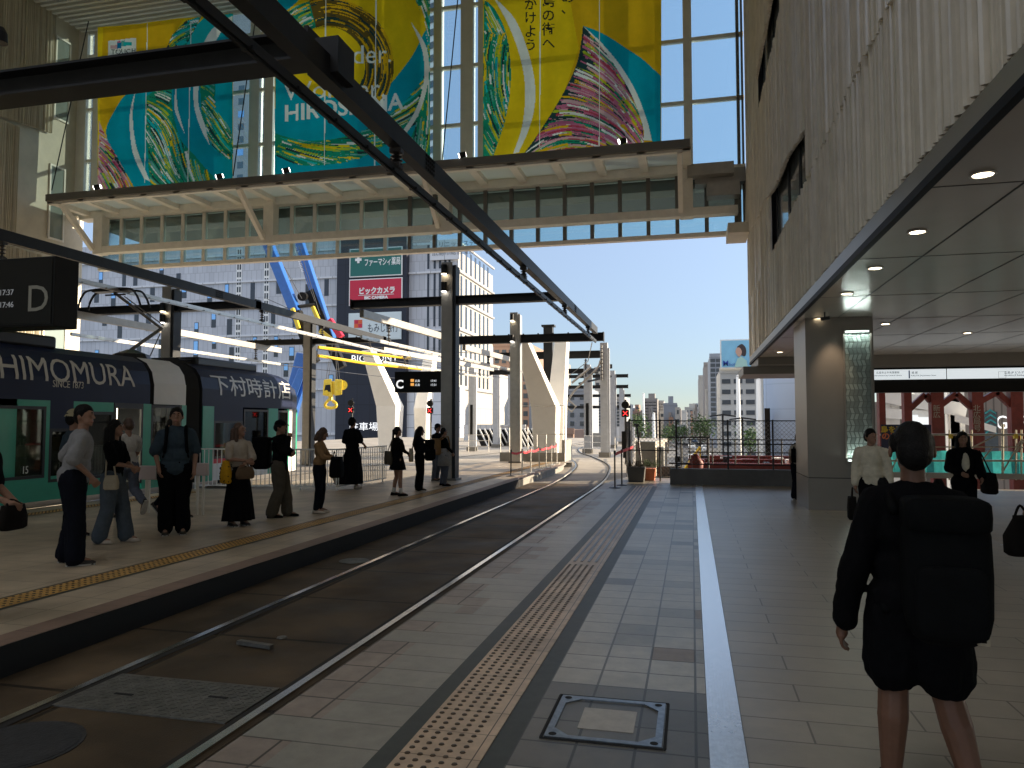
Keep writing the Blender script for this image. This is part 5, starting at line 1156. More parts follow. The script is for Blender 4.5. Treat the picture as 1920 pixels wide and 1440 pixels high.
b.poly([bq(x, y, .05) for x, y in sm2([(1381, 652), (1387, 652), (1391, 660), (1388, 668), (1384, 668), (1380, 662), (1379, 659), (1381, 652)])], (0, -.02, 0), 2)
b.poly([bq(x, y, .1) for x, y in [(1377, 688), (1383, 672), (1390, 668), (1400, 676), (1402, 688)]], (0, -.02, 0), 3)
b.build('picture', ['bill_blue', 'bill_hair', 'bill_skin', 'bill_shirt'], t)
text('M', 1.3, 'ink_blue', PY(1355, 686, 133.8), (1, 0, 0), (0, 0, 1), t, offset=.02); text('morinaga', .7, 'ink_blue', PY(1367, 682, 133.8), (1, 0, 0), (0, 0, 1), t) if False else text('holdings', .75, 'ink_blue', PY(1367, 686, 133.8), (1, 0, 0), (0, 0, 1), t)
# left and centre blocks behind the far columns
tower(925, 992, 645, 190, 'cty_e', 'brown apartment block with small windows behind the sunlit column', wr=9, wc=5, depth=20)
tower(992, 1100, 728, 150, 'cty_d', 'grey block with rows of small paired windows behind the leaning columns', wr=7, wc=6, depth=20, ww=.4, wz=.5, pyb=850)
tower(1090, 1128, 742, 175, 'cty_d', 'grey hotel block between the tall grey columns', wr=9, wc=4, ww=.45)
tower(1012, 1055, 678, 260, 'cty_b', 'taller brownish block rising behind the beam', wr=10, wc=4)
tower(1140, 1166, 742, 140, 'cty_a', 'grey block with slanted white stair edges by the signal', wr=8, wc=2)
tower(1115, 1136, 690, 230, 'cty_c', 'sunlit cream slab glimpsed between the grey columns', wr=6, wc=2)
tower(870, 926, 700, 135, 'cty_c', 'white low block with a red painted corner behind the dark panels')
b = MB(); p = PY(900, 742, 134.8); b.box(p.x, PY(922, 742, 134.8).x, 134.6, 134.98, PY(900, 765, 134.8).z, p.z); tag(b.build('red_sign', 'sign_red', origin=p), 'plain red sign on the white block behind the lattice mast', 'sign')
tower(1010, 1075, 806, 120, 'cty_e', 'low pinkish station annex behind the leaning columns', wr=1, wc=3, pyb=830)
tower(1430, 1444, 690, 60, 'cty_c', 'slim glazed stair block left of the blue grey drum', wr=7, wc=2, ww=.85, wz=.8, depth=6, wm='sky_reflection', pyb=820)
mat('drum_blue', (.3, .38, .52), .5, joint=(2.2, 1.5, .03, 0, .97, 'xz'), jcol=.85)
p = PY(1475, 735, 46); t = thing('round_building', (p.x + 1.2, 48, -5.0), 'blue grey drum shaped building beside the pillar', 'building')
b = MB(); b.lathe((p.x + .9, 48, -5.0), [(2.0, 0), (2.0, p.z + 7.5), (.1, p.z + 7.5)], 40); b.build('drum_wall', 'drum_blue', t, True)
b = MB(); b.box(p.x - .5, p.x + .4, 47, 49, p.z, p.z + 2.2); b.build('roof_tank', 'white_paint', t)
b = MB(); b.box(p.x - 1.2, p.x - .9, 46.4, 46.6, -4, .9 + 1.65); b.build('door_leaf', 'sign_black', t)
b = MB(); rc = random.Random(31)
for k in range(190):
    yy = rc.uniform(240, 640); px_ = rc.uniform(930, 1312)
    if 1276 < px_ < 1302: continue
    pw = rc.uniform(4, 11) if px_ > 1165 else rc.uniform(8, 16); pt = rc.uniform(756, 796) if px_ > 1165 else rc.uniform(742, 790)
    q = PY(px_, pt, yy); wd = (PY(px_ + pw, pt, yy).x - q.x) / 2; b.box(q.x - wd, q.x + wd, yy, yy + 12, -5, q.z, rc.randrange(5)); nf = max(1, int((q.z + 5) / 3.2))
    for f_ in range(nf):
        z_ = q.z - 1 - f_ * 3.2
        for m_ in range(max(1, int(wd / 1.6))):
            if rc.random() < .75: x_ = q.x - wd + .6 + m_ * 3.2; b.box(x_, min(x_ + 1.9, q.x + wd - .3), yy - .12, yy - .02, z_ - 1.4, z_, 5)
tag(b.build('far_rooftops', ['cty_a', 'cty_b', 'cty_c', 'cty_d', 'cty_e', 'cty_win'], origin=(0, 300, -5)), 'mass of low distant city blocks along the skyline', 'city skyline', kind='stuff')
# slanted dark panels, hoarding
mat('hoarding', (.55, .56, .58), .5, joint=(.6, 8, .04, 0, .9, 'xz'), jcol=.6)
a, e = PY(870, 796, 75), PY(985, 796, 75); b = MB(); b.box(a.x, e.x, 75, 75.3, -.2, a.z); tag(b.build('hoarding', 'hoarding', origin=a), 'long white corrugated construction hoarding behind the dark panels', 'hoarding')
a, e = PY(1140, 800, 78), PY(1190, 800, 78); b = MB(); b.box(a.x, e.x, 78, 78.3, -.2, a.z); tag(b.build('hoarding', 'hoarding', origin=a), 'short white hoarding right of the tallest bare column', 'hoarding')
a, e = PY(1108, 812, 60), PY(1132, 845, 60); b = MB(); b.box(a.x, e.x, 60, 60.4, -.2, a.z); tag(b.build('hoarding', 'concrete', origin=a), 'grey screen wall between the two tall grey columns', 'hoarding')
pn = None
for k in range(12):
    px_ = 906 + k * 9.4 if k < 6 else 968 + (k - 6) * 7; lab_ = 'slanted dark white edged panel, one of the row left of the sunlit column' if k < 6 else 'slanted dark white edged panel, one seen through the mesh by the leaning column'
    y = 58 + (k % 6) * .6; q = PY(px_, 850, y); q.z = -.17
    if k == 0:
        pn = thing('slanted_panel', q, lab_, 'panel', 'row of slanted dark panels')
        b = MB(); b.hexa([q + Vector((0, -.6, 0)), q + Vector((.55, -.6, 0)), q + Vector((.55, .6, 0)), q + Vector((0, .6, 0))], [q + Vector((-.55, -.6, 1.25)), q + Vector((-.2, -.6, 1.35)), q + Vector((-.2, .6, 1.35)), q + Vector((-.55, .6, 1.25))]); b.build('board', 'sign_black', pn)
        b = MB(); b.beam(q + Vector((.58, -.62, 0)), q + Vector((-.16, -.62, 1.4)), .1, .1); b.build('white_edge', 'white_paint', pn)
    else: copy_at(pn, q, lab_)
# mesh box round the platform tip
t = thing('mesh_screen', (-6.5, 31, .05), 'low grey mesh screen and wall round the foot of the leaning columns', 'fence')
b = MB(); b.box(-8.0, -5.2, 31.0, 31.2, .05, .42); b.box(-5.35, -5.2, 31.2, 33, .05, .95); b.build('base_wall', 'concrete', t)
b = MB()
for k in range(8): b.tube([(-8 + k * .4, 31.1, .42), (-8 + k * .4, 31.1, 1.5 if k < 4 else 1.2)], .02, 6)
b.tube([(-8, 31.1, 1.5), (-6.8, 31.1, 1.5)], .02, 6); b.tube([(-6.8, 31.1, 1.2), (-5.2, 31.1, 1.2)], .02, 6); b.tube([(-5.2, 31.1, .05), (-5.2, 31.1, 2.4)], .03, 6); b.tube([(-7.2, 31.1, 2.4), (-5.2, 31.1, 2.4)], .015, 6); b.build('mesh_frame', 'alu', t)
for k, (pts, lab) in enumerate(((((-4.0, 40, -.17), (-3.0, 40, -.17), (-2.5, 36, -.17)), 'grey pipe railing behind the red cross signal'), (((-6.2, 44, -.17), (-4.9, 42.5, -.17)), 'short grey pipe railing between the tall grey columns'), (((-16, 44, -.17), (-12.6, 46, -.17)), 'grey pipe railing left of the dark panels'))):
    railing(list(pts), 1.1, lab, 1.1, 'alu', bars=False, rails_=3)
# white slender poles
for px_, pt, pb_, y, lab in ((1207, 738, 830, 120, 'white mast left of the brownish apartment block'), (1226, 775, 840, 100, 'short white mast in front of the brownish apartment block'), (1385, 705, 850, 70, 'tapering white mast in front of the white office building'), (1424, 712, 860, 60, 'thick sunlit white mast left of the drum building')):
    q = PY(px_, 800, y); b = MB(); r_ = .22 if px_ != 1424 else .26; b.tube([(q.x, y, -5.0), (q.x, y, PY(px_, pt, y).z)], r_ * 1.2, 10, r1=r_ * .7)
    o = tag(b.build('mast', 'white_paint', smooth=True, origin=(q.x, y, -5.0)), lab, 'mast', 'white masts on the plaza')
    b = MB(); b.lathe((q.x, y, PY(px_, pt, y).z - .05), [(.16, 0), (.18, .08), (.02, .16)], 10); b.build('mast_cap', 'white_paint', o)
for px_, lab in ((1355, 'street lamp with a wide flat hood left of the tapering mast'), (1392, 'second street lamp with a wide flat hood right of the tapering mast')):
    y = 62; q = PY(px_, 779 if px_ == 1355 else 785, y); t = thing('street_lamp', (q.x, y, -5.0), lab, 'street lamp', 'street lamps with wide hoods')
    b = MB(); b.tube([(q.x, y, -5.0), (q.x, y, q.z)], .07, 8); b.build('pole', 'steel_dark', t); b = MB(); b.loft([[(q.x + u * 1.0, y + v * .4, q.z - .12 * abs(u)) for u, v in ((-1, -1), (0, -1), (1, -1), (1, 1), (0, 1), (-1, 1))], [(q.x + u * 1.0, y + v * .4, q.z + .12 - .14 * abs(u)) for u, v in ((-1, -1), (0, -1), (1, -1), (1, 1), (0, 1), (-1, 1))]]); b.build('lamp_hood', 'steel_dark', t)
# cars down on the road
mat('car_white', (.75, .75, .74), .25, coat=.6); mat('car_silver', (.35, .37, .4), .25, .5, coat=.6); mat('car_dark', (.03, .04, .06), .25, coat=.6); mat('car_red', (.4, .03, .03), .25, coat=.6); mat('tyre', (.02, .02, .02), .8); mat('car_blue', (.05, .18, .4), .25, coat=.6)
def car(x, y, m, label):
    z = -4.97; t = thing('parked_car' if False else 'car', (x, y, z), label, 'car', 'cars on the road below')
    b = MB(); pr_ = [(-2.1, .3), (-2.15, .8), (-1.9, .95), (-1.25, 1.0), (-.7, 1.48), (1.1, 1.5), (1.75, 1.02), (2.1, .9), (2.12, .3)]
    b.loft([[(x + sx * .86, y + u, z + v) for u, v in pr_] for sx in (-1, 1)]); bevel(b.build('body', m, t), .06)
    for a_, e_ in ((-1.24, -.74), (1.15, 1.7)):
        v0, v1 = (1.02, 1.42) if a_ < 0 else (1.42, 1.04); b = MB(); b.hexa([(x - .72, y + a_ - .02, z + v0), (x + .72, y + a_ - .02, z + v0), (x + .72, y + a_ + .0, z + v0 + .03), (x - .72, y + a_, z + v0 + .03)], [(x - .62, y + e_ - .04, z + v1), (x + .62, y + e_ - .04, z + v1), (x + .62, y + e_, z + v1 + .03), (x - .62, y + e_, z + v1 + .03)]); b.build('windscreen', 'cty_win', t)
    for sx in (-1, 1):
        for wy in (-1.3, 1.3): b = MB(); b.tube([(x + sx * .72, y + wy, z + .31), (x + sx * .9, y + wy, z + .31)], .31, 14); b.build('wheel', 'tyre', t)
        b = MB(); b.box(x + sx * .55 - .16, x + sx * .55 + .16, y - 2.18, y - 2.1, z + .62, z + .78); b.build('headlight', 'white_paint', t)
for i, (px_, y, m, lab) in enumerate(((1300, 128, 'car_white', 'white car nearest behind the mesh fence on the road'), (1310, 165, 'car_silver', 'silver car following the nearest white car'), (1297, 200, 'car_white', 'white car in the middle distance on the road'), (1322, 185, 'car_white', 'white car in the right hand lane of the road'), (1285, 230, 'car_dark', 'dark car in the middle distance on the road'), (1303, 270, 'car_blue', 'bluish car far down the road'), (1290, 300, 'car_silver', 'silver car farthest down the road'), (1313, 240, 'car_dark', 'dark car in the right lane far down the road'))):
    q = PZ(px_, 800, 1.6) if False else PY(px_, 830, y); car(q.x, y, m, lab)
# street trees far off
rt = random.Random(4)
def tree(x, y, z0, h, r_, label):
    t = thing('street_tree', (x, y, z0), label, 'tree', 'street trees along the road'); b = MB(); b.tube([(x, y, z0), (x + .1, y, z0 + h * .55)], .18, 7, r1=.08)
    for k in range(4): a_ = k * 1.6; b.tube([(x + .05, y, z0 + h * .4), (x + math.cos(a_) * r_ * .6, y + math.sin(a_) * r_ * .6, z0 + h * .7)], .07, 5, r1=.03)
    b.build('trunk', 'bark', t); b = MB()
    for k in range(420):
        c_ = rt.choice([(0, 0, .72), (.4, .2, .62), (-.4, -.1, .66), (.1, -.4, .8), (-.15, .3, .86)]); v = Vector((rt.gauss(0, .34), rt.gauss(0, .34), rt.gauss(0, .3))); p = Vector((x + (c_[0] + v.x) * r_, y + (c_[1] + v.y) * r_, z0 + h * c_[2] + v.z * r_ * .9)); s_ = rt.uniform(.12, .3)
        u = Vector((rt.uniform(-1, 1), rt.uniform(-1, 1), rt.uniform(-1, 1))).normalized() * s_; w2 = u.cross(Vector((rt.uniform(-1, 1), rt.uniform(-1, 1), rt.uniform(-1, 1)))).normalized() * s_; b.quad(p - u, p - w2 * .6, p + u, p + w2 * .6)
    b.build('crown', 'leaf', t)
for px_, y, h, r_, lab in ((1268, 150, 6.5, 2.2, 'leafy street tree left of the road, behind the mesh gate'), (1252, 170, 6, 2, 'street tree farthest left, below the brownish block'), (1312, 140, 8, 2.6, 'dark street tree at the right kerb by the tall row'), (1325, 165, 8, 2.4, 'street tree in front of the thin white slab'), (1283, 240, 6, 2, 'small street tree far along the left kerb'), (1405, 110, 6, 2.2, 'street tree at the foot of the white office building'), (1199, 110, 8.5, 2.0, 'green tree at the foot of the left white mast')):
    tree(PY(px_, 800, y).x, y, -5.0, h, r_, lab)

# ================================================================== mesh fences and works at the deck edge
def mesh_fence(p, q, z0, z1, label, posts, sp=.115, mid=True):
    p, q = Vector(p), Vector(q); d = q - p; L_ = d.length; d.normalize()
    t = thing('mesh_fence', p, label, 'fence', 'wire mesh fence panels')
    b = MB(); b.tube([p + Vector((0, 0, z1)), q + Vector((0, 0, z1))], .017, 6); b.tube([p + Vector((0, 0, z0)), q + Vector((0, 0, z0))], .016, 6)
    if mid: b.tube([p + Vector((0, 0, z0 + (z1 - z0) * .47)), q + Vector((0, 0, z0 + (z1 - z0) * .47))], .018, 6)
    b.build('rail', 'steel_dark', t)
    for s_ in posts: b = MB(); c_ = p + d * L_ * s_; b.tube([c_ + Vector((0, 0, 0)), c_ + Vector((0, 0, z1 + .03))], .024, 8); b.build('post', 'steel_dark', t)
    b = MB(); H_ = z1 - z0; n_ = int((L_ + H_) / sp)
    for k in range(n_):
        for sg in (0, 1):
            s0 = k * sp - H_; a0_, a1_ = s0, s0 + H_; za, zb_ = 0, H_
            if a0_ < 0: za = -a0_; a0_ = 0
            if a1_ > L_: zb_ = H_ - (a1_ - L_); a1_ = L_
            if a1_ - a0_ < .02: continue
            if sg: za, zb_ = H_ - za, H_ - zb_
            b.tube([p + d * a0_ + Vector((0, 0, z0 + za)), p + d * a1_ + Vector((0, 0, z0 + zb_))], .0045, 3, cap=False)
    b.build('wire_mesh', 'wire', t); return t
mesh_fence((-1.8, 22.2, 0), (-.45, 22.0, 0), .1, 1.74, 'mesh gate panel left of the open ramp, beside the black posts', (0, .66, 1))
mesh_fence((-1.9, 22.3, 0), (-2.4, 31, 0), .1, 1.7, 'mesh fence running away along the curve beside the track', (.3, .6, 1), .16)
mesh_fence((-.42, 20.95, .42), (4.6, 21.1, .42), .12, 1.3, 'long mesh fence on the dark kerb wall in front of the road', (0, .27, .5, .75, 1))
b = MB(); b.box(-.6, 4.9, 20.85, 21.25, 0, .42); tag(b.build('kerb_wall', 'concrete_dark', origin=(2, 21, 0)), 'low dark kerb wall under the long mesh fence', 'kerb wall')
b = MB(); b.box(-1.1, -.35, 24.0, 24.3, 0, .3); tag(b.build('kerb_block', 'concrete_dark', origin=(-.7, 24, 0)), 'short dark kerb block at the end of the ramp', 'kerb wall')
for i, (x, y, lab) in enumerate(((-1.55, 21.6, 'dark planter box with dry plants beneath the mesh gate'), (-1.22, 22.3, 'orange planter box leaning beside the dark planter'))):
    t = thing('planter', (x, y, 0), lab, 'planter', None); b = MB(); b.loft([rect(x, y, .42 - .14 * i, .5, 0), rect(x, y, .5 - .16 * i, .6 - .2 * i, .42 - .08 * i)]); bevel(b.build('box', 'planter' if i == 0 else 'orange', t), .01)
    b = MB()
    for k in range(90): p = Vector((x + rt.uniform(-.25, .25), y + rt.uniform(-.3, .3), .4)); e = p + Vector((rt.uniform(-.14, .14), rt.uniform(-.14, .14), rt.uniform(.05, .22))); b.beam(p, e, .012, .004)
    b.build('dry_plant', 'bark' if i == 0 else 'leaf', t)
t = thing('site_cabinet', (-.95, 27, -.2), 'cream ribbed works cabinet with a white frame behind the mesh gate', 'cabinet')
b = MB(); b.box(-2.0, -1.3, 27.4, 28.6, -1, 1.0); b.box(-1.25, -1.0, 27.2, 28, -1, .8); bevel(b.build('cabinet_body', 'champagne_light', t), .02); b = MB(); b.beam((-.9, 27, -1), (-.9, 27, 1.0), .07, .07); b.beam((-.35, 27, -1), (-.35, 27, .8), .07, .07); b.beam((-.9, 27, .95), (-.35, 27.3, .75), .06, .06); b.build('frame', 'white_paint', t); b = MB(); b.box(-.6, -.42, 26.9, 27, -.1, .2); b.box(-.6, -.42, 26.9, 27, .3, .5); b.build('switch_box', 'sign_black', t)
b = MB(); b.tube([(-1.45, 22.6, .2), (-1.62, 22.8, 1.6)], .03, 6); b.box(-1.7, -1.55, 22.75, 22.85, 1.58, 1.64); tag(b.build('leaning_pole', 'steel_dark', origin=(-1.45, 22.6, 0)), 'dark pole leaning against the mesh gate above the planters', 'pole')
t = thing('site_stair', (-.2, 34, -4), 'yellow stair rail climbing behind the open ramp', 'stair rail')
b = MB(); b.tube([(-1.0, 36, -1.4), (.35, 36, .55)], .07, 6); b.tube([(-1.0, 36, -2.1), (.35, 36, -.15)], .05, 6); b.build('handrail', 'crane_yellow', t)
b = MB()
for k in range(8): s_ = k / 7; b.box(-1.0 + 1.35 * s_ - .03, -1.0 + 1.35 * s_ + .03, 35.97, 36.03, -2.1 + 1.95 * s_, -1.4 + 1.95 * s_)
b.build('baluster', 'crane_yellow', t)
t = thing('works_railing', (-.5, 26, -1), 'dark scaffold tubes across the open ramp', 'scaffold rail')
b = MB(); 
for z in (1.2, .35): b.tube([(-.75, 25, z), (.55, 25, z)], .03, 6)
for x in (-.35, .5): b.tube([(x, 25, -1.5), (x, 25, 1.2)], .03, 6)
b.build('tube', 'steel_dark', t)
b = MB(); cs = [(.05 + .1 * math.cos(k), 25.0 + .1 * math.sin(k)) for k in range(9)]
b.loft([[(.12 + (.2 + .06 * math.sin(k * 2.3 + z * 5)) * s_ * math.cos(k * .7), 24.6 + .18 * s_ * math.sin(k * .7), z + .06 * (k % 2)) for k in range(9)] for z, s_ in ((0, .9), (.2, .8), (.4, .9), (.62, .4))]); tag(b.build('red_sheet', 'red_steel', smooth=True, origin=(.1, 24.6, 0)), 'bundle of red sheeting tied at the ramp beside the kerb wall', 'sheeting')
t = thing('works_platform', (3, 38, -2), 'red brown steel working platform with tubes below the fence line', 'platform')
b = MB()
for y in (34, 38, 42): b.ibeam((-.2, y, -.3), (5.6, y, -.3), .3, .45, .04)
for x in (.2, 2.2, 4.2): b.ibeam((x, 33.5, -.74), (x, 42.5, -.74), .3, .4, .04); b.box(x - .12, x + .12, 33.8, 34.1, -5.0, -.95)
b.box(-.1, 5.5, 33.8, 42.2, -.46, -.4); b.build('beam', 'red_steel', t)
b = MB()
for k in range(7): x = -.1 + k * .95; b.tube([(x, 33.7, -.1), (x, 33.7, 1.0)], .03, 6)
for z in (.4, .95): b.tube([(-.2, 33.7, z), (5.8, 33.7, z)], .028, 6)
b.build('tube', 'steel_dark', t)
rw = random.Random(8)
for k in range(26): b = MB(); x = rw.uniform(0, 5.4); y_ = rw.uniform(34.2, 41.5); b.box(x, x + rw.uniform(.2, .8), y_, y_ + rw.uniform(.2, .9), -.398, -.398 + rw.uniform(.1, .5)); b.build('material_pile', rw.choice(['steel_dark', 'steel_dark', 'red_steel', 'red_steel', 'red_steel', 'off_white']), t)
b = MB(); b.box(4.3, 5.2, 35, 36.4, -.39, .45); b.build('crate', 'red_steel', t)

# ================================================================== works seen under the soffit on the right
t = thing('red_steel_frame', (9, 31, -3), 'red brown temporary steel columns with slanting braces beyond the lobby', 'steel frame')
RY = 31.0
cols = [(1652, 10), (1700, 12), (1755, 19), (1830, 17), (1903, 18)]
for px_, wpx in cols:
    x = PY(px_, 760, RY).x; b = MB(); hw = wpx * RY / FPX * .5; b.box(x - hw, x + hw, RY - .2, RY - .17, -5.0, 4.2); b.box(x - hw, x + hw, RY + .17, RY + .2, -5.0, 4.2); b.box(x - .03, x + .03, RY - .17, RY + .17, -5.0, 4.2); b.box(x - hw, x - hw + .02, RY - .17, RY + .17, -5.0, 4.2); b.build('column', 'red_steel', t)
    if px_ in (1755, 1830): text('北\n広\n局\n号' if px_ == 1830 else '新\n広', .26, 'letter_grey', PY(px_ - 6, 770, RY - .22), (1, 0, 0), (0, 0, 1), t, line=.95)
for x0_, y0_, x1_, y1_ in ((1704, 768, 1734, 740), (1745, 752, 1734, 740), (1763, 760, 1792, 738), (1822, 765, 1792, 738), (1838, 752, 1870, 735), (1897, 762, 1868, 735)):
    b = MB(); b.beam(PY(x0_, y0_, RY), PY(x1_, y1_, RY), .25, .2); b.build('brace', 'red_steel', t)
b = MB(); b.ibeam((5.6, RY, 3.25), (16, RY, 3.25), .4, .5, .05); b.ibeam((5.5, RY - 3.5, 3.5), (16, RY + 4, 3.3), .3, .4, .04); b.build('girder', 'red_steel', t)
# white station structure behind
t = thing('white_concourse_frame', (12, 52, -5.0), 'white painted steel concourse frame with an escalator behind the red columns', 'steel frame')
b = MB()
for px_ in (1662, 1678, 1724, 1785, 1790, 1800): p = PY(px_, 760, 50); b.box(p.x - .25, p.x + .25, 50, 50.5, -5.0, 6)
b.beam(PY(1655, 742, 50), PY(1810, 770, 50), .5, .8); b.beam(PY(1655, 775, 50), PY(1760, 780, 50), .4, .6); b.build('frame', 'white_paint', t)
b = MB(); b.hexa([PY(1790, 790, 48), PY(1868, 812, 48), PY(1868, 812, 49.5), PY(1790, 790, 49.5)], [PY(1790, 775, 48), PY(1868, 800, 48), PY(1868, 800, 49.5), PY(1790, 775, 49.5)]); b.build('escalator', 'white_paint', t)
b = MB(); a, e = PY(1708, 778, 49), PY(1722, 800, 49); b.box(a.x, e.x, 49, 49.1, e.z, a.z); a, e = PY(1722, 782, 49), PY(1750, 800, 49); b.box(a.x, e.x, 49.0, 49.1, e.z, a.z); b.build('light_board', 'sign_lit', t)
mat('ribbed_brown', (.2, .17, .15), .6, joint=(.5, 9, .06, 0, .85, 'xz'), jcol=.5)
t = thing('annex_block', (20, 62, -5.0), 'brown ribbed shop block with white capital letters beyond the scaffolding', 'building')
b = MB(); a = PY(1800, 735, 60); b.box(a.x, a.x + 16, 60, 70, -5.0, 6.5, 0); b.box(PY(1640, 700, 66).x, a.x - .1, 66, 72, -5.0, 3.4, 0); b.build('wall', 'ribbed_brown', t); text('GAP', 1.35, 'letter_white', PY(1867, 804, 59.9), (1, 0, 0), (0, 0, 1), t, sx=.8); b = MB(); a = PY(1843, 772, 59.9); b.box(a.x, a.x + .9, 59.85, 59.95, -2, a.z); b.build('shop_window', 'cty_win', t)
for k in range(5): b = MB(); z = .9 + k * .35; b.poly([(a.x + .1, 59.84, z), (a.x + .45, 59.84, z + .25), (a.x + .8, 59.84, z), (a.x + .8, 59.84, z + .12), (a.x + .45, 59.84, z + .37), (a.x + .1, 59.84, z + .12)], (0, -.02, 0)); b.build('chevron', 'teal_net', t)
# scaffold barrier
SYY = 25.3
t = thing('scaffold', (9, SYY, 0), 'tube scaffold barrier with teal netting beyond the lobby floor', 'scaffold')
sp_ = lambda x, y: PY(x, y, SYY)
b = MB()
for px_ in (1662, 1690, 1780, 1806, 1822, 1880, 1905, 1915): b = MB(); b.tube([sp_(px_, 900), sp_(px_, 795 if px_ in (1880,) else 806)], .035 if px_ == 1880 else .026, 7); b.build('standard', 'scaffold', t)
b = MB()
for py_ in (815, 864, 890): b.tube([sp_(1650, py_), sp_(2000, py_)], .03, 7)
b.tube([sp_(1650, 838), sp_(2000, 838)], .02, 6); b.build('ledger', 'scaffold', t); b = MB()
for x0_, y0_, x1_, y1_ in ((1880, 885, 1915, 825), (1812, 845, 1870, 815), (1820, 890, 1860, 840), (1668, 890, 1690, 840), (1905, 850, 1930, 810), (1930, 890, 1975, 825)): b.tube([sp_(x0_, y0_), sp_(x1_, y1_)], .022, 6)
b.build('diagonal', 'scaffold', t)
b = MB(); n_ = 44; x0_, x1_ = sp_(1650, 860).x, 16
for k in range(n_):
    u0, u1 = x0_ + (x1_ - x0_) * k / n_, x0_ + (x1_ - x0_) * (k + 1) / n_; f0, f1 = .06 * math.sin(k * 1.9), .06 * math.sin((k + 1) * 1.9)
    b.quad((u0, SYY + .4 + f0, .05), (u1, SYY + .4 + f1, .05), (u1, SYY + .5 + f1, .78 + .03 * math.sin(k)), (u0, SYY + .5 + f0, .78 + .03 * math.sin(k - 1)))
b.build('netting', 'teal_net', t)
b = MB()
for px_ in (1782, 1806, 1692, 1904): p = sp_(px_, 818); b.box(p.x - .05, p.x + .05, SYY - .06, SYY + .06, p.z - .07, p.z + .07)
b.build('coupler', 'crane_yellow', t)
b = MB(); b.box(4.9, 18, 25.0, 25.2, 0, .16); tag(b.build('kerb_wall', 'concrete', origin=(9, 25, 0)), 'pale kerb under the scaffold barrier beyond the lobby', 'kerb wall')
mat('banner_navy', (.03, .035, .09), .6)
a, e = sp_(1650, 796), sp_(1745, 842); t = thing('site_banner', ((a.x + e.x) / 2, SYY - .1, e.z), 'dark blue site banner with yellow writing on the scaffold', 'banner')
b = MB(); b.box(a.x, e.x, SYY - .12, SYY - .1, e.z, a.z); b.build('cloth', 'banner_navy', t); text('島を遊ぼう', .22, 'crane_yellow', PY(1651, 810, SYY - .13), (1, 0, 0), (0, 0, 1), t, offset=.006); text('のぼせ上げ', .24, 'orange', PY(1653, 823, SYY - .13), (1, 0, 0), (0, 0, 1), t, offset=.008); text('EDIO', .14, 'letter_grey', PY(1670, 836, SYY - .13), (1, 0, 0), (0, 0, 1), t)

t = thing('spotlight', PY(2, 60, 9), 'dark round spotlight cut by the upper left picture edge', 'spotlight')
q = t.location; b = MB(); b.lathe(q + Vector((-.02, 0, -.17)), [(.11, 0), (.1, .16), (.06, .24)], 16); b.build('lamp_body', 'steel_dark', t); b = MB(); b.tube([q + Vector((-.02, 0, .05)), q + Vector((-.5, 0, .3))], .02, 6); b.build('bracket', 'steel_dark', t)

# ================================================================== people
mat('skin', (.27, .145, .095), .55, ns=20, na=.08, spec=.4); mat('skin_tan', (.16, .075, .045), .5, ns=20, na=.1, spec=.4); mat('eye', (.02, .015, .012), .2); mat('lip', (.3, .12, .1), .5); mat('hair_black', (.009, .008, .008), .55, spec=.12, ns=60, na=.4, bump=.6, bs=120); mat('hair_grey', (.3, .27, .24), .7, ns=50, na=.4, bump=.8, bs=90); mat('hair_brown', (.07, .035, .02), .5, ns=60, na=.4, bump=.6, bs=120)
for nm, c_ in (('cl_shirt_grey', (.24, .235, .24)), ('cl_black', (.0045, .0045, .0055)), ('cl_navy', (.007, .008, .013)), ('cl_jeans', (.075, .09, .11)), ('cl_slate', (.04, .058, .075)), ('cl_cream', (.4, .34, .28)), ('cl_white', (.5, .47, .43)), ('cl_khaki', (.08, .068, .052)), ('cl_tan', (.26, .155, .075)), ('cl_greyskirt', (.3, .29, .29)), ('cl_hat', (.36, .31, .2)), ('cl_yellow', (.62, .33, .02)), ('cl_teal', (.0055, .006, .0065)), ('cl_brown', (.13, .085, .055)), ('cl_beige_bag', (.4, .34, .25)), ('cl_shoe', (.05, .045, .04)), ('cl_sole', (.45, .42, .38)), ('cl_ballet', (.5, .42, .35)), ('cl_leather', (.012, .01, .009)), ('cl_denim', (.09, .1, .13)), ('cl_sock', (.55, .52, .48)), ('cl_blouse', (.6, .54, .42))):
    mat(nm, c_, .85, ns=14, na=.14, bump=.35, bs=220, spec=.06)
def capsule(mb, p0, r0, p1, r1, n=10):
    mb.ball(p0, r0, n); mb.ball(p1, r1, n); mb.tube([p0, p1], r0, n, r1=r1)
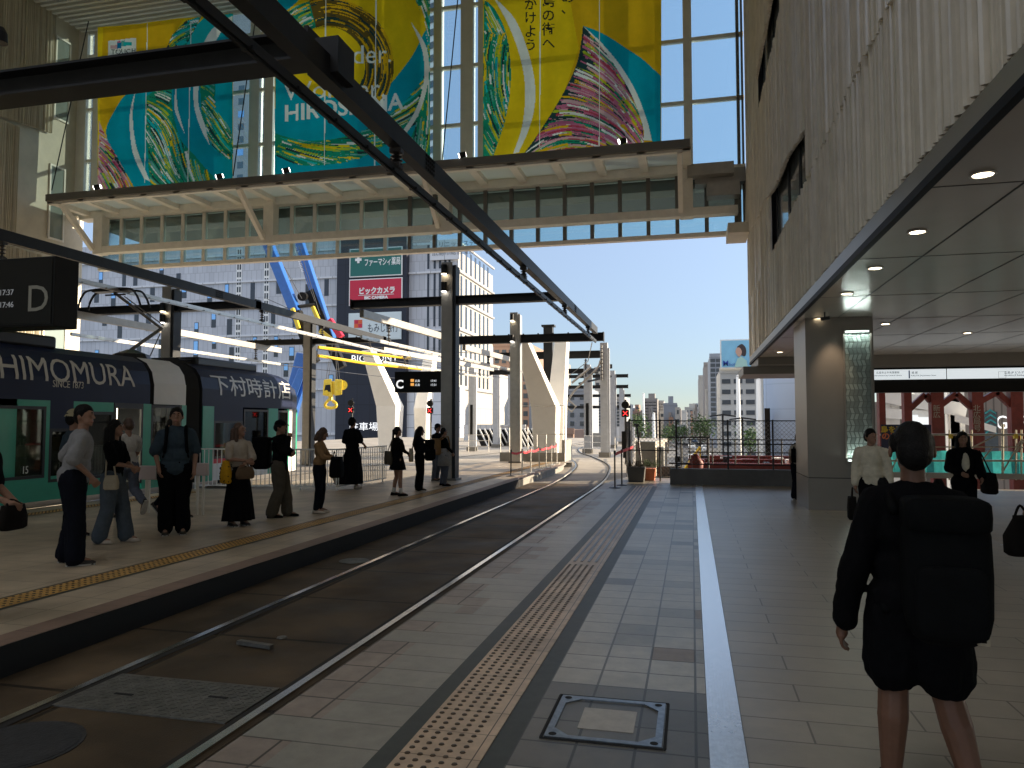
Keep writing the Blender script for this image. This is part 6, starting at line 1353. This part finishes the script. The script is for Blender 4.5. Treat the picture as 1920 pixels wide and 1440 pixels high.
def remeshed(name, mb, mats, parent, vox, xf, wr=0., seed=0, sm=4, paint=None, origin=None):
    me = bpy.data.meshes.new(name); me.from_pydata([tuple(p) for p in mb.v], [], mb.f)
    bm = bmesh.new(); bm.from_mesh(me); bmesh.ops.recalc_face_normals(bm, faces=bm.faces[:]); bm.to_mesh(me); bm.free()
    o = bpy.data.objects.new('tmp', me); C.objects.link(o)
    m = o.modifiers.new('r', 'REMESH'); m.mode = 'VOXEL'; m.voxel_size = vox
    s_ = o.modifiers.new('s', 'SMOOTH'); s_.iterations = sm; s_.factor = .5
    m2 = bpy.data.meshes.new_from_object(o.evaluated_get(bpy.context.evaluated_depsgraph_get()))
    bpy.data.objects.remove(o); bpy.data.meshes.remove(me); m2.name = name
    if wr:
        nn = [v.normal.copy() for v in m2.vertices]
        for v, n_ in zip(m2.vertices, nn):
            q = Vector((v.co.x * 9, v.co.y * 9, v.co.z * 4 + seed)); w_ = noise.noise(q) + .6 * abs(noise.noise(q * 2.3 + Vector((0, 0, v.co.x * 6))))
            v.co += n_ * w_ * wr
    m2.materials.clear()
    for k in mats: m2.materials.append(M[k])
    if paint:
        for p in m2.polygons: p.material_index = paint(p.center)
    m2.polygons.foreach_set('use_smooth', [True] * len(m2.polygons))
    off = wloc(parent) if parent else Vector(origin)
    for v in m2.vertices: v.co = xf @ v.co - off
    o = bpy.data.objects.new(name, m2); C.objects.link(o)
    if parent: o.parent = parent
    else: o.location = off
    return o
PEOPLE = 'people on the island platform'
def V3(t): return Vector(t)
def person(loc, face, h, label, arms=None, legs=None, lean=0, head=(0, 0), hair='short', hairm='hair_black', top=('cl_white', 'short'), bottom=('trousers', 'cl_black'), shoes='cl_shoe', skin='skin', vox=.0095, group=None, hat=None, girth=1., sleeve_m=None, loose=0., socks=None, seed=1, sit=0, hood=False, hs=1.1, lk=1.):
    s = h / 1.7; loc = Vector(loc)
    xf = Matrix.Translation(loc) @ Matrix.Rotation(R(face), 4, 'Z') @ Matrix.Scale(s, 4)
    A = dict(L=((-.24, -.04, 1.13), (-.25, .05, .88)), R=((.24, -.04, 1.13), (.25, .05, .88))); A.update(arms or {}); A = {k: tuple((p[0] * .87, p[1], p[2]) for p in v) for k, v in A.items()}
    G = dict(L=((-.1, .03, .49), (-.11, -.02, .085), 0), R=((.1, .03, .49), (.11, -.02, .085), 0)); G.update(legs or {})
    Lm = Matrix.Translation((0, 0, .95)) @ Matrix.Rotation(R(-lean), 4, 'X') @ Matrix.Translation((0, 0, -.95))
    up = lambda p: Lm @ Vector(p)
    nk = up((0, -.005, 1.47))
    Hm = Matrix.Translation(nk) @ Matrix.Rotation(R(head[0]), 4, 'Z') @ Matrix.Rotation(R(head[1]), 4, 'X') @ Matrix.Scale(hs, 4)
    hd = lambda x, y, z: Hm @ Vector((x, y, z - 1.47))
    g = girth
    def torso(mb, e):
        mb.ball(up((0, .0, 1.27)), (.14 * g + e, .1 * g + e, .185 + e), 14); mb.ball(up((0, .01, 1.07)), (.135 * g + e, .1 * g + e, .15 + e), 14); mb.ball((0, 0, .93), (.152 * g + e, .112 * g + e, .12 + e), 14)
        capsule(mb, up((-.135, -.01, 1.365)), .052 + e, up((.135, -.01, 1.365)), .052 + e); [capsule(mb, up((0, -.015, 1.435)), .045 + e * .6, up((q_ * .13, -.01, 1.375)), .05 + e) for q_ in (-1, 1)]
    def arm(mb, k, e, frac=1.):
        sx = -1 if k == 'L' else 1; sh = up((sx * .165, -.01, 1.362)); el, wr_ = V3(A[k][0]), V3(A[k][1])
        if frac < .99 and frac <= .5:
            q = sh.lerp(el, frac * 2); capsule(mb, sh, .056 + e, q, .05 + e * 1.25); return
        capsule(mb, sh, .056 + e, el, .042 + e)
        q = el.lerp(wr_, (frac - .5) * 2); capsule(mb, el, .042 + e, q, .03 + e)
    def leg(mb, k, e0, e1, frac=1., fl=0.):
        sx = -1 if k == 'L' else 1; hp = Vector((sx * .088, 0, .9)); kn, an = V3(G[k][0]), V3(G[k][1])
        if frac <= .5:
            q = hp.lerp(kn, frac * 2); capsule(mb, hp, .092 * g + e0, q, .075 + e1 + fl); return
        capsule(mb, hp, .09 * g + e0, kn, .056 * lk + e0); 
        if frac > .9 and e0 < .008: mid = kn.lerp(an, .32) + Vector((0, -.012, 0)); capsule(mb, kn, .054 * lk, mid, .056 * lk); capsule(mb, mid, .056 * lk, an, .036 * lk)
        else: q = kn.lerp(an, (frac - .5) * 2); capsule(mb, kn, .056 + e0, q, .045 + e1 + fl)
    b = MB(); torso(b, -.012)
    capsule(b, up((0, -.015, 1.4)), .058, hd(0, -.005, 1.53), .054)
    b.ball(hd(0, .0, 1.6), (.073, .09, .108), 16); b.ball(hd(0, .035, 1.545), (.055, .055, .055), 12); b.ball(hd(0, .068, 1.512), (.026, .02, .02), 8)
    capsule(b, hd(0, .086, 1.61), .009, hd(0, .103, 1.578), .014, 8); b.ball(hd(0, .085, 1.54), (.024, .012, .011), 8); b.ball(hd(0, .078, 1.63), (.055, .016, .012), 8)
    for sx in (-1, 1): b.ball(hd(sx * .076, -.005, 1.588), (.011, .022, .034), 8)
    for k in 'LR':
        arm(b, k, -.004); leg(b, k, 0, 0)
        an = V3(G[k][1]); ta = R(G[k][2]); ft = Vector((0, math.cos(ta), math.sin(ta)))
        capsule(b, an, .036, an + ft * .14 + Vector((0, 0, -.04)), .026)
        el, wr_ = V3(A[k][0]), V3(A[k][1]); d = (wr_ - el).normalized(); sx = -1 if k == 'L' else 1
        d = (d * .8 + Vector((0, 0, -.25))).normalized(); si = d.cross(Vector((sx * 1., .1, 0))).normalized(); cu = si.cross(d) 
        if cu.x * sx > 0: cu = -cu
        pw = wr_ + d * .015
        capsule(b, wr_, .027, pw + d * .05, .03, 8); b.ball(pw + d * .055 + si * .018, .024, 8); b.ball(pw + d * .055 - si * .018, .024, 8)
        for i, (o_, ln_) in enumerate(((.033, .058), (.011, .068), (-.011, .064), (-.033, .05))):
            r0 = pw + d * .075 + si * o_; m_ = r0 + (d * .85 + cu * .35 + si * o_ * 1.5).normalized() * ln_ * .55; t_ = m_ + (d * .55 + cu * .8).normalized() * ln_ * .5
            capsule(b, r0, .0105, m_, .0095, 6); capsule(b, m_, .0095, t_, .0082, 6)
        tb = pw + d * .025 + si * .034; capsule(b, tb, .0125, tb + (d * .7 + si * .55 + cu * .4).normalized() * .05, .0095, 6)
    ey = [hd(sx * .031, .083, 1.606) for sx in (-1, 1)]; br = [hd(sx * .034, .088, 1.632) for sx in (-1, 1)]; mo = hd(0, .096, 1.541)
    def paint(c):
        if min((c - e_).length for e_ in ey) < .0125: return 1
        if any(abs((c - e_).z) < .006 and (c - e_).length < .021 for e_ in br): return 1
        if abs((c - mo).z) < .008 and (c - mo).length < .024: return 2
        return 0
    body = remeshed('person', b, [skin, 'eye', 'lip'], None, vox, xf, paint=paint, origin=loc, sm=3)
    tag(body, label, 'person', group)
    # clothing
    if top:
        b = MB(); torso(b, .012 + loose); fr = {'short': .34, 'half': .45, 'long': .97, 'three': .8, 'none': .1}[top[1]]
        for k in 'LR': arm(b, k, .013 + loose, fr)
        b.lathe((0, 0, 0), [(.001, .0), (.001, .0)], 3) if False else None
        hz = top[2] if len(top) > 2 else .9
        b.ball((0, 0, hz + .06), (.165 * g + loose, .128 * g + loose, .12), 14)
        if hood: capsule(b, up((-.07, -.03, 1.43)), .05, up((.07, -.03, 1.43)), .05)
        remeshed('shirt' if top[1] != 'long' else 'jacket', b, [top[0]], body, .0115, xf, .017, seed, 3)
    if bottom[0] in ('trousers', 'shorts', 'wide'):
        b = MB(); b.ball((0, 0, .95), (.162 * g, .122 * g, .12), 14); b.ball((0, 0, .88), (.168 * g, .125 * g, .1), 14)
        for k in 'LR': leg(b, k, .02 if bottom[0] != 'wide' else .04, .02 if bottom[0] == 'trousers' else (.03 if bottom[0] == 'shorts' else .06), .98 if bottom[0] != 'shorts' else .36, .0 if bottom[0] != 'shorts' else .03)
        remeshed('trousers' if bottom[0] != 'shorts' else 'shorts', b, [bottom[1]], body, .0115, xf, .016, seed + 3, 3)
    else:
        hz = bottom[2]; b = MB(); rings = []; NN = 40; zt = 1.04; wt = bottom[3]; sw = bottom[4] if len(bottom) > 4 else 0
        for i in range(15):
            t_ = i / 14; z = zt + (hz - zt) * t_; rx = (.135 + (wt - .135) * t_ ** .7) ; ry = rx * (.8 + .1 * t_)
            rings.append([Vector((math.cos(a_) * rx * (1 + .09 * t_ * math.sin(a_ * 9 + seed) + .05 * t_ * math.sin(a_ * 4 + seed)), math.sin(a_) * ry * (1 + .09 * t_ * math.sin(a_ * 9 + seed + .5)) - sw * t_ * t_, z)) for a_ in [2 * math.pi * j / NN for j in range(NN)]])
        b.loft(rings); b.v = [xf @ v for v in b.v]; b.build('skirt', [bottom[1]], body, True)
    for k in 'LR':
        an = V3(G[k][1]); ta = R(G[k][2]); ft = Vector((0, math.cos(ta), math.sin(ta))); dn = Vector((0, math.sin(ta), -math.cos(ta)))
        b = MB(); rings = []
        for u, w_, hh in ((-.075, .022, .05), (-.06, .036, .085), (-.01, .04, .095), (.06, .044, .075), (.13, .048, .055), (.175, .042, .042), (.2, .02, .03)):
            c_ = an + ft * u + dn * .078; rings.append([c_ + Vector((w_ * math.cos(a_), 0, 0)) + (-dn) * (hh * max(0, math.sin(a_)) ** .7 + (0 if math.sin(a_) >= 0 else 0)) for a_ in [math.pi * 2 * j / 12 for j in range(12)]])
        b.loft(rings); b.v = [xf @ v for v in b.v]; sh = b.build('shoe', [shoes], body, True)
        if shoes in ('cl_shoe', 'cl_denim'):
            b = MB(); b.loft([[an + ft * u + dn * z_ + Vector((w_, 0, 0)) for u, w_ in ((-.08, -.03), (-.08, .03), (.0, .044), (.13, .052), (.2, .03), (.2, -.03), (.13, -.052), (0, -.044))] for z_ in (.066, .082)]); b.v = [xf @ v for v in b.v]; b.build('sole', ['cl_sole'], sh)
        if socks: b = MB(); b.tube([an + Vector((0, 0, -.01)), an.lerp(V3(G[k][0]), .3)], .046, 12, r1=.054); b.v = [xf @ v for v in b.v]; b.build('sock', [socks], body, True)
    # hair
    if hair != 'bald':
        b = MB(); b.ball(hd(0, -.016, 1.632), (.083, .094, .095), 16); b.ball(hd(0, -.045, 1.59), (.078, .07, .085), 14)
        if hair == 'short':
            for sx in (-1, 1): b.ball(hd(sx * .066, .0, 1.62), (.02, .045, .05), 8)
        if hair in ('long', 'bob', 'mid'):
            zl = {'long': 1.24, 'mid': 1.36, 'bob': 1.47}[hair]
            for sx in (-1, 1): capsule(b, hd(sx * .07, -.005, 1.62), .035, hd(sx * .078, .0, max(zl, 1.44)), .034); capsule(b, hd(sx * .05, -.07, 1.58), .05, hd(sx * .06, -.075, zl), .045 if hair != 'long' else .035)
            capsule(b, hd(0, -.08, 1.58), .055, hd(0, -.085, zl), .05)
        if hair == 'bun': b.ball(hd(0, -.11, 1.66), .05, 10)
        if hair == 'tail': capsule(b, hd(0, -.1, 1.62), .04, hd(0, -.12, 1.42), .025)
        if hair == 'curly':
            rc = random.Random(4)
            for k in range(40): a_ = rc.uniform(0, 6.28); e_ = rc.uniform(-.3, 1.4); v = Vector((math.cos(a_) * math.cos(e_) * .09, math.sin(a_) * math.cos(e_) * .095 - .02, 1.62 + math.sin(e_) * .1)); 
            rc = random.Random(4)
            for k in range(46):
                a_ = rc.uniform(0, 6.28); e_ = rc.uniform(-.4, 1.4)
                if math.sin(a_) > .55 and e_ < .5: continue
                b.ball(hd(math.cos(a_) * math.cos(e_) * .09, math.sin(a_) * math.cos(e_) * .095 - .02, 1.615 + math.sin(e_) * .1), rc.uniform(.02, .034), 8)
        remeshed('hair', b, [hairm], body, .008, xf, .009, seed, 1)
    if hat:
        b = MB()
        if hat[0] == 'cap':
            b.ball(hd(0, -.008, 1.655), (.088, .1, .078), 16); b.loft([[hd(.075 * math.cos(a_), .06 + .1 * max(0, math.sin(a_)), 1.652 - .012 * math.sin(a_) + z_) for a_ in [math.pi * j / 10 for j in range(11)]] for z_ in (-.004, .006)])
        else:
            b.ball(hd(0, -.005, 1.66), (.092, .1, .075), 16); b.loft([[hd(r_ * math.cos(a_), r_ * 1.1 * math.sin(a_), z_) for a_ in [2 * math.pi * j / 20 for j in range(20)]] for r_, z_ in ((.085, 1.66), (.115, 1.62), (.118, 1.615), (.085, 1.65))])
        remeshed('hat', b, [hat[1]], body, .007, xf, .002, seed, 2)
    body['xf'] = [c_ for r_ in xf for c_ in r_]
    return xf
def sbox(mb, c, sx, sy, sz, p=.35, n=16, m=10):
    rings = []; sg = lambda v: (abs(v) ** p) * (1 if v >= 0 else -1)
    for i in range(m + 1):
        a = math.pi * (i / m - .5); cz = sg(math.sin(a)); cr = max(abs(math.cos(a)) ** p, .03)
        rings.append([Vector(c) + Vector((sx * cr * sg(math.cos(t)), sy * cr * sg(math.sin(t)), sz * cz)) for t in [2 * math.pi * j / n + .01 for j in range(n)]])
    mb.loft(rings)
def xbuild(mb, xf, name, m, par, smooth=True): mb.v = [xf @ v for v in mb.v]; return mb.build(name, m if isinstance(m, list) else [m], par, smooth)
def backpack(xf, label, m='cl_black', c=(0, -.24, 1.16), sz=(.17, .11, .26), front=False, patch=False, tilt=0, p=.35):
    cw = xf @ Vector(c); t = thing('backpack', cw, label, 'backpack'); f = 1 if front else -1
    b = MB(); sbox(b, c, *sz, p=p); xbuild(b, xf, 'pack_body', m, t)
    b = MB(); sbox(b, (c[0], c[1] + f * sz[1] * .9, c[2] - sz[2] * .35), sz[0] * .8, sz[1] * .4, sz[2] * .5); xbuild(b, xf, 'pocket', m, t)
    b = MB(); sbox(b, (c[0], c[1] + f * sz[1] * .1, c[2] + sz[2] * .82), sz[0] * .97, sz[1] * 1.02, sz[2] * .25); xbuild(b, xf, 'lid', m, t)
    for sx in (-1, 1):
        b = MB(); pts = spline([(sx * sz[0] * .6, c[1] - f * sz[1] * .6, c[2] + sz[2] * .8), (sx * .12, -.05 * f, 1.47), (sx * .12, -f * .1, 1.4), (sx * .13, -f * .13, 1.22), (sx * .15, -f * .07, 1.04), (sx * sz[0] * .8, c[1] * .5, c[2] - sz[2] * .7)], 4)
        b.tube(pts, .022, 6); xbuild(b, xf, 'strap', m, t)
    if patch:
        b = MB(); q = Vector((c[0] + sz[0] * .62, c[1] + f * (sz[1] * 1.0 + .008), c[2] - sz[2] * .78)); b.box(q.x - .022, q.x + .022, q.y - .012, q.y + .012, q.z - .026, q.z + .026, 0); b.box(q.x - .009, q.x + .009, q.y - .0135, q.y + .0135, q.z - .014, q.z + .014, 1); xbuild(b, xf, 'patch', ['cl_beige_bag', 'cl_leather'], t, False)
    return t
def tote(xf, label, c, w_, d_, h_, m, hnd, name='shoulder_bag', cat='bag', taper=.8, pat=None):
    t = thing(name, xf @ Vector(c), label, cat); x, y, z = c; b = MB(); rings = []
    for u, k in ((0, .75), (.08, .98), (.5, 1.0), (.92, taper), (1, taper * .96)):
        rings.append([Vector((x + w_ * k * (abs(math.cos(a_)) ** .5) * (1 if math.cos(a_) > 0 else -1), y + d_ * k * (abs(math.sin(a_)) ** .6) * (1 if math.sin(a_) > 0 else -1), z + h_ * u)) for a_ in [2 * math.pi * j / 20 + .01 for j in range(20)]])
    b.loft(rings); xbuild(b, xf, 'bag_body', m, t)
    b = MB(); b.tube(spline([(p[0], p[1], p[2]) for p in hnd], 5), .011, 6); xbuild(b, xf, 'handle', m, t)
    if pat:
        b = MB(); rp = random.Random(2)
        for k in range(46): a_ = rp.uniform(0, 6.28); u = rp.uniform(.08, .85); b.ball((x + w_ * 1.005 * (abs(math.cos(a_)) ** .5) * (1 if math.cos(a_) > 0 else -1) * (1 if u < .5 else 1 - (u - .5) * (1 - taper) * 2), y + d_ * 1.01 * (abs(math.sin(a_)) ** .6) * (1 if math.sin(a_) > 0 else -1), z + h_ * u), (.012, .012, .012), 6)
        xbuild(b, xf, 'print', pat, t)
    return t
def at(px, py, z=.05): return PZ(px, py, z)
# island platform, front to back
xf = person(PZ(-24, 1120, .05) * 1 if False else Vector((-5.68, 4.85, .05)), -80, 1.66, 'person with curly grey hair at the left picture edge, one arm reaching out', dict(R=((.2, .17, 1.1), (.12, .4, 1.02)), L=((-.2, .12, 1.12), (-.1, .36, .98))), lean=12, hair='curly', hairm='hair_grey', top=('cl_black', 'half'), bottom=('shorts', 'cl_brown'), group=PEOPLE, vox=.0085)
tote(xf, 'dark flat pouch held out by the grey haired person', (.06, .45, .78), .14, .05, .2, 'cl_leather', [(-.04, .45, .97), (.06, .43, 1.02), (.14, .45, .97)])
person(at(132, 1058), -48, 1.79, 'man in grey short sleeved shirt and dark trousers leaning to look along the track', dict(R=((.27, .0, 1.13), (.2, .17, .95)), L=((-.26, -.1, 1.14), (-.22, -.02, .93))), legs=dict(L=((-.12, .02, .49), (-.14, -.05, .085), 0), R=((.13, .04, .49), (.15, .04, .085), 0)), lean=11, head=(-35, 0), top=('cl_shirt_grey', 'half'), bottom=('wide', 'cl_navy'), group=PEOPLE, girth=1.12, loose=.012, vox=.008, seed=2)
xf = person(PZ(134, 1006, .05), -20, 1.76, 'person in a beige bucket hat mostly hidden behind the grey shirted man', hat=('bucket', 'cl_hat'), top=('cl_slate', 'short'), group=PEOPLE, seed=3)
xf = person(at(208, 1018), -75, 1.62, 'woman with long dark hair in a black top, pale jeans and flat shoes', dict(R=((.2, .1, 1.12), (.1, .28, 1.08)), L=((-.2, .1, 1.12), (-.02, .28, 1.06))), legs=dict(L=((-.1, .1, .5), (-.1, .16, .085), 0), R=((.1, .0, .49), (.1, -.12, .085), 0)), hair='mid', hairm='hair_black', top=('cl_black', 'half'), bottom=('wide', 'cl_jeans'), shoes='cl_ballet', group=PEOPLE, lean=3, seed=4)
tote(xf, 'small tan shoulder bag at the side of the woman in pale jeans', (.2, .08, .76), .05, .1, .2, 'cl_beige_bag', [(.2, .0, .95), (.17, .02, 1.42), (.2, .14, .95)])
xf = person(at(236, 972), 65, 1.66, 'person in a white T-shirt walking off to the left behind the woman in jeans', dict(R=((.24, .08, 1.13), (.22, .26, 1.0))), legs=dict(R=((.1, -.06, .5), (.1, -.42, .3), -62), L=((-.1, .06, .49), (-.1, .06, .085), 0)), hair='short', hairm='hair_brown', top=('cl_white', 'short'), bottom=('trousers', 'cl_denim'), group=PEOPLE, seed=5)
xf = person(at(320, 968), -88, 1.66, 'person mostly hidden behind the man in the blue grey shirt, heel lifted in mid stride', legs=dict(L=((-.1, -.08, .5), (-.1, -.36, .2), -45), R=((.1, .2, .5), (.1, .3, .085), 0)), top=('cl_navy', 'short'), bottom=('trousers', 'cl_navy'), group=PEOPLE, seed=6)
tote(xf, 'white plastic carrier bag beside the man in the blue grey shirt', (-.24, -.36, .62), .07, .12, .26, 'cl_white', [(-.24, -.4, .87), (-.24, -.3, 1.0), (-.24, -.25, .87)])
xf = person(at(326, 1002), -142, 1.8, 'man facing the viewer in an open blue grey shirt and black trousers', dict(R=((.29, .03, 1.12), (.24, .14, .92)), L=((-.29, .0, 1.12), (-.27, .1, .88))), head=(-4, 0), top=('cl_slate', 'half', .84), bottom=('wide', 'cl_black'), group=PEOPLE, girth=1.25, loose=.014, vox=.008, seed=7)
backpack(xf, 'dark backpack worn by the man in the blue grey shirt', 'cl_black', (0, -.24, 1.2), (.15, .09, .2))
xf = person(at(446, 986), -120, 1.58, 'woman in a cream T-shirt and long black skirt with folded arms', dict(R=((.24, .06, 1.13), (.0, .22, 1.1)), L=((-.24, .06, 1.12), (.02, .24, 1.06))), head=(30, 0), hair='mid', hairm='hair_brown', top=('cl_cream', 'half', .98), bottom=('skirt', 'cl_black', .1, .26), group=PEOPLE, seed=8)
tote(xf, 'yellow patterned drawstring bag hanging in front of the long black skirt', (.22, -.02, .72), .06, .14, .38, 'cl_yellow', [(.22, -.06, 1.08), (.2, .05, 1.2), (.22, .06, 1.08)], 'drawstring_bag', 'bag', .6, 'cl_leather')
tote(xf, 'brown handbag carried by the woman with the yellow drawstring bag', (.02, .26, .8), .16, .05, .2, 'cl_brown', [(-.06, .26, .98), (.02, .24, 1.1), (.1, .26, .98)], 'handbag')
xf = person(at(522, 970), -70, 1.62, 'man in a dark cap, black jacket and khaki trousers holding his chin', dict(R=((.24, .14, 1.17), (.08, .17, 1.42)), L=((-.2, .16, 1.14), (.08, .24, 1.16))), legs=dict(L=((-.1, .1, .49), (-.1, .14, .085), 0), R=((.1, .02, .49), (.12, -.1, .085), 0)), hat=('cap', 'cl_black'), top=('cl_black', 'long', .84), bottom=('wide', 'cl_khaki'), shoes='cl_black', head=(-8, -5), girth=1.12, loose=.012, group=PEOPLE, seed=9)
backpack(xf, 'bulky black backpack on the man in the dark cap', 'cl_black', (0, -.3, 1.14), (.18, .15, .28))
xf = person(at(598, 962), -80, 1.5, 'woman in a tan blouse and dark trousers looking down, bag held in front', dict(R=((.2, .12, 1.14), (.08, .32, 1.1)), L=((-.2, .12, 1.14), (-.06, .32, 1.1))), head=(0, -22), hair='bob', hairm='hair_brown', top=('cl_tan', 'three', .96), bottom=('trousers', 'cl_navy'), shoes='cl_ballet', group=PEOPLE, lean=2, seed=10)
tote(xf, 'large dark bag hugged by the woman in the tan blouse', (.02, .36, .72), .18, .13, .42, 'cl_black', [(-.1, .3, 1.1), (0, .3, 1.25), (.1, .3, 1.1)])
xf = person(at(660, 917), -14, 1.72, 'person in a long black dress walking away with one heel lifted', dict(R=((.26, .02, 1.16), (.25, .18, 1.06)), L=((-.26, -.02, 1.14), (-.24, .14, .98))), legs=dict(L=((-.1, -.05, .5), (-.2, -.35, .3), -55), R=((.08, .08, .49), (.08, .06, .085), 0)), top=('cl_black', 'half', .98), bottom=('skirt', 'cl_black', .14, .34, .12), shoes='cl_ballet', group=PEOPLE, hair='short', loose=.01, seed=11)
xf = person(at(745, 930), -40, 1.5, 'woman in black top and short skirt with bare legs and white socks', dict(R=((.24, .06, 1.14), (.16, .22, 1.06))), legs=dict(L=((-.12, .04, .49), (-.17, -.02, .085), 0), R=((.1, .03, .49), (.14, .02, .085), 0)), hair='tail', top=('cl_black', 'long', .9), bottom=('skirt', 'cl_black', .66, .22), socks='cl_sock', shoes='cl_leather', group=PEOPLE, seed=12)
tote(xf, 'dark grey tote bag on the shoulder of the bare legged woman', (-.12, -.2, .78), .17, .06, .34, 'cl_khaki', [(-.2, -.18, 1.1), (-.16, -.06, 1.43), (-.04, -.18, 1.1)])
xf = person(at(786, 920), -62, 1.5, 'woman in dark wide trousers next to the tall shaded column', dict(R=((.2, .12, 1.13), (.08, .34, 1.1)), L=((-.2, .12, 1.13), (-.08, .34, 1.1))), hair='long', top=('cl_navy', 'long', .86), bottom=('wide', 'cl_black'), head=(0, -12), group=PEOPLE, loose=.01, seed=13)
backpack(xf, 'black rucksack worn on the chest by the long haired woman', 'cl_black', (0, .27, 1.08), (.18, .12, .28), True)
tote(xf, 'pale canvas bag between the bare legged woman and the rucksack', (-.05, -.22, .78), .14, .06, .36, 'cl_beige_bag', [(-.12, -.2, 1.1), (-.1, -.1, 1.42), (.0, -.2, 1.1)])
xf = person(at(818, 902), -110, 1.56, 'person in a dark cap leaning over beside the shaded column', dict(R=((.24, .1, 1.15), (.1, .3, 1.15)), L=((-.24, .1, 1.15), (-.05, .34, 1.12))), hat=('cap', 'cl_black'), top=('cl_black', 'long', .9), bottom=('trousers', 'cl_denim'), legs=dict(L=((-.1, .02, .49), (-.14, -.1, .085), 0)), lean=6, group=PEOPLE, seed=14)
xf = person(at(832, 911), -50, 1.46, 'person in a pale grey tunic with a tan backpack at the column foot', dict(R=((.22, .06, 1.14), (.18, .2, 1.0))), top=('cl_black', 'long'), bottom=('trousers', 'cl_denim'), shoes='cl_black', hair='short', group=PEOPLE, seed=15)
b = MB(); b.loft([[Vector((math.cos(a_) * rx, math.sin(a_) * rx * .8, z)) for a_ in [2 * math.pi * j / 20 for j in range(20)]] for z, rx in ((1.12, .175), (.9, .2), (.6, .235))]); tn = xbuild(b, xf, 'tunic', 'cl_greyskirt', [o for o in bpy.data.objects if o.get('label', '').startswith('person in a pale grey tunic')][0])
backpack(xf, 'tan backpack on the person in the pale tunic', 'cl_tan', (0, -.24, 1.16), (.15, .11, .24))
# concourse
xf = person((2.44, 11.4, 0), 172, 1.55, 'man in a white long sleeved shirt walking towards the viewer past the pillar', dict(R=((.25, -.03, 1.13), (.27, .03, .88)), L=((-.26, -.02, 1.14), (-.28, .1, .92))), legs=dict(R=((.1, .14, .5), (.1, .1, .085), 0), L=((-.1, -.02, .49), (-.1, -.26, .14), -20)), head=(35, 0), top=('cl_blouse', 'long', .98), bottom=('trousers', 'cl_black'), loose=.014, vox=.008, seed=16)
tote(xf, 'dark briefcase in the hand of the man in the white shirt', (.29, .06, .34), .07, .2, .34, 'cl_leather', [(.29, -.04, .66), (.28, .05, .82), (.29, .16, .66)], 'briefcase', 'briefcase', .85)
xf = person((3.85, 12.2, 0), 178, 1.5, 'woman with long black hair in a black jacket walking towards the viewer', dict(R=((.25, .0, 1.13), (.12, .2, 1.08)), L=((-.27, -.02, 1.14), (-.25, .14, 1.0))), head=(-6, 0), hair='long', top=('cl_black', 'long', .86), bottom=('trousers', 'cl_black'), loose=.02, vox=.008, seed=17)
b = MB(); b.ball((0, .118, 1.22), (.06, .03, .17), 14); xbuild(b, xf, 'blouse', 'cl_blouse', [o for o in bpy.data.objects if o.get('label', '').startswith('woman with long black hair in a')][0])
tote(xf, 'large black shoulder bag of the woman in the black jacket', (-.36, .02, .72), .1, .2, .34, 'cl_leather', [(-.36, -.1, 1.04), (-.24, .0, 1.42), (-.36, .14, 1.04)])
xf = person((2.24, 17.25, 0), -30, 1.4, 'person in a pale top half hidden by the left edge of the pillar', top=('cl_cream', 'short'), bottom=('wide', 'cl_navy'), shoes='cl_white', seed=18)
backpack(xf, 'small dark backpack of the person half hidden by the pillar', 'cl_black', (.02, -.2, 1.16), (.12, .08, .18))
xf = person((3.2, 7.5, 0), 20, 1.66, 'person at the right picture edge of whom only a forearm shows', dict(L=((-.3, .0, 1.13), (-.36, .1, .95))), top=('cl_black', 'half'), bottom=('trousers', 'cl_black'), seed=19)
tote(xf, 'dark handbag dangling at the right picture edge', (-.36, .14, .5), .17, .08, .36, 'cl_leather', [(-.44, .14, .84), (-.38, .14, .95), (-.3, .14, .84)], 'handbag', 'handbag', .5)
# the near walker, seen from behind
xf = person((.96, 3.7, 0), -6, 1.6, 'tanned person walking away in black jacket and shorts, large backpack', dict(L=((-.3, -.02, 1.08), (-.36, .06, .78)), R=((.3, .05, 1.12), (.24, .22, .92))), legs=dict(L=((-.1, .05, .49), (-.12, .03, .085), 0), R=((.12, .0, .49), (.2, -.12, .1), -12)), head=(4, 0), hair='short', top=('cl_black', 'long', .88), bottom=('shorts', 'cl_black'), shoes='cl_leather', skin='skin_tan', vox=.0065, girth=1.18, loose=.014, seed=20, hs=1.25, lk=1.25)
backpack(xf, 'very large dark teal backpack on the near walker with a small square patch', 'cl_teal', (.08, -.25, 1.1), (.175, .13, .31), patch=True, p=.5)
